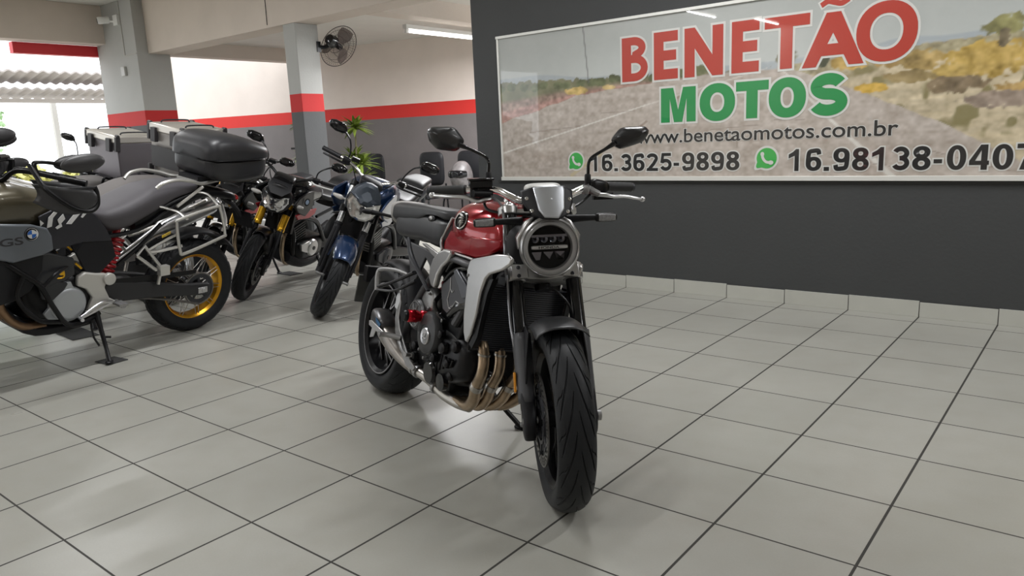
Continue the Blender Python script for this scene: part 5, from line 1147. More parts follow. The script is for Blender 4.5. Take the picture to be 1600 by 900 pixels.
    part('silencer_end_cap', [sup([(0.235, -0.198, 0.415, 0.02, 0.02, 0.015, 3), (0.25, -0.20, 0.41, 0.040, 0.040, 0.040, 3.4), (0.30, -0.202, 0.398, 0.046, 0.052, 0.045, 3.4), (0.36, -0.202, 0.385, 0.044, 0.040, 0.030, 3.4), (0.375, -0.20, 0.385, 0.02, 0.02, 0.015, 3)], 24, 3)], mat('dark_end_cap', (0.13, 0.13, 0.135), 0.35, metal=0.8), sl)
    part('silencer_bracket', [slab3([(0.265, -0.247, 0.395), (0.30, -0.25, 0.40), (0.44, -0.245, 0.375), (0.46, -0.243, 0.36), (0.36, -0.25, 0.365), (0.34, -0.25, 0.335), (0.30, -0.25, 0.325), (0.315, -0.25, 0.37), (0.27, -0.248, 0.375)], (0, -0.006, 0))], mat('pale_shield', (0.5, 0.5, 0.5), 0.35, metal=0.6), sl, bevel=0.003)
    part('heat_label', [slab3([(0.335, -0.2485, 0.422), (0.39, -0.2465, 0.400), (0.38, -0.2465, 0.386), (0.338, -0.2485, 0.402)], (0, -0.002, 0))], mat('blue_tint', (0.05, 0.16, 0.32), 0.3, metal=0.6), sl, sharp=0)
    # ---- orange reflector, side stand
    part('side_stand', [tube([(0.66, 0.12, 0.27), (0.74, 0.17, 0.17), (0.84, 0.255, 0.068)], [0.014, 0.011, 0.011], n=10), tube([(0.80, 0.25, 0.064), (0.87, 0.27, 0.060), (0.91, 0.275, 0.066)], 0.009, n=8)], BLACK, t)
    return t
roadster()
# ================================================================== adventure motorcycles
def adventure(label, x, y, head, lean, p):
    t = bike_root('adventure_motorcycle', label, 'motorcycle', x, y, head, lean, None)
    WBA = 1.59
    hi = p.get('hi', True)
    SEATM = p['seat']; TANKM = p['tank']
    rc = (0, 0, 0.325); fc = (WBA, 0, 0.345)
    # wheels with laced spokes
    for nm, c, Rt, Wt, rr_, wd in (('rear_wheel', rc, 0.325, 0.15, 0.226, 0.105), ('front_wheel', fc, 0.345, 0.09, 0.272, 0.06)):
        w = part(nm, [rim_shape(c, rr_, wd, 64)], GOLDRIM if p.get('gold', True) else ALU, t)
        tyre(c, Rt, Wt, rr_, 'tyre', w, nth=360 if hi else 160, nph=36 if hi else 20, grooves=22 if hi else 0, gw=0.006, depth=0.005)
        part('hub', [lathe([(0.02, -0.06), (0.05, -0.055), (0.05, -0.045), (0.032, -0.03), (0.032, 0.03), (0.05, 0.045), (0.05, 0.055), (0.02, 0.06)], c, (0, 1, 0), 28)], BLACK, w)
        sp = MB()
        for k in range(20):
            a = 2*PI*k/20
            for sy in (-1, 1):
                off = 0.42 if k % 2 else -0.42
                p0 = Vector((c[0]+0.045*math.sin(a), sy*0.05, c[2]+0.045*math.cos(a))); p1 = Vector((c[0]+(rr_-0.006)*math.sin(a+off*sy), sy*wd*0.40, c[2]+(rr_-0.006)*math.cos(a+off*sy)))
                sp.add(cyl(p0, p1, 0.0024, n=6))
        sp.build('wire_spokes', mat('spoke_steel', (0.55, 0.54, 0.52), 0.3, metal=1.0), w)
    for sy in ((1, -1) if True else ()): pass
    fw_ = [o for o in t.children if o.name.startswith('front_wheel')][0]
    for sy in (-1, 1): brake_disc(fc, sy*0.065, 0.15, 'brake_disc', fw_)
    # chain drive, near side
    part('chain', [tube([(0.0, 0.105, 0.435), (0.35, 0.105, 0.46), (0.70, 0.105, 0.475)], 0.009, n=6), tube([(0.0, 0.105, 0.215), (0.35, 0.105, 0.33), (0.70, 0.105, 0.40)], 0.009, n=6), torus((0, 0.105, 0.325), (0, 1, 0), 0.108, 0.007, 48, 6)], mat('chain_steel', (0.22, 0.21, 0.2), 0.4, metal=0.9), t)
    part('sprocket', [lathe([(0.105, -0.003), (0.105, 0.003), (0.075, 0.003), (0.075, -0.003)], (0, 0.105, 0.325), (0, 1, 0), 48, closed=True)]+[spoke_bar((0, 0.105, 0.325), a, 0.03, a, 0.085, 0, 0.02, 0.014, 0.006) for a in [k*PI/2.5 for k in range(5)]], DARKGREY, t)
    sw = part('swing_arm', [sup([(-0.06, sy*0.125, 0.325, 0.014, 0.03, 0.03, 4), (-0.03, sy*0.125, 0.325, 0.018, 0.042, 0.042, 4), (0.15, sy*0.125, 0.35, 0.020, 0.045, 0.04, 4), (0.35, sy*0.12, 0.385, 0.024, 0.065, 0.045, 4), (0.60, sy*0.11, 0.43, 0.03, 0.075, 0.065, 4), (0.68, sy*0.11, 0.44, 0.03, 0.05, 0.05, 4)], 24, 4) for sy in (-1, 1)]+[b6(0.42, 0.52, -0.1, 0.1, 0.37, 0.46)], mat('swing_arm_coat', (0.016, 0.016, 0.018), 0.5), t)
    part('axle_nut', [lathe([(0.024, 0.0), (0.024, 0.006), (0.016, 0.008), (0.016, 0.020), (0.001, 0.020)], (0.0, 0.145, 0.325), (0, 1, 0), 6), b6(-0.035, 0.035, 0.143, 0.15, 0.305, 0.345), ], ALU, sw, bevel=0.002)
    part('chain_guard', [slab3([(0.04, 0.135, 0.475), (0.30, 0.135, 0.49), (0.62, 0.13, 0.515), (0.62, 0.13, 0.475), (0.30, 0.135, 0.455), (0.05, 0.135, 0.45)], (0, 0.006, 0))], BLACK, sw)
    # frame castings, silver
    each('swing_arm_pivot_casting', [slab3([(0.845, 0.15, 0.585), (0.80, 0.15, 0.605), (0.735, 0.15, 0.585), (0.675, 0.15, 0.575), (0.668, 0.15, 0.535), (0.69, 0.15, 0.49), (0.665, 0.15, 0.42), (0.60, 0.15, 0.375), (0.61, 0.15, 0.352), (0.70, 0.15, 0.365), (0.76, 0.15, 0.345), (0.80, 0.15, 0.37), (0.765, 0.15, 0.44), (0.80, 0.15, 0.50), (0.85, 0.15, 0.53)], (0, 0.035, 0)), lathe([(0.032, 0), (0.036, 0.004), (0.036, 0.03), (0.02, 0.034), (0.001, 0.034)], (0.665, 0.17, 0.54), (0, 1, 0), 24)], mat('pale_cast_frame', (0.56, 0.55, 0.52), 0.42, metal=0.45), t, bevel=0.010, segs=3)
    part('gear_shift_lever', [tube([(0.66, 0.205, 0.40), (0.74, 0.215, 0.41), (0.86, 0.225, 0.355)], [0.010, 0.008, 0.009], n=8), tube([(0.66, 0.205, 0.40), (0.76, 0.21, 0.37), (0.86, 0.22, 0.345)], 0.007, n=8), cyl((0.865, 0.215, 0.35), (0.872, 0.26, 0.348), 0.010)], ALU, t)
    fpeg = part('footpeg', [tube([(0.62, 0.17, 0.385), (0.63, 0.23, 0.385), (0.63, 0.27, 0.385)], [0.014, 0.016, 0.016], n=8), b6(0.605, 0.66, 0.2, 0.275, 0.385, 0.398)], CASTALU, t)
    # side stand
    foot = Vector((0.765, 0.325, 0.325*math.tan(lean)+0.018))
    part('side_stand', [tube([(0.74, 0.155, 0.36), (0.745, 0.215, 0.25), (0.75, 0.27, 0.15), tuple(foot)], [0.020, 0.014, 0.012, 0.014], n=10), tube([(0.765, 0.145, 0.33), (0.785, 0.20, 0.22), (0.775, 0.245, 0.16)], 0.006, n=6), ell(tuple(foot), (0.028, 0.02, 0.008)), cyl((0.735, 0.225, 0.20), (0.70, 0.24, 0.195), 0.007)], BLACK, t)
    # engine
    part('engine_block', [sup([(0.70, 0, 0.47, 0.10, 0.10, 0.10, 4), (0.74, 0, 0.47, 0.155, 0.14, 0.13, 4), (0.95, 0, 0.45, 0.165, 0.16, 0.13, 4), (1.10, 0, 0.46, 0.14, 0.13, 0.10, 4), (1.13, 0, 0.46, 0.09, 0.08, 0.06, 4)], 28, 3), box((1.02, 0, 0.66), (0.24, 0.26, 0.24), rot=Matrix.Rotation(R(25), 3, 'Y'))], ENGBLACK, t, sharp=50, bevel=0.008)
    cc = part('clutch_cover', [lathe([(0.105, 0.0), (0.105, 0.018), (0.095, 0.034), (0.070, 0.042), (0.064, 0.040), (0.001, 0.040)], (0.905, 0.158, 0.43), (0, 1, 0), 44), slab3([(0.87, 0.16, 0.52), (0.94, 0.16, 0.52), (0.93, 0.16, 0.565), (0.885, 0.16, 0.565)], (0, 0.026, 0)), slab3([(0.98, 0.16, 0.46), (1.04, 0.16, 0.40), (1.02, 0.16, 0.365), (0.94, 0.16, 0.345)], (0, 0.022, 0))], mat('silver_grey_cover', (0.42, 0.44, 0.46), 0.42, metal=0.55), t, bevel=0.004, sharp=45)
    part('upper_side_cover', [slab3([(0.86, 0.165, 0.70), (1.0, 0.17, 0.755), (1.10, 0.18, 0.75), (1.14, 0.18, 0.66), (1.02, 0.18, 0.56), (0.93, 0.17, 0.575), (0.86, 0.165, 0.60)], (0, 0.022, 0))], mat('black_grey_cover', (0.02, 0.021, 0.024), 0.42), t, bevel=0.010, segs=3)
    part('lower_side_cover', [slab3([(0.90, 0.172, 0.56), (1.0, 0.172, 0.60), (1.06, 0.172, 0.56), (1.05, 0.172, 0.49), (0.99, 0.172, 0.475), (0.93, 0.172, 0.52)], (0, 0.024, 0))], mat('black_grey_cover', (0.02, 0.021, 0.024), 0.42), t, bevel=0.012, segs=3)
    each('vent_hole', [cyl((x_, 0.186, z_), (x_, 0.1885, z_), 0.010, n=14) for x_, z_ in ((0.945, 0.71), (0.975, 0.695), (0.935, 0.685), (0.965, 0.672), (0.995, 0.72))], GLOSSBLACK, t)
    each('crash_bar', [tube([(1.25, sy*0.20, 0.76), (1.17, sy*0.245, 0.68), (1.09, sy*0.26, 0.60), (1.03, sy*0.26, 0.47), (0.95, sy*0.24, 0.34), (0.84, sy*0.20, 0.31), (0.72, sy*0.16, 0.33)], 0.014, n=10) for sy in (-1, 1)]+[tube([(1.16, 0.245, 0.67), (1.20, 0.25, 0.55), (1.10, 0.24, 0.40), (0.98, 0.24, 0.36)], 0.013, n=10), tube([(1.07, 0.255, 0.585), (0.99, 0.235, 0.64), (0.90, 0.18, 0.655)], 0.011, n=8)], BLACK, t)
    part('bash_plate', [sup([(0.72, 0, 0.27, 0.08, 0.02, 0.02, 4), (0.76, 0, 0.265, 0.12, 0.03, 0.02, 4), (1.06, 0, 0.28, 0.13, 0.04, 0.03, 4), (1.20, 0, 0.42, 0.11, 0.06, 0.05, 4)], 24, 4)], MATTEBLACK, t)
    for k, y0 in enumerate((0.05, 0.13)):
        part('header_pipe', [tube([(1.08, y0*0.8, 0.60), (1.18, y0, 0.58), (1.235, y0, 0.50), (1.20, y0, 0.40), (1.12, y0*0.9, 0.33), (1.0, y0*0.7, 0.30)], [0.02, 0.021, 0.021, 0.021, 0.021], n=14)], mat('rust_brown_steel', (0.27, 0.17, 0.10), 0.42, metal=0.85, noise=0.3, nscale=20), t)
    each('radiator_side_shroud', [slab3([(1.03, sy*0.20, 0.78), (1.25, sy*0.205, 0.76), (1.38, sy*0.20, 0.80), (1.42, sy*0.19, 0.62), (1.32, sy*0.19, 0.50), (1.20, sy*0.20, 0.52), (1.12, sy*0.205, 0.56), (1.05, sy*0.20, 0.66)], (0, sy*0.015, 0)) for sy in (-1, 1)], MATTEBLACK, t, bevel=0.008)
    part('radiator', [box((1.17, 0, 0.72), (0.04, 0.34, 0.28), rot=Matrix.Rotation(R(-12), 3, 'Y'))], ENGBLACK, t)
    each('gold_fitting', [lathe([(0.012, 0), (0.016, 0.004), (0.016, 0.02), (0.001, 0.022)], (0.945, 0.19, 0.635), (0, 1, 0), 14), tube([(0.85, 0.175, 0.665), (0.82, 0.18, 0.63)], 0.007, n=8), tube([(0.97, 0.19, 0.60), (0.93, 0.195, 0.605), (0.93, 0.195, 0.65)], 0.006, n=8)], GOLD, t)
    # rear shock, red
    part('shock_spring', [torus((0.60-0.010*k, 0.02, 0.52+0.026*k), (-0.35, 0, 0.94), 0.045, 0.010, 26, 8) for k in range(9)]+[cyl((0.61, 0.02, 0.50), (0.50, 0.02, 0.80), 0.022)], mat('spring_red', (0.5, 0.012, 0.02), 0.3, coat=0.5), t)
    # frame rails under the seat
    part('frame', [tube([(1.25, sy*0.06, 0.95), (1.05, sy*0.13, 0.80), (0.85, sy*0.14, 0.62), (0.70, sy*0.13, 0.45)], 0.024, n=10) for sy in (-1, 1)]+[tube([(0.80, sy*0.13, 0.78), (0.45, sy*0.14, 0.80), (0.20, sy*0.13, 0.92), (-0.08, sy*0.10, 0.98)], 0.014, n=8) for sy in (-1, 1)]+[tube([(0.585, sy*0.14, 0.60), (0.44, sy*0.145, 0.70), (0.30, sy*0.15, 0.82)], 0.013, n=8) for sy in (-1, 1)], BLACK, t)
    part('side_cover', [slab3([(0.78, 0.135, 0.80), (0.62, 0.14, 0.76), (0.60, 0.14, 0.66), (0.70, 0.145, 0.58), (0.66, 0.145, 0.50), (0.75, 0.15, 0.52), (0.80, 0.15, 0.62), (0.84, 0.15, 0.72)], (0, 0.02, 0))], MATTEBLACK, t, bevel=0.006)
    # bodywork
    part('fuel_tank', [sup([(0.76, 0, 0.95, 0.10, 0.04, 0.06, 3), (0.82, 0, 0.97, 0.15, 0.06, 0.10, 3), (1.0, 0, 1.0, 0.185, 0.09, 0.14, 3), (1.15, 0, 1.02, 0.215, 0.11, 0.14, 3), (1.32, 0, 1.02, 0.22, 0.10, 0.12, 3), (1.42, 0, 1.0, 0.12, 0.06, 0.06, 3)], 36, 5)], TANKM, t, sharp=60)
    sp_ = each('side_panel', [slab3([(0.715, sy*0.15, 0.93), (0.80, sy*0.165, 0.985), (0.95, sy*0.19, 1.0), (1.05, sy*0.20, 0.965), (1.03, sy*0.20, 0.86), (1.02, sy*0.19, 0.77), (0.93, sy*0.175, 0.765), (0.80, sy*0.16, 0.78), (0.62, sy*0.15, 0.76), (0.655, sy*0.15, 0.84)], (0, sy*0.014, 0)) for sy in (-1, 1)], p.get('panel', mat('panel_black', (0.016, 0.016, 0.022), 0.5)), t, bevel=0.007, segs=3)
    st = MB()
    for q in ([(1.000, 0.955), (0.965, 0.985), (0.94, 0.985), (0.975, 0.95), (0.985, 0.905), (1.012, 0.90)], [(0.95, 0.935), (0.915, 0.965), (0.905, 0.935), (0.94, 0.905)], [(0.965, 0.895), (0.93, 0.915), (0.925, 0.895), (0.955, 0.885)], [(0.90, 0.905), (0.84, 0.965), (0.80, 0.965), (0.87, 0.90)], [(0.79, 0.955), (0.765, 0.955), (0.80, 0.925), (0.81, 0.93)], [(1.028, 0.93), (1.048, 0.915), (1.048, 0.95)]):
        st.add(slab3([(a, 0.155+0.055*(a-0.72)/0.33+0.0125, b) for a, b in q], (0, 0.004, 0)))
    st.build('white_stripes', WHITEL, sp_, sharp=0)
    lp = each('lower_fairing', [slab3([(1.02, sy*0.222, 0.905), (1.10, sy*0.222, 0.935), (1.28, sy*0.222, 0.96), (1.40, sy*0.222, 0.93), (1.36, sy*0.222, 0.80), (1.20, sy*0.222, 0.74), (1.05, sy*0.222, 0.76), (0.995, sy*0.222, 0.78), (1.0, sy*0.222, 0.86)], (0, sy*0.022, 0)) for sy in (-1, 1)], p.get('fair', mat('slate_fairing', (0.12, 0.135, 0.155), 0.4, coat=0.3)), t, bevel=0.012, segs=3)
    for off, r_, m_ in ((0.0, 0.036, BLACK), (0.0015, 0.033, mat('emblem_white', (0.7, 0.7, 0.7), 0.3))):
        part('roundel', [lathe([(r_, 0), (r_, 0.003), (0.001, 0.003)], (1.105, 0.2445+off, 0.885), (0.02, 1, 0), 32)], m_, lp)
    rb = MB()
    for q in (0, 2):
        a0 = q*PI/2
        rb.add(slab3([(1.105, 0.2495, 0.885)]+[(1.105+0.022*math.cos(a0+k*PI/16), 0.2495, 0.885+0.022*math.sin(a0+k*PI/16)) for k in range(9)], (0, 0.0008, 0)))
    rb.build('roundel_blue', mat('emblem_blue', (0.02, 0.12, 0.45), 0.3), lp, sharp=0)
    part('roundel_rim', [torus((1.105, 0.2485, 0.885), (0, 1, 0), 0.0275, 0.0055, 32, 6, 0.2)], BLACK, lp)
    if hi:
        me, _ = letters('model_letters', 'GS', mat('dark_print', (0.03, 0.03, 0.035), 0.4), lp, lambda u, q, l: Vector((1.262-u, 0.2447, q)), 0.0, 0.835, 0.115, 0.042, 0, offset=0.02)
    part('front_beak', [sup([(1.36, 0, 1.05, 0.10, 0.09, 0.10, 3), (1.48, 0, 1.04, 0.13, 0.10, 0.10, 3), (1.66, 0, 0.95, 0.09, 0.04, 0.04, 3), (1.80, 0, 0.90, 0.05, 0.012, 0.012, 3)], 28, 4)], TANKM, t, sharp=60)
    part('headlight', [sup([(1.50, 0, 1.08, 0.11, 0.06, 0.06, 3), (1.57, 0, 1.07, 0.10, 0.055, 0.05, 3), (1.60, 0, 1.065, 0.06, 0.03, 0.03, 3)], 24, 3)], mat('headlight_lens', (0.5, 0.52, 0.55), 0.1, metal=0.6, coat=1.0), t)
    part('windscreen', [grid(lambda i, j: (1.42-0.16*i-0.25*(2*j-1)**2*0.16*4*0.25, (2*j-1)*(0.17-0.05*i), 1.12+0.27*i), 8, 10)], mat('smoked_screen', (0.03, 0.03, 0.035), 0.15, coat=0.6), t, solid=0.004)
    part('instrument', [sup([(1.22, 0, 1.20, 0.06, 0.02, 0.02, 4), (1.24, 0, 1.21, 0.10, 0.04, 0.03, 4), (1.30, 0, 1.22, 0.09, 0.05, 0.03, 4)], 20, 2)], BLACK, t)
    # fork
    for sy in (-1, 1):
        f0 = Vector((WBA-0.02, sy*0.10, 0.345))
        fk = part('fork_leg', [cyl(tuple(f0+SD*0.30), tuple(f0+SD*0.80), 0.027)], p.get('fork', GOLD), t)
        part('fork_slider', [cyl(tuple(f0), tuple(f0+SD*0.32), 0.022)], BLACK, fk)
    part('front_mudguard', [fender_arc(fc, 0.40, 0.14, R(38), R(-55), 0.03, 24, 10)], MATTEBLACK, t, solid=0.004)
    # seat
    part('seat', [sup([(-0.02, 0, 1.025, 0.07, 0.02, 0.02, 2.6), (0.03, 0, 1.02, 0.115, 0.035, 0.035, 3), (0.18, 0, 1.0, 0.14, 0.062, 0.05, 3), (0.32, 0, 0.96, 0.155, 0.09, 0.08, 3), (0.42, 0, 0.93, 0.165, 0.085, 0.09, 3), (0.52, 0, 0.90, 0.165, 0.075, 0.10, 3), (0.62, 0, 0.885, 0.145, 0.06, 0.085, 3), (0.71, 0, 0.92, 0.115, 0.03, 0.05, 3), (0.735, 0, 0.93, 0.06, 0.01, 0.02, 2.6)], 40, 6)], SEATM, t, sharp=60)
    if p.get('flash'):
        sb = t.children[-1]
        part('seat_red_panel', [sup([(0.10, 0, 1.020, 0.140, 0.025, 0.01, 3), (0.20, 0, 1.005, 0.1465, 0.040, 0.012, 3), (0.34, 0, 0.975, 0.162, 0.050, 0.012, 3), (0.42, 0, 0.96, 0.169, 0.030, 0.012, 3)], 28, 3)], mat('seat_red', (0.45, 0.03, 0.04), 0.6), sb)
        part('seat_blue_panel', [sup([(0.41, 0, 0.955, 0.170, 0.032, 0.012, 3), (0.48, 0, 0.935, 0.171, 0.030, 0.012, 3), (0.56, 0, 0.91, 0.163, 0.02, 0.012, 3)], 28, 3)], mat('seat_blue', (0.03, 0.08, 0.35), 0.6), sb)
    part('tail_unit', [sup([(-0.34, 0, 0.90, 0.05, 0.02, 0.02, 3), (-0.28, 0, 0.93, 0.08, 0.035, 0.03, 3), (-0.05, 0, 0.98, 0.10, 0.035, 0.05, 3), (0.20, 0, 0.90, 0.12, 0.07, 0.07, 3), (0.45, 0, 0.82, 0.12, 0.06, 0.04, 3)], 24, 4)], BLACK, t)
    part('tail_light', [sup([(-0.365, 0, 0.905, 0.045, 0.012, 0.012, 3), (-0.345, 0, 0.91, 0.065, 0.022, 0.022, 3), (-0.32, 0, 0.915, 0.06, 0.018, 0.018, 3)], 20, 2)], mat('red_lamp_lens', (0.5, 0.01, 0.015), 0.15, coat=0.6), t)
    part('rear_mudguard', [fender_arc(rc, 0.40, 0.16, R(20), R(-55), 0.03, 20, 8)], MATTEBLACK, t, solid=0.004)
    part('licence_plate', [slab3([(-0.42, -0.10, 0.80), (-0.42, 0.10, 0.80), (-0.45, 0.10, 0.68), (-0.45, -0.10, 0.68)], (-0.004, 0, 0)), tube([(-0.25, 0, 0.92), (-0.36, 0, 0.84), (-0.42, 0, 0.76)], 0.018, n=8)], MATTEBLACK, t)
    # silver grab rails and rack
    gr_ = part('grab_rail', [tube(([(0.335, sy*0.165, 1.05), (0.29, sy*0.175, 1.082), (0.20, sy*0.18, 1.095)] if hi else [(0.10, sy*0.15, 1.03)])+[ (0.09, sy*0.17, 1.075), (0.0, sy*0.14, 1.05), (-0.12, sy*0.10, 1.05), (-0.22, sy*0.07, 1.05)], 0.011, n=10) for sy in (-1, 1)]+[tube([(0.205, sy*0.175, 0.925), (0.10, sy*0.165, 0.98), (0.0, sy*0.15, 1.03)], 0.010, n=8) for sy in (-1, 1)]+[b6(-0.24, 0.02, -0.09, 0.09, 1.045, 1.06)], mat('rack_silver', (0.62, 0.61, 0.58), 0.35, metal=0.7) if hi else BLACK, t)
    RK = MATS['rack_silver'] if hi else BLACK
    for sy in (1, -1):
        pr_ = part('pannier_rack', [tube([(0.250, sy*0.275, 0.872), (0.0, sy*0.275, 0.922), (-0.04, sy*0.275, 0.90), (-0.075, sy*0.275, 0.74), (-0.05, sy*0.275, 0.715), (0.215, sy*0.275, 0.648), (0.255, sy*0.275, 0.67), (0.275, sy*0.275, 0.84)], 0.010, n=10, closed=True, sub=5),
                                    tube([(0.30, sy*0.14, 0.93), (0.22, sy*0.20, 0.90), (0.20, sy*0.27, 0.865)], 0.016, n=8, flat=0.5), tube([(0.05, sy*0.14, 1.0), (0.0, sy*0.20, 0.99), (-0.03, sy*0.27, 0.92)], 0.012, n=8, flat=0.6),
                                    tube([(0.40, sy*0.16, 0.655), (0.33, sy*0.20, 0.665), (0.24, sy*0.275, 0.70)], 0.010, n=8), tube([(0.40, sy*0.16, 0.665), (0.30, sy*0.22, 0.74), (0.265, sy*0.275, 0.78)], 0.008, n=8),
                                    tube([(-0.06, sy*0.27, 0.76), (-0.14, sy*0.20, 0.80), (-0.20, sy*0.08, 0.88)], 0.009, n=8)], RK, t)
        part('passenger_peg_hanger', [tube([(0.475, sy*0.165, 0.645), (0.425, sy*0.17, 0.700), (0.32, sy*0.175, 0.545), (0.345, sy*0.175, 0.44)], 0.011, n=8, smooth=False), tube([(0.475, sy*0.165, 0.645), (0.355, sy*0.175, 0.535)], 0.011, n=8, smooth=False), b6(0.28, 0.345, sy*0.185-0.02, sy*0.185+0.02, 0.50, 0.56)], RK, t)
        part('side_reflector', [slab3([(0.27, sy*0.20, 0.782), (0.33, sy*0.20, 0.762), (0.33, sy*0.20, 0.745), (0.27, sy*0.20, 0.765)], (0, sy*0.006, 0))], mat('yellow_reflector', (0.6, 0.4, 0.02), 0.2, coat=0.6), pr_, bevel=0.002)
    part('silencer', [sup([(-0.34, -0.205, 0.80, 0.03, 0.03, 0.03, 2.5), (-0.32, -0.205, 0.795, 0.052, 0.062, 0.052, 2.8), (0.02, -0.20, 0.70, 0.052, 0.062, 0.052, 2.8), (0.15, -0.19, 0.65, 0.03, 0.035, 0.03, 2.2), (0.50, -0.16, 0.48, 0.022, 0.022, 0.022, 2)], 24, 4)], ALU, t)
    # bars, guards, mirrors
    part('handlebar', [tube([(0.90, 0.42, 1.17), (1.0, 0.30, 1.19), (1.10, 0.14, 1.20), (1.14, 0.06, 1.14), (1.14, -0.06, 1.14), (1.10, -0.14, 1.20), (1.0, -0.30, 1.19), (0.90, -0.42, 1.17)], 0.0125, n=12), cyl((1.14, 0, 1.14), (1.20, 0, 0.98), 0.05)], BLACK, t)
    for sy in (-1, 1):
        part('grip', [cyl((0.985, sy*0.32, 1.187), (0.90, sy*0.42, 1.17), 0.018)], BLACK, t)
        hg = part('hand_guard', [tube([(1.115, sy*0.30, 1.255), (1.11, sy*0.36, 1.20), (1.095, sy*0.42, 1.145), (1.00, sy*0.46, 1.06), (0.92, sy*0.465, 1.035), (0.87, sy*0.455, 1.06), (0.86, sy*0.44, 1.12), (0.865, sy*0.43, 1.155)], [0.012, 0.013, 0.012, 0.014, 0.014, 0.012], n=10), tube([(1.12, sy*0.34, 1.16), (1.0, sy*0.41, 1.15), (0.87, sy*0.44, 1.15)], 0.009, n=8)], BLACK, t)
        def hgf(i, j, sy=sy): xx = 1.13-0.23*i; top = 1.17-0.02*i; bot = 1.075-0.045*math.sin(i*PI)-0.02*i; return (xx-0.02*math.sin(j*PI), sy*(0.33+0.14*math.sin(min(1, i*1.1)*PI/2)+0.012*math.sin(j*PI)), top+(bot-top)*j)
        part('guard_shell', [grid(hgf, 10, 6)], mat('guard_grey', (0.035, 0.035, 0.038), 0.45), hg, solid=0.004)
        mr = part('mirror', [tube([(1.05, sy*0.24, 1.20), (1.08, sy*0.28, 1.26), (1.06, sy*0.33, 1.275), (1.01, sy*0.40, 1.275)], [0.008, 0.008, 0.008, 0.012], n=8)], BLACK, t)
        e = ell((0.93, sy*0.45, 1.285), (0.115, 0.035, 0.048), 28, 16, Matrix.Rotation(R(6), 3, 'Y'))
        part('mirror_shell', [e], mat('mirror_back', (0.035, 0.034, 0.036), 0.45), mr)
    # luggage
    if p.get('case') == 'black':
        tc = part('top_case', [sup([(-0.515, 0, 1.19, 0.08, 0.02, 0.06, 3), (-0.50, 0, 1.185, 0.15, 0.025, 0.10, 4), (-0.44, 0, 1.18, 0.20, 0.028, 0.135, 4.5), (-0.22, 0, 1.175, 0.235, 0.030, 0.135, 5), (-0.11, 0, 1.175, 0.225, 0.030, 0.115, 5), (-0.045, 0, 1.18, 0.20, 0.025, 0.09, 4.5), (-0.025, 0, 1.185, 0.14, 0.015, 0.06, 3.5)], 48, 6)], mat('case_black', (0.022, 0.022, 0.025), 0.4, bump=0.3, bscale=600), t, sharp=60)
        part('case_lid', [sup([(-0.530, 0, 1.215, 0.10, 0.03, 0.01, 3), (-0.510, 0, 1.215, 0.17, 0.065, 0.012, 3.2), (-0.44, 0, 1.213, 0.222, 0.095, 0.014, 3.6), (-0.28, 0, 1.213, 0.25, 0.140, 0.016, 4), (-0.13, 0, 1.213, 0.244, 0.150, 0.016, 4.2), (-0.05, 0, 1.213, 0.222, 0.128, 0.016, 4), (-0.012, 0, 1.213, 0.17, 0.08, 0.012, 3.4), (-0.005, 0, 1.213, 0.10, 0.04, 0.01, 3)], 48, 6)], mat('case_black', (0.022, 0.022, 0.025), 0.4), tc, sharp=60)
        part('case_seam', [sup([(-0.532, 0, 1.207, 0.11, 0.006, 0.006, 3), (-0.44, 0, 1.207, 0.225, 0.008, 0.008, 4), (-0.28, 0, 1.207, 0.255, 0.008, 0.008, 4), (-0.11, 0, 1.207, 0.246, 0.008, 0.008, 4), (-0.04, 0, 1.207, 0.222, 0.008, 0.008, 4), (-0.004, 0, 1.207, 0.12, 0.006, 0.006, 3)], 36, 4)], BLACK, tc)
        part('case_mount', [b6(-0.36, 0.0, -0.10, 0.10, 1.05, 1.085), lathe([(0.02, 0), (0.022, 0.01), (0.001, 0.014)], (-0.30, 0.12, 1.03), (0, 1, 0.1), 16)], MATTEBLACK, tc)
    elif p.get('case') == 'alu':
        x0, x1, yy, z0, z1 = p.get('cx', (-0.42, -0.04, 0.21, 1.04, 1.42))
        body = prism([(x0, z0+0.02), (x0, z1-0.06), (x1+0.01, z1-0.06), (x1, z1-0.10), (x1-0.03, z0)], -yy, yy, 'xz')
        tc = part('top_case', [body], mat('case_metal_'+('dark' if p.get('casecol') is None else 'pale'), p.get('casecol', (0.20, 0.185, 0.20)), 0.45, metal=0.6), t, bevel=0.008)
        part('case_lid', [b6(x0-0.006, x1+0.016, -yy-0.006, yy+0.006, z1-0.065, z1)], mat('case_lid_aluminium', (0.60, 0.57, 0.52), 0.4, metal=0.6), tc, bevel=0.012)
        CM = mat('corner_black', (0.03, 0.028, 0.03), 0.5)
        for xx in (x0, x1):
            for sy in (-1, 1):
                part('case_corner', [b6(xx-0.02, xx+0.02, sy*yy-0.014, sy*yy+0.014, z1-0.13, z1-0.01), cyl((xx, sy*yy-0.02, z1-0.004), (xx, sy*yy+0.02, z1-0.004), 0.014, n=12)], CM, tc, bevel=0.004); part('case_foot', b6(xx-0.02, xx+0.02, sy*yy-0.012, sy*yy+0.012, z0, z0+0.06), CM, tc, bevel=0.004)
        for sy in (-0.5, 0.5): part('case_latch', b6(x1+0.005, x1+0.035, sy*yy*1.2-0.03, sy*yy*1.2+0.03, z1-0.14, z1-0.03), CM, tc, bevel=0.004)
        if p.get('flash'): part('case_front_panel', [slab3([(x1+0.004, -yy*0.86, z0+0.05), (x1+0.004, yy*0.80, z0+0.05), (x1+0.012, yy*0.80, z1-0.17), (x1+0.012, -yy*0.86, z1-0.17)], (0.004, 0, 0))], CM, tc)
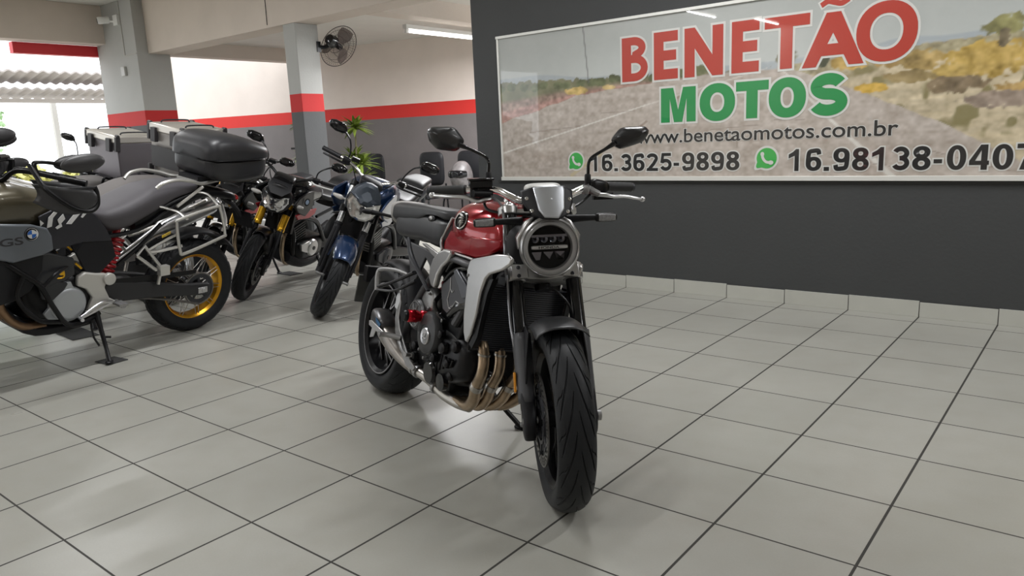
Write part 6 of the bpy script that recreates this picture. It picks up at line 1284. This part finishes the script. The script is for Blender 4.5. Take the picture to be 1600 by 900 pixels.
        each('case_handle', [tube([(x0+0.06, sy*yy*0.75, z1), (x0+0.09, sy*yy*0.75, z1+0.018), (x1-0.09, sy*yy*0.75, z1+0.018), (x1-0.06, sy*yy*0.75, z1)], 0.006, n=8) for sy in (-1, 1)], DARKGREY, tc)
    return t
hA = R(-83.5); lA = R(10.9)
OLIVE = mat('olive_tank', (0.085, 0.072, 0.045), 0.3, metal=0.3, coat=0.6)
adventure('black and olive adventure motorcycle with gold spoked rear wheel and rounded black top case', -1.994, -2.433, hA, lA,
          dict(seat=mat('charcoal_seat', (0.075, 0.07, 0.078), 0.6, bump=0.3, bscale=600), tank=OLIVE, case='black'))
adventure('adventure motorcycle with red and blue flashes on its grey seat', -2.98, -2.10, hA, lA,
          dict(hi=False, seat=mat('grey_sport_seat', (0.17, 0.155, 0.15), 0.65, bump=0.3, bscale=600), tank=mat('pale_tank', (0.50, 0.48, 0.44), 0.3, coat=0.6), flash=True, case='alu', cx=(-0.40, -0.03, 0.20, 1.06, 1.44), casecol=(0.40, 0.38, 0.36),
               panel=mat('panel_dark', (0.06, 0.055, 0.06), 0.5), fair=mat('pale_fairing', (0.45, 0.43, 0.40), 0.4), gold=False, fork=BLACK))
adventure('adventure motorcycle with plain grey seat and dark sided aluminium case, furthest towards the street', -4.06, -2.08, hA, lA,
          dict(hi=False, seat=mat('plain_grey_seat', (0.16, 0.15, 0.145), 0.65, bump=0.3, bscale=600), tank=mat('white_tank', (0.62, 0.60, 0.56), 0.3, coat=0.6), case='alu', cx=(-0.38, 0.0, 0.22, 1.03, 1.43),
               panel=mat('panel_dark', (0.06, 0.055, 0.06), 0.5), fair=mat('white_tank', (0.62, 0.60, 0.56), 0.4), gold=False, fork=BLACK))

# ================================================================== street motorcycles in the row by the free pillar
def naked(label, x, y, head, lean, steer, p):
    t = bike_root('street_motorcycle', label, 'motorcycle', x, y, head, lean, None)
    WBN = 1.375; STN = steer_matrix(WBN, steer)
    rc = (0, 0, 0.30); fc = (WBN, 0, 0.295)
    BODY = p['body']; FORK = p['fork']; FND = p['fender']; TK = p['tank']
    def cast(c, Rt, Wt, rr_, wd, nm, hi):
        w = part(nm, [rim_shape(c, rr_, wd, 56)], BLACK, t)
        tyre(c, Rt, Wt, rr_, 'tyre', w, nth=640 if hi else 160, nph=120 if hi else 20, grooves=17 if hi else 0, gw=0.0022, depth=0.0035, flip=1)
        sp = MB()
        for k in range(5):
            a = 2*PI*k/5
            for s_ in (-1, 1): sp.add(spoke_bar(c, a+s_*0.12, 0.035, a+s_*0.22, rr_-0.012, 0, 0.02, 0.014, 0.025))
        sp.build('spokes', BLACK, w, bevel=0.003)
        part('hub', [lathe([(0.015, -0.06), (0.035, -0.055), (0.03, 0), (0.035, 0.055), (0.015, 0.06)], c, (0, 1, 0), 20)], BLACK, w)
        return w
    w = cast(rc, 0.30, 0.14, 0.218, 0.11, 'rear_wheel', False)
    XF.append(STN)
    w = cast(fc, 0.295, 0.112, 0.218, 0.085, 'front_wheel', True)
    dsy = p.get('disc', 1)
    brake_disc(fc, dsy*0.062, 0.148, 'brake_disc', w)
    part('axle', [cyl((WBN, -0.12, 0.295), (WBN, 0.12, 0.295), 0.010), lathe([(0.014, 0), (0.014, 0.008), (0.001, 0.009)], (WBN, 0.118, 0.295), (0, 1, 0), 8)], CASTALU, w)
    ax0 = Vector((WBN-0.03, 0, 0.295)); P = lambda s, y_, dx=0: tuple(ax0+SD*s+Vector((dx, y_, 0)))
    for sy in (-1, 1):
        yy = sy*0.098
        if p.get('usd', True):
            fk = part('fork_leg', [cyl(P(0.34, yy), P(0.50, yy), 0.031, n=24), cyl(P(0.50, yy), P(0.72, yy), 0.027, n=24), lathe([(0.031, 0), (0.033, 0.003), (0.033, 0.03), (0.031, 0.034)], P(0.33, yy), tuple(SD), 22)], FORK, t)
            part('fork_slider', [cyl(P(0.0, yy), P(0.34, yy), 0.019, n=18), sup([(0.25, WBN-0.005, yy, 0.024, 0.016, 0.016, 3), (0.30, WBN-0.005, yy, 0.03, 0.018, 0.018, 3), (0.38, WBN-0.05, yy, 0.024, 0.018, 0.018, 3)], 18, 3, axis='z')], BLACK, fk)
        else:
            fk = part('fork_leg', [cyl(P(0.38, yy), P(0.72, yy), 0.0245, n=22)], mat('polished_fork', (0.62, 0.63, 0.65), 0.25, metal=1.0), t)
            part('fork_slider', [cyl(P(0.0, yy), P(0.38, yy), 0.027, n=20), lathe([(0.027, 0), (0.030, 0.004), (0.030, 0.02), (0.022, 0.026)], P(0.37, yy), tuple(SD), 20)], p.get('slider', MATTEBLACK), fk)
        part('fork_guard', [tube([P(0.05, sy*0.118, 0.028), P(0.20, sy*0.120, 0.03), P(0.36, sy*0.115, 0.026)], [0.010, 0.012, 0.010], n=8, flat=0.6)], MATTEBLACK, fk)
    part('brake_caliper', [sup([(0.27, WBN-0.115, dsy*0.075, 0.03, 0.02, 0.02, 4), (0.29, WBN-0.115, dsy*0.075, 0.036, 0.034, 0.034, 4), (0.36, WBN-0.125, dsy*0.075, 0.034, 0.034, 0.034, 4), (0.38, WBN-0.125, dsy*0.075, 0.02, 0.02, 0.02, 4)], 20, 3, axis='z')], BLACK, t)
    for s_, w_ in ((0.50, 0.026), (0.70, 0.02)):
        part('triple_clamp', [lathe([(0.026, -w_), (0.036, -w_), (0.036, w_), (0.026, w_)], P(s_, sy*0.098), tuple(SD), 24) for sy in (-1, 1)]+[slab3([P(s_-w_, -0.08, 0.02), P(s_-w_, 0.08, 0.02), P(s_+w_, 0.08, 0.02), P(s_+w_, -0.08, 0.02)], (-0.07, 0, -0.03))], BLACK, t, bevel=0.003)
    fd = part('front_mudguard', [fender_arc(fc, 0.325, p.get('fw', 0.135), R(p.get('f0', 32)), R(-42), 0.05, 30, 14, flare=0.25)], FND, t, solid=0.004)
    each('mudguard_stay', [slab3([(WBN-0.10, sy*0.068, 0.60), (WBN+0.02, sy*0.07, 0.60), (WBN-0.02, sy*0.082, 0.44), (WBN-0.075, sy*0.086, 0.42)], (0, sy*0.006, 0)) for sy in (-1, 1)], FND if p.get('bluestay') else MATTEBLACK, fd, bevel=0.003)
    # headlight unit
    hz = 0.86+p.get('hz', 0)
    shield = p['shield']
    rs = []
    cy0 = 0.0; cz0 = sum(a[1] for a in shield)/len(shield)
    full = shield+[(-a, b) for a, b in shield[::-1] if a > 0.001]
    for dx, k in ((-0.11, 0.55), (-0.08, 0.85), (-0.02, 1.0), (0.002, 0.98), (0.008, 0.90)):
        rs.append([(1.27+dx+0.10*max(0, (0.10-(b)))*0-0.35*abs(a)*abs(a)/0.1*1.0-(0.25*(b-cz0) if b > cz0 else 0.1*(b-cz0)), a*k, hz+cz0+(b-cz0)*k) for a, b in full])
    hb = part('headlight_cowl', [rings(rs)], BODY, t, sharp=28, bevel=0.003)
    lens = p['lens']; fl = lens+[(-a, b) for a, b in lens[::-1] if a > 0.001]
    rs = []
    for dx, k in ((0.010, 1.0), (0.034, 0.97), (0.046, 0.8), (0.052, 0.5)):
        cz1 = sum(a[1] for a in lens)/len(lens)
        rs.append([(1.274+dx-0.35*abs(a)*abs(a)/0.1, a*k, hz+cz1+(b-cz1)*k) for a, b in fl])
    ln = part('headlight_lens', [rings(rs)], mat('bright_reflector', (0.75, 0.76, 0.78), 0.10, metal=0.92, coat=1.0, noise=0.75, nscale=42, bump=1.0, bscale=70), hb, sharp=25)
    part('lens_rim', [tube([(1.272-0.35*a*a/0.1+0.026, a*1.03, hz+b) for a, b in fl], 0.0035, n=6, closed=True, smooth=False)], GLOSSBLACK, ln)
    part('lamp_bulb_shield', [lathe([(0.020, 0), (0.017, 0.012), (0.001, 0.014)], (1.318, s_*0.03, hz+cz1+0.005), (1, 0, 0), 16) for s_ in ((-1, 1) if p.get('twin') else (0,))]+[b6(1.315, 1.325, -0.003, 0.003, hz+cz1-0.04, hz+cz1+0.03)], mat('lamp_dark', (0.08, 0.08, 0.09), 0.2, metal=0.8), ln)
    if p.get('brow'):
        bw = p['brow']; fb = bw+[(-a, b) for a, b in bw[::-1] if a > 0.001]
        rs = []
        czb = sum(a[1] for a in bw)/len(bw)
        for dx, k in ((-0.03, 1.0), (0.030, 0.97), (0.048, 0.72), (0.056, 0.35)): rs.append([(1.272+dx-0.35*a*a/0.1-0.42*max(0, b-0.03), a*k, hz+czb+(b-czb)*k) for a, b in fb])
        part('headlight_brow', [rings(rs)], BODY, hb, sharp=24, bevel=0.003)
    if p.get('fly'):
        part('fly_screen', [slab3([(1.20, -0.085, hz+0.145), (1.20, 0.085, hz+0.145), (1.235, 0.10, hz+0.09), (1.285, 0.05, hz+0.045), (1.285, -0.05, hz+0.045), (1.235, -0.10, hz+0.09)], (-0.012, 0, 0.004))], MATTEBLACK, hb, bevel=0.008)
    part('instrument', [sup([(1.10, 0, hz+0.16, 0.05, 0.02, 0.02, 3), (1.12, 0, hz+0.16, 0.085, 0.035, 0.03, 4), (1.19, 0, hz+0.15, 0.08, 0.03, 0.035, 4), (1.20, 0, hz+0.15, 0.05, 0.02, 0.02, 3)], 20, 2)], p.get('inst', BLACK), t, bevel=0)
    bz = 1.05+p.get('bz', 0)
    hbr = part('handlebar', [tube([(0.92, -0.38, bz), (1.0, -0.24, bz+0.008), (1.05, -0.15, bz-0.005), (1.08, -0.07, bz-0.04), (1.09, 0.0, bz-0.045), (1.08, 0.07, bz-0.04), (1.05, 0.15, bz-0.005), (1.0, 0.24, bz+0.008), (0.92, 0.38, bz)], 0.012, n=12)], p.get('bar', CHROME), t)
    mh = p.get('mz', 1.22)
    for sy in (-1, 1):
        part('grip', [cyl((0.99, sy*0.26, bz+0.007), (0.918, sy*0.385, bz), 0.0175, n=16), lathe([(0.017, 0), (0.017, 0.012), (0.001, 0.013)], (0.917, sy*0.387, bz), (-0.5, sy, 0), 14)], MATTEBLACK, hbr)
        part('switch_housing', [sup([(sy*0.19, 1.02, bz+0.003, 0.024, 0.024, 0.024, 3), (sy*0.205, 1.015, bz+0.003, 0.028, 0.028, 0.028, 3), (sy*0.245, 1.0, bz+0.005, 0.026, 0.026, 0.028, 3)], 18, 2, axis='y')], BLACK, hbr)
        part('lever', [tube([(1.04, sy*0.19, bz-0.008), (1.065, sy*0.23, bz-0.012), (1.045, sy*0.32, bz-0.012), (1.01, sy*0.385, bz-0.014)], [0.010, 0.008, 0.007, 0.008], n=8)], p.get('lever', ALU), hbr)
        my = 0.36; mx = 0.98
        mm = part('mirror', [tube([(1.0, sy*0.21, bz+0.02), (1.005, sy*0.215, bz+0.075), (1.0, sy*0.25, mh-0.05), (mx, sy*0.30, mh-0.015)], [0.006, 0.006, 0.006, 0.008], n=8)], BLACK, t)
        poly = [(0.285, -0.018), (0.30, 0.022), (0.33, 0.040), (0.395, 0.044), (0.428, 0.032), (0.436, 0.008), (0.42, -0.018), (0.37, -0.035), (0.315, -0.034)]
        rr_ = []
        for dx, k in ((-0.004, 0.95), (0, 1), (0.012, 0.95), (0.024, 0.72), (0.03, 0.4)): rr_.append([(mx+dx+(a-my)*0.2, sy*(my+(a-my)*k), mh+b*k) for a, b in poly])
        part('mirror_shell', [rings(rr_)], GLOSSBLACK, mm, sharp=50)
        part('mirror_glass', slab3([(mx-0.006+(a-my)*0.2, sy*(my+(a-my)*0.9), mh+b*0.88) for a, b in poly], (-0.001, 0, 0)), MIRRORGLASS, mm)
        ik = part('indicator', [tube([(1.20, sy*0.08, hz-0.01), (1.20, sy*0.15, hz-0.01)], 0.008, n=8), sup([(sy*0.14, 1.20, hz-0.01, 0.012, 0.008, 0.008, 3), (sy*0.16, 1.20, hz-0.01, 0.022, 0.016, 0.016, 3), (sy*0.205, 1.195, hz-0.01, 0.018, 0.012, 0.012, 3), (sy*0.22, 1.19, hz-0.01, 0.006, 0.006, 0.006, 3)], 16, 3, axis='y')], mat('pale_indicator', (0.42, 0.41, 0.39), 0.25, coat=0.6), t)
    part('brake_reservoir', [b6(1.0, 1.05, -0.19, -0.13, bz+0.025, bz+0.055)], BLACK, t, bevel=0.004)
    part('brake_hose', [tube([(1.04, -0.17, bz), (1.12, -0.12, bz-0.06), (1.16, 0.02, 0.80), (1.22, dsy*0.07, 0.62), (1.25, dsy*0.085, 0.42)], 0.0045, n=6), tube([(1.04, 0.17, bz), (1.15, 0.10, bz-0.05), (1.16, 0.0, 0.88), (1.05, -0.05, 0.80)], 0.0045, n=6)], BLACK, t)
    XF.pop()
    # body
    tk = part('fuel_tank', [sup([(0.62, 0, 0.86, 0.06, 0.03, 0.03, 2.6), (0.65, 0, 0.87, 0.12, 0.06, 0.07, 3), (0.78, 0, 0.88, 0.155, 0.10, 0.09, 3), (0.92, 0, 0.89, 0.18, 0.12, 0.10, 3), (1.04, 0, 0.88, 0.17, 0.09, 0.10, 3), (1.10, 0, 0.87, 0.10, 0.04, 0.05, 3)], 36, 5)], TK, t, sharp=60)
    for sy in (-1, 1):
        part('tank_shroud', [slab3([(0.86, sy*0.15, 0.92), (1.0, sy*0.19, 0.93), (1.14, sy*0.20, 0.89), (1.19, sy*0.185, 0.83), (1.12, sy*0.19, 0.76), (1.0, sy*0.185, 0.72), (0.88, sy*0.165, 0.78)], (0, sy*0.02, 0))], p.get('shroud', TK), tk, bevel=0.012, segs=3)
        rp = part('accent_panel', [slab3([(0.78, sy*0.150, 0.755), (0.95, sy*0.178, 0.765), (1.14, sy*0.19, 0.74), (1.10, sy*0.19, 0.70), (0.92, sy*0.175, 0.69), (0.80, sy*0.15, 0.71)], (0, sy*0.014, 0))], p.get('accent', TK), tk, bevel=0.005)
        if p.get('roundel'):
            part('roundel', [lathe([(0.032, 0), (0.032, 0.003), (0.001, 0.003)], (1.03, sy*0.2165, 0.85), (0.1, sy, 0), 24)], BLACK, tk)
            part('roundel_face', [lathe([(0.021, 0), (0.021, 0.0045), (0.001, 0.0045)], (1.03, sy*0.2165, 0.85), (0.1, sy, 0), 20)], mat('roundel_pale_blue', (0.35, 0.45, 0.6), 0.3), tk)
    part('seat', [sup([(-0.16, 0, 0.93, 0.05, 0.015, 0.02, 2.6), (-0.12, 0, 0.93, 0.09, 0.03, 0.03, 3), (0.12, 0, 0.90, 0.12, 0.04, 0.04, 3), (0.22, 0, 0.84, 0.13, 0.05, 0.04, 3), (0.45, 0, 0.80, 0.14, 0.035, 0.035, 3), (0.62, 0, 0.83, 0.10, 0.035, 0.03, 3)], 28, 5)], LEATHERD, t, sharp=60)
    part('tail_unit', [sup([(-0.24, 0, 0.89, 0.03, 0.02, 0.02, 3), (-0.18, 0, 0.87, 0.08, 0.04, 0.03, 3), (0.1, 0, 0.82, 0.12, 0.06, 0.05, 3), (0.4, 0, 0.74, 0.11, 0.04, 0.04, 3)], 24, 4), tube([(-0.15, 0, 0.85), (-0.28, 0, 0.72), (-0.32, 0, 0.60)], 0.02, n=8)], p.get('tail', BODY), t)
    part('frame', [tube([(1.10, sy*0.05, 0.80), (0.95, sy*0.13, 0.70), (0.72, sy*0.14, 0.62), (0.52, sy*0.12, 0.42)], 0.020, n=10) for sy in (-1, 1)]+[tube([(1.08, sy*0.04, 0.74), (1.0, sy*0.11, 0.55), (0.95, sy*0.10, 0.34)], 0.018, n=10) for sy in (-1, 1)]+[tube([(0.70, sy*0.12, 0.66), (0.35, sy*0.12, 0.74), (0.0, sy*0.09, 0.86)], 0.014, n=8) for sy in (-1, 1)], BLACK, t)
    part('swing_arm', [sup([(-0.05, sy*0.11, 0.30, 0.012, 0.03, 0.03, 4), (0.2, sy*0.11, 0.33, 0.016, 0.04, 0.035, 4), (0.52, sy*0.09, 0.38, 0.02, 0.05, 0.04, 4)], 20, 4) for sy in (-1, 1)], BLACK, t)
    part('engine_block', [sup([(0.52, 0, 0.38, 0.08, 0.06, 0.06, 4), (0.56, 0, 0.38, 0.13, 0.10, 0.10, 4), (0.85, 0, 0.37, 0.14, 0.10, 0.10, 4), (0.92, 0, 0.37, 0.10, 0.06, 0.06, 4)], 24, 3)], ENGBLACK, t, sharp=50)
    cb = MB()
    for k in range(9): cb.add(box((0.86+0.008*k, 0, 0.47+0.022*k), (0.17, 0.20 if k < 7 else 0.17, 0.012), rot=Matrix.Rotation(R(-18), 3, 'Y').inverted()))
    cb.add(box((0.89, 0, 0.56), (0.14, 0.16, 0.22), rot=Matrix.Rotation(R(-18), 3, 'Y').inverted())); cb.build('cylinder', p.get('cyl', ENGBLACK), t)
    cvr = part('engine_cover', [lathe([(0.078, 0), (0.078, 0.016), (0.068, 0.030), (0.045, 0.034), (0.001, 0.034)], (0.74, 0.135, 0.39), (0, 1, 0), 32), slab3([(0.78, 0.135, 0.34), (0.90, 0.135, 0.38), (0.92, 0.135, 0.44), (0.80, 0.135, 0.46)], (0, 0.022, 0))], p.get('cover', SATINSILVER), t, bevel=0.003)
    part('cover_plug', [lathe([(0.018, 0.034), (0.018, 0.038), (0.001, 0.038)], (0.74, 0.135, 0.39), (0, 1, 0), 16)], BLACK, cvr)
    part('engine_cover_far', [lathe([(0.085, 0), (0.085, 0.016), (0.07, 0.03), (0.001, 0.032)], (0.72, -0.135, 0.39), (0, -1, 0), 28)], p.get('cover', SATINSILVER), t)
    part('radiator', [box((1.04, 0, 0.66), (0.03, 0.26, 0.22), rot=Matrix.Rotation(R(-10), 3, 'Y'))], ENGBLACK, t)
    part('belly_pan', [sup([(0.50, 0, 0.25, 0.05, 0.02, 0.02, 3), (0.56, 0, 0.25, 0.12, 0.05, 0.04, 3.4), (0.82, 0, 0.25, 0.14, 0.06, 0.05, 3.4), (0.98, 0, 0.32, 0.10, 0.05, 0.05, 3)], 24, 4)], MATTEBLACK, t)
    part('header_pipe', [tube([(0.96, 0.03, 0.58), (1.04, 0.05, 0.50), (1.02, 0.04, 0.36), (0.92, 0.02, 0.24), (0.7, -0.06, 0.20), (0.5, -0.12, 0.24)], 0.019, n=12)], EXH, t)
    part('silencer', [tube([(0.42, -0.15, 0.27), (0.3, -0.16, 0.30), (-0.02, -0.17, 0.42)], [0.03, 0.045, 0.045], n=16)], MATTEBLACK, t)
    foot = (0.64, 0.29, 0.29*math.tan(lean)+0.019)
    part('side_stand', [tube([(0.58, 0.12, 0.28), (0.61, 0.20, 0.18), foot], [0.014, 0.011, 0.012], n=8), ell(foot, (0.03, 0.018, 0.008))], BLACK, t)
    part('rear_mudguard', [fender_arc(rc, 0.34, 0.13, R(30), R(-50), 0.03, 18, 8)], MATTEBLACK, t, solid=0.004)
    return t
NAVY = mat('navy_paint', (0.012, 0.035, 0.10), 0.28, metal=0.4, coat=0.8)
NAVYG = mat('slate_cowl', (0.035, 0.045, 0.06), 0.42, metal=0.2)
sh_c = [(0.0, 0.17), (0.045, 0.165), (0.085, 0.10), (0.115, 0.055), (0.130, 0.02), (0.115, -0.045), (0.075, -0.085), (0.04, -0.10), (0.0, -0.105)]
ln_c = [(0.0, 0.03), (0.03, 0.03), (0.07, 0.05), (0.118, 0.068), (0.122, 0.01), (0.100, -0.045), (0.060, -0.085), (0.0, -0.095)]
sh_b = [(0.0, 0.125), (0.05, 0.12), (0.095, 0.08), (0.125, 0.04), (0.13, 0.0), (0.11, -0.055), (0.07, -0.095), (0.0, -0.11)]
ln_b = [(0.0, 0.015), (0.035, 0.02), (0.075, 0.045), (0.108, 0.05), (0.112, 0.0), (0.09, -0.055), (0.05, -0.088), (0.0, -0.095)]
naked('dark blue street motorcycle with blue front mudguard, parked behind the red motorcycle', -2.055, -0.450, R(-65.2), R(18.1), R(28.6),
      dict(body=NAVYG, fork=CHROME, usd=False, fender=NAVY, tank=NAVY, shroud=NAVY, bluestay=True, shield=sh_c, lens=ln_c, hz=-0.02, mz=1.25, cyl=CASTALU, cover=DARKGREY, bar=CHROME, disc=1, slider=MATTEBLACK, f0=44, fw=0.165, brow=[(0.0, 0.02), (0.035, 0.012), (0.075, 0.045), (0.118, 0.062), (0.095, 0.115), (0.045, 0.172), (0.0, 0.178)], inst=MATTEBLACK, lever=BLACK))
naked('black street motorcycle with gold fork legs, red side accents and silver engine cover', -3.022, -0.340, R(-70.4), R(16.2), R(21.7),
      dict(body=mat('cowl_black', (0.014, 0.014, 0.015), 0.4), fork=GOLD, fender=BLACK, tank=GLOSSBLACK, shroud=BLACK, accent=mat('accent_red', (0.35, 0.01, 0.02), 0.35), shield=sh_b, lens=ln_b, mz=1.22, fly=True, roundel=True, bar=BLACK, lever=WHITEP, disc=1, f0=10, cyl=ENGBLACK))
naked('black street motorcycle with gold fork legs half hidden behind the rounded black top case', -3.84, -0.30, R(-68.7), R(13.5), R(30),
      dict(body=mat('cowl_black', (0.014, 0.014, 0.015), 0.4), fork=GOLD, fender=BLACK, tank=GLOSSBLACK, shroud=BLACK, accent=mat('accent_red', (0.35, 0.01, 0.02), 0.35), shield=sh_b, lens=ln_b, mz=1.27, fly=True, bar=BLACK, lever=WHITEP, disc=1, f0=10, cyl=ENGBLACK))
naked('yellow green street motorcycle standing apart by the street opening', -6.7, -0.50, R(-60), R(14), R(10),
      dict(body=mat('lime_paint', (0.45, 0.62, 0.04), 0.3, coat=0.5), fork=BLACK, fender=MATS['lime_paint'], tank=MATS['lime_paint'], shield=sh_b, lens=ln_b, mz=1.36, bz=0.07, bar=BLACK))
naked('pale grey street motorcycle whose tank shows behind the red motorcycle handlebar', -1.25, 0.0-0.62, R(-62), R(12), R(12),
      dict(body=mat('pale_grey_paint', (0.50, 0.56, 0.54), 0.3, coat=0.5), fork=BLACK, fender=BLACK, tank=MATS['pale_grey_paint'], shield=sh_b, lens=ln_b, mz=1.10, bar=BLACK)) if False else None

# rubber mats under the side stands
MATR = mat('stand_mat', (0.03, 0.03, 0.03), 0.7, bump=0.3, bscale=200)
for x_, y_, sx, sy_, rz, lb in [(-1.645, -3.115, 0.15, 0.12, 6, 'small black steel pad under the side stand of the olive motorcycle'), (-2.64, -2.93, 0.46, 0.17, -4, 'long black mat on the tiles under the second adventure motorcycle stand'),
                                (-3.70, -2.92, 0.46, 0.17, -4, 'long black mat on the tiles at the street end of the adventure motorcycles'), (-2.48, -0.80, 0.22, 0.14, -3, 'black pad under the stand of the gold forked motorcycle with red accents'), (-3.25, -0.72, 0.24, 0.14, -3, 'black pad under the stand of the half hidden gold forked motorcycle')]:
    tag(part('stand_pad', box((x_, y_, 0.003), (sx, sy_, 0.005), R(rz)), MATR, bevel=0.001), lb, 'mat')
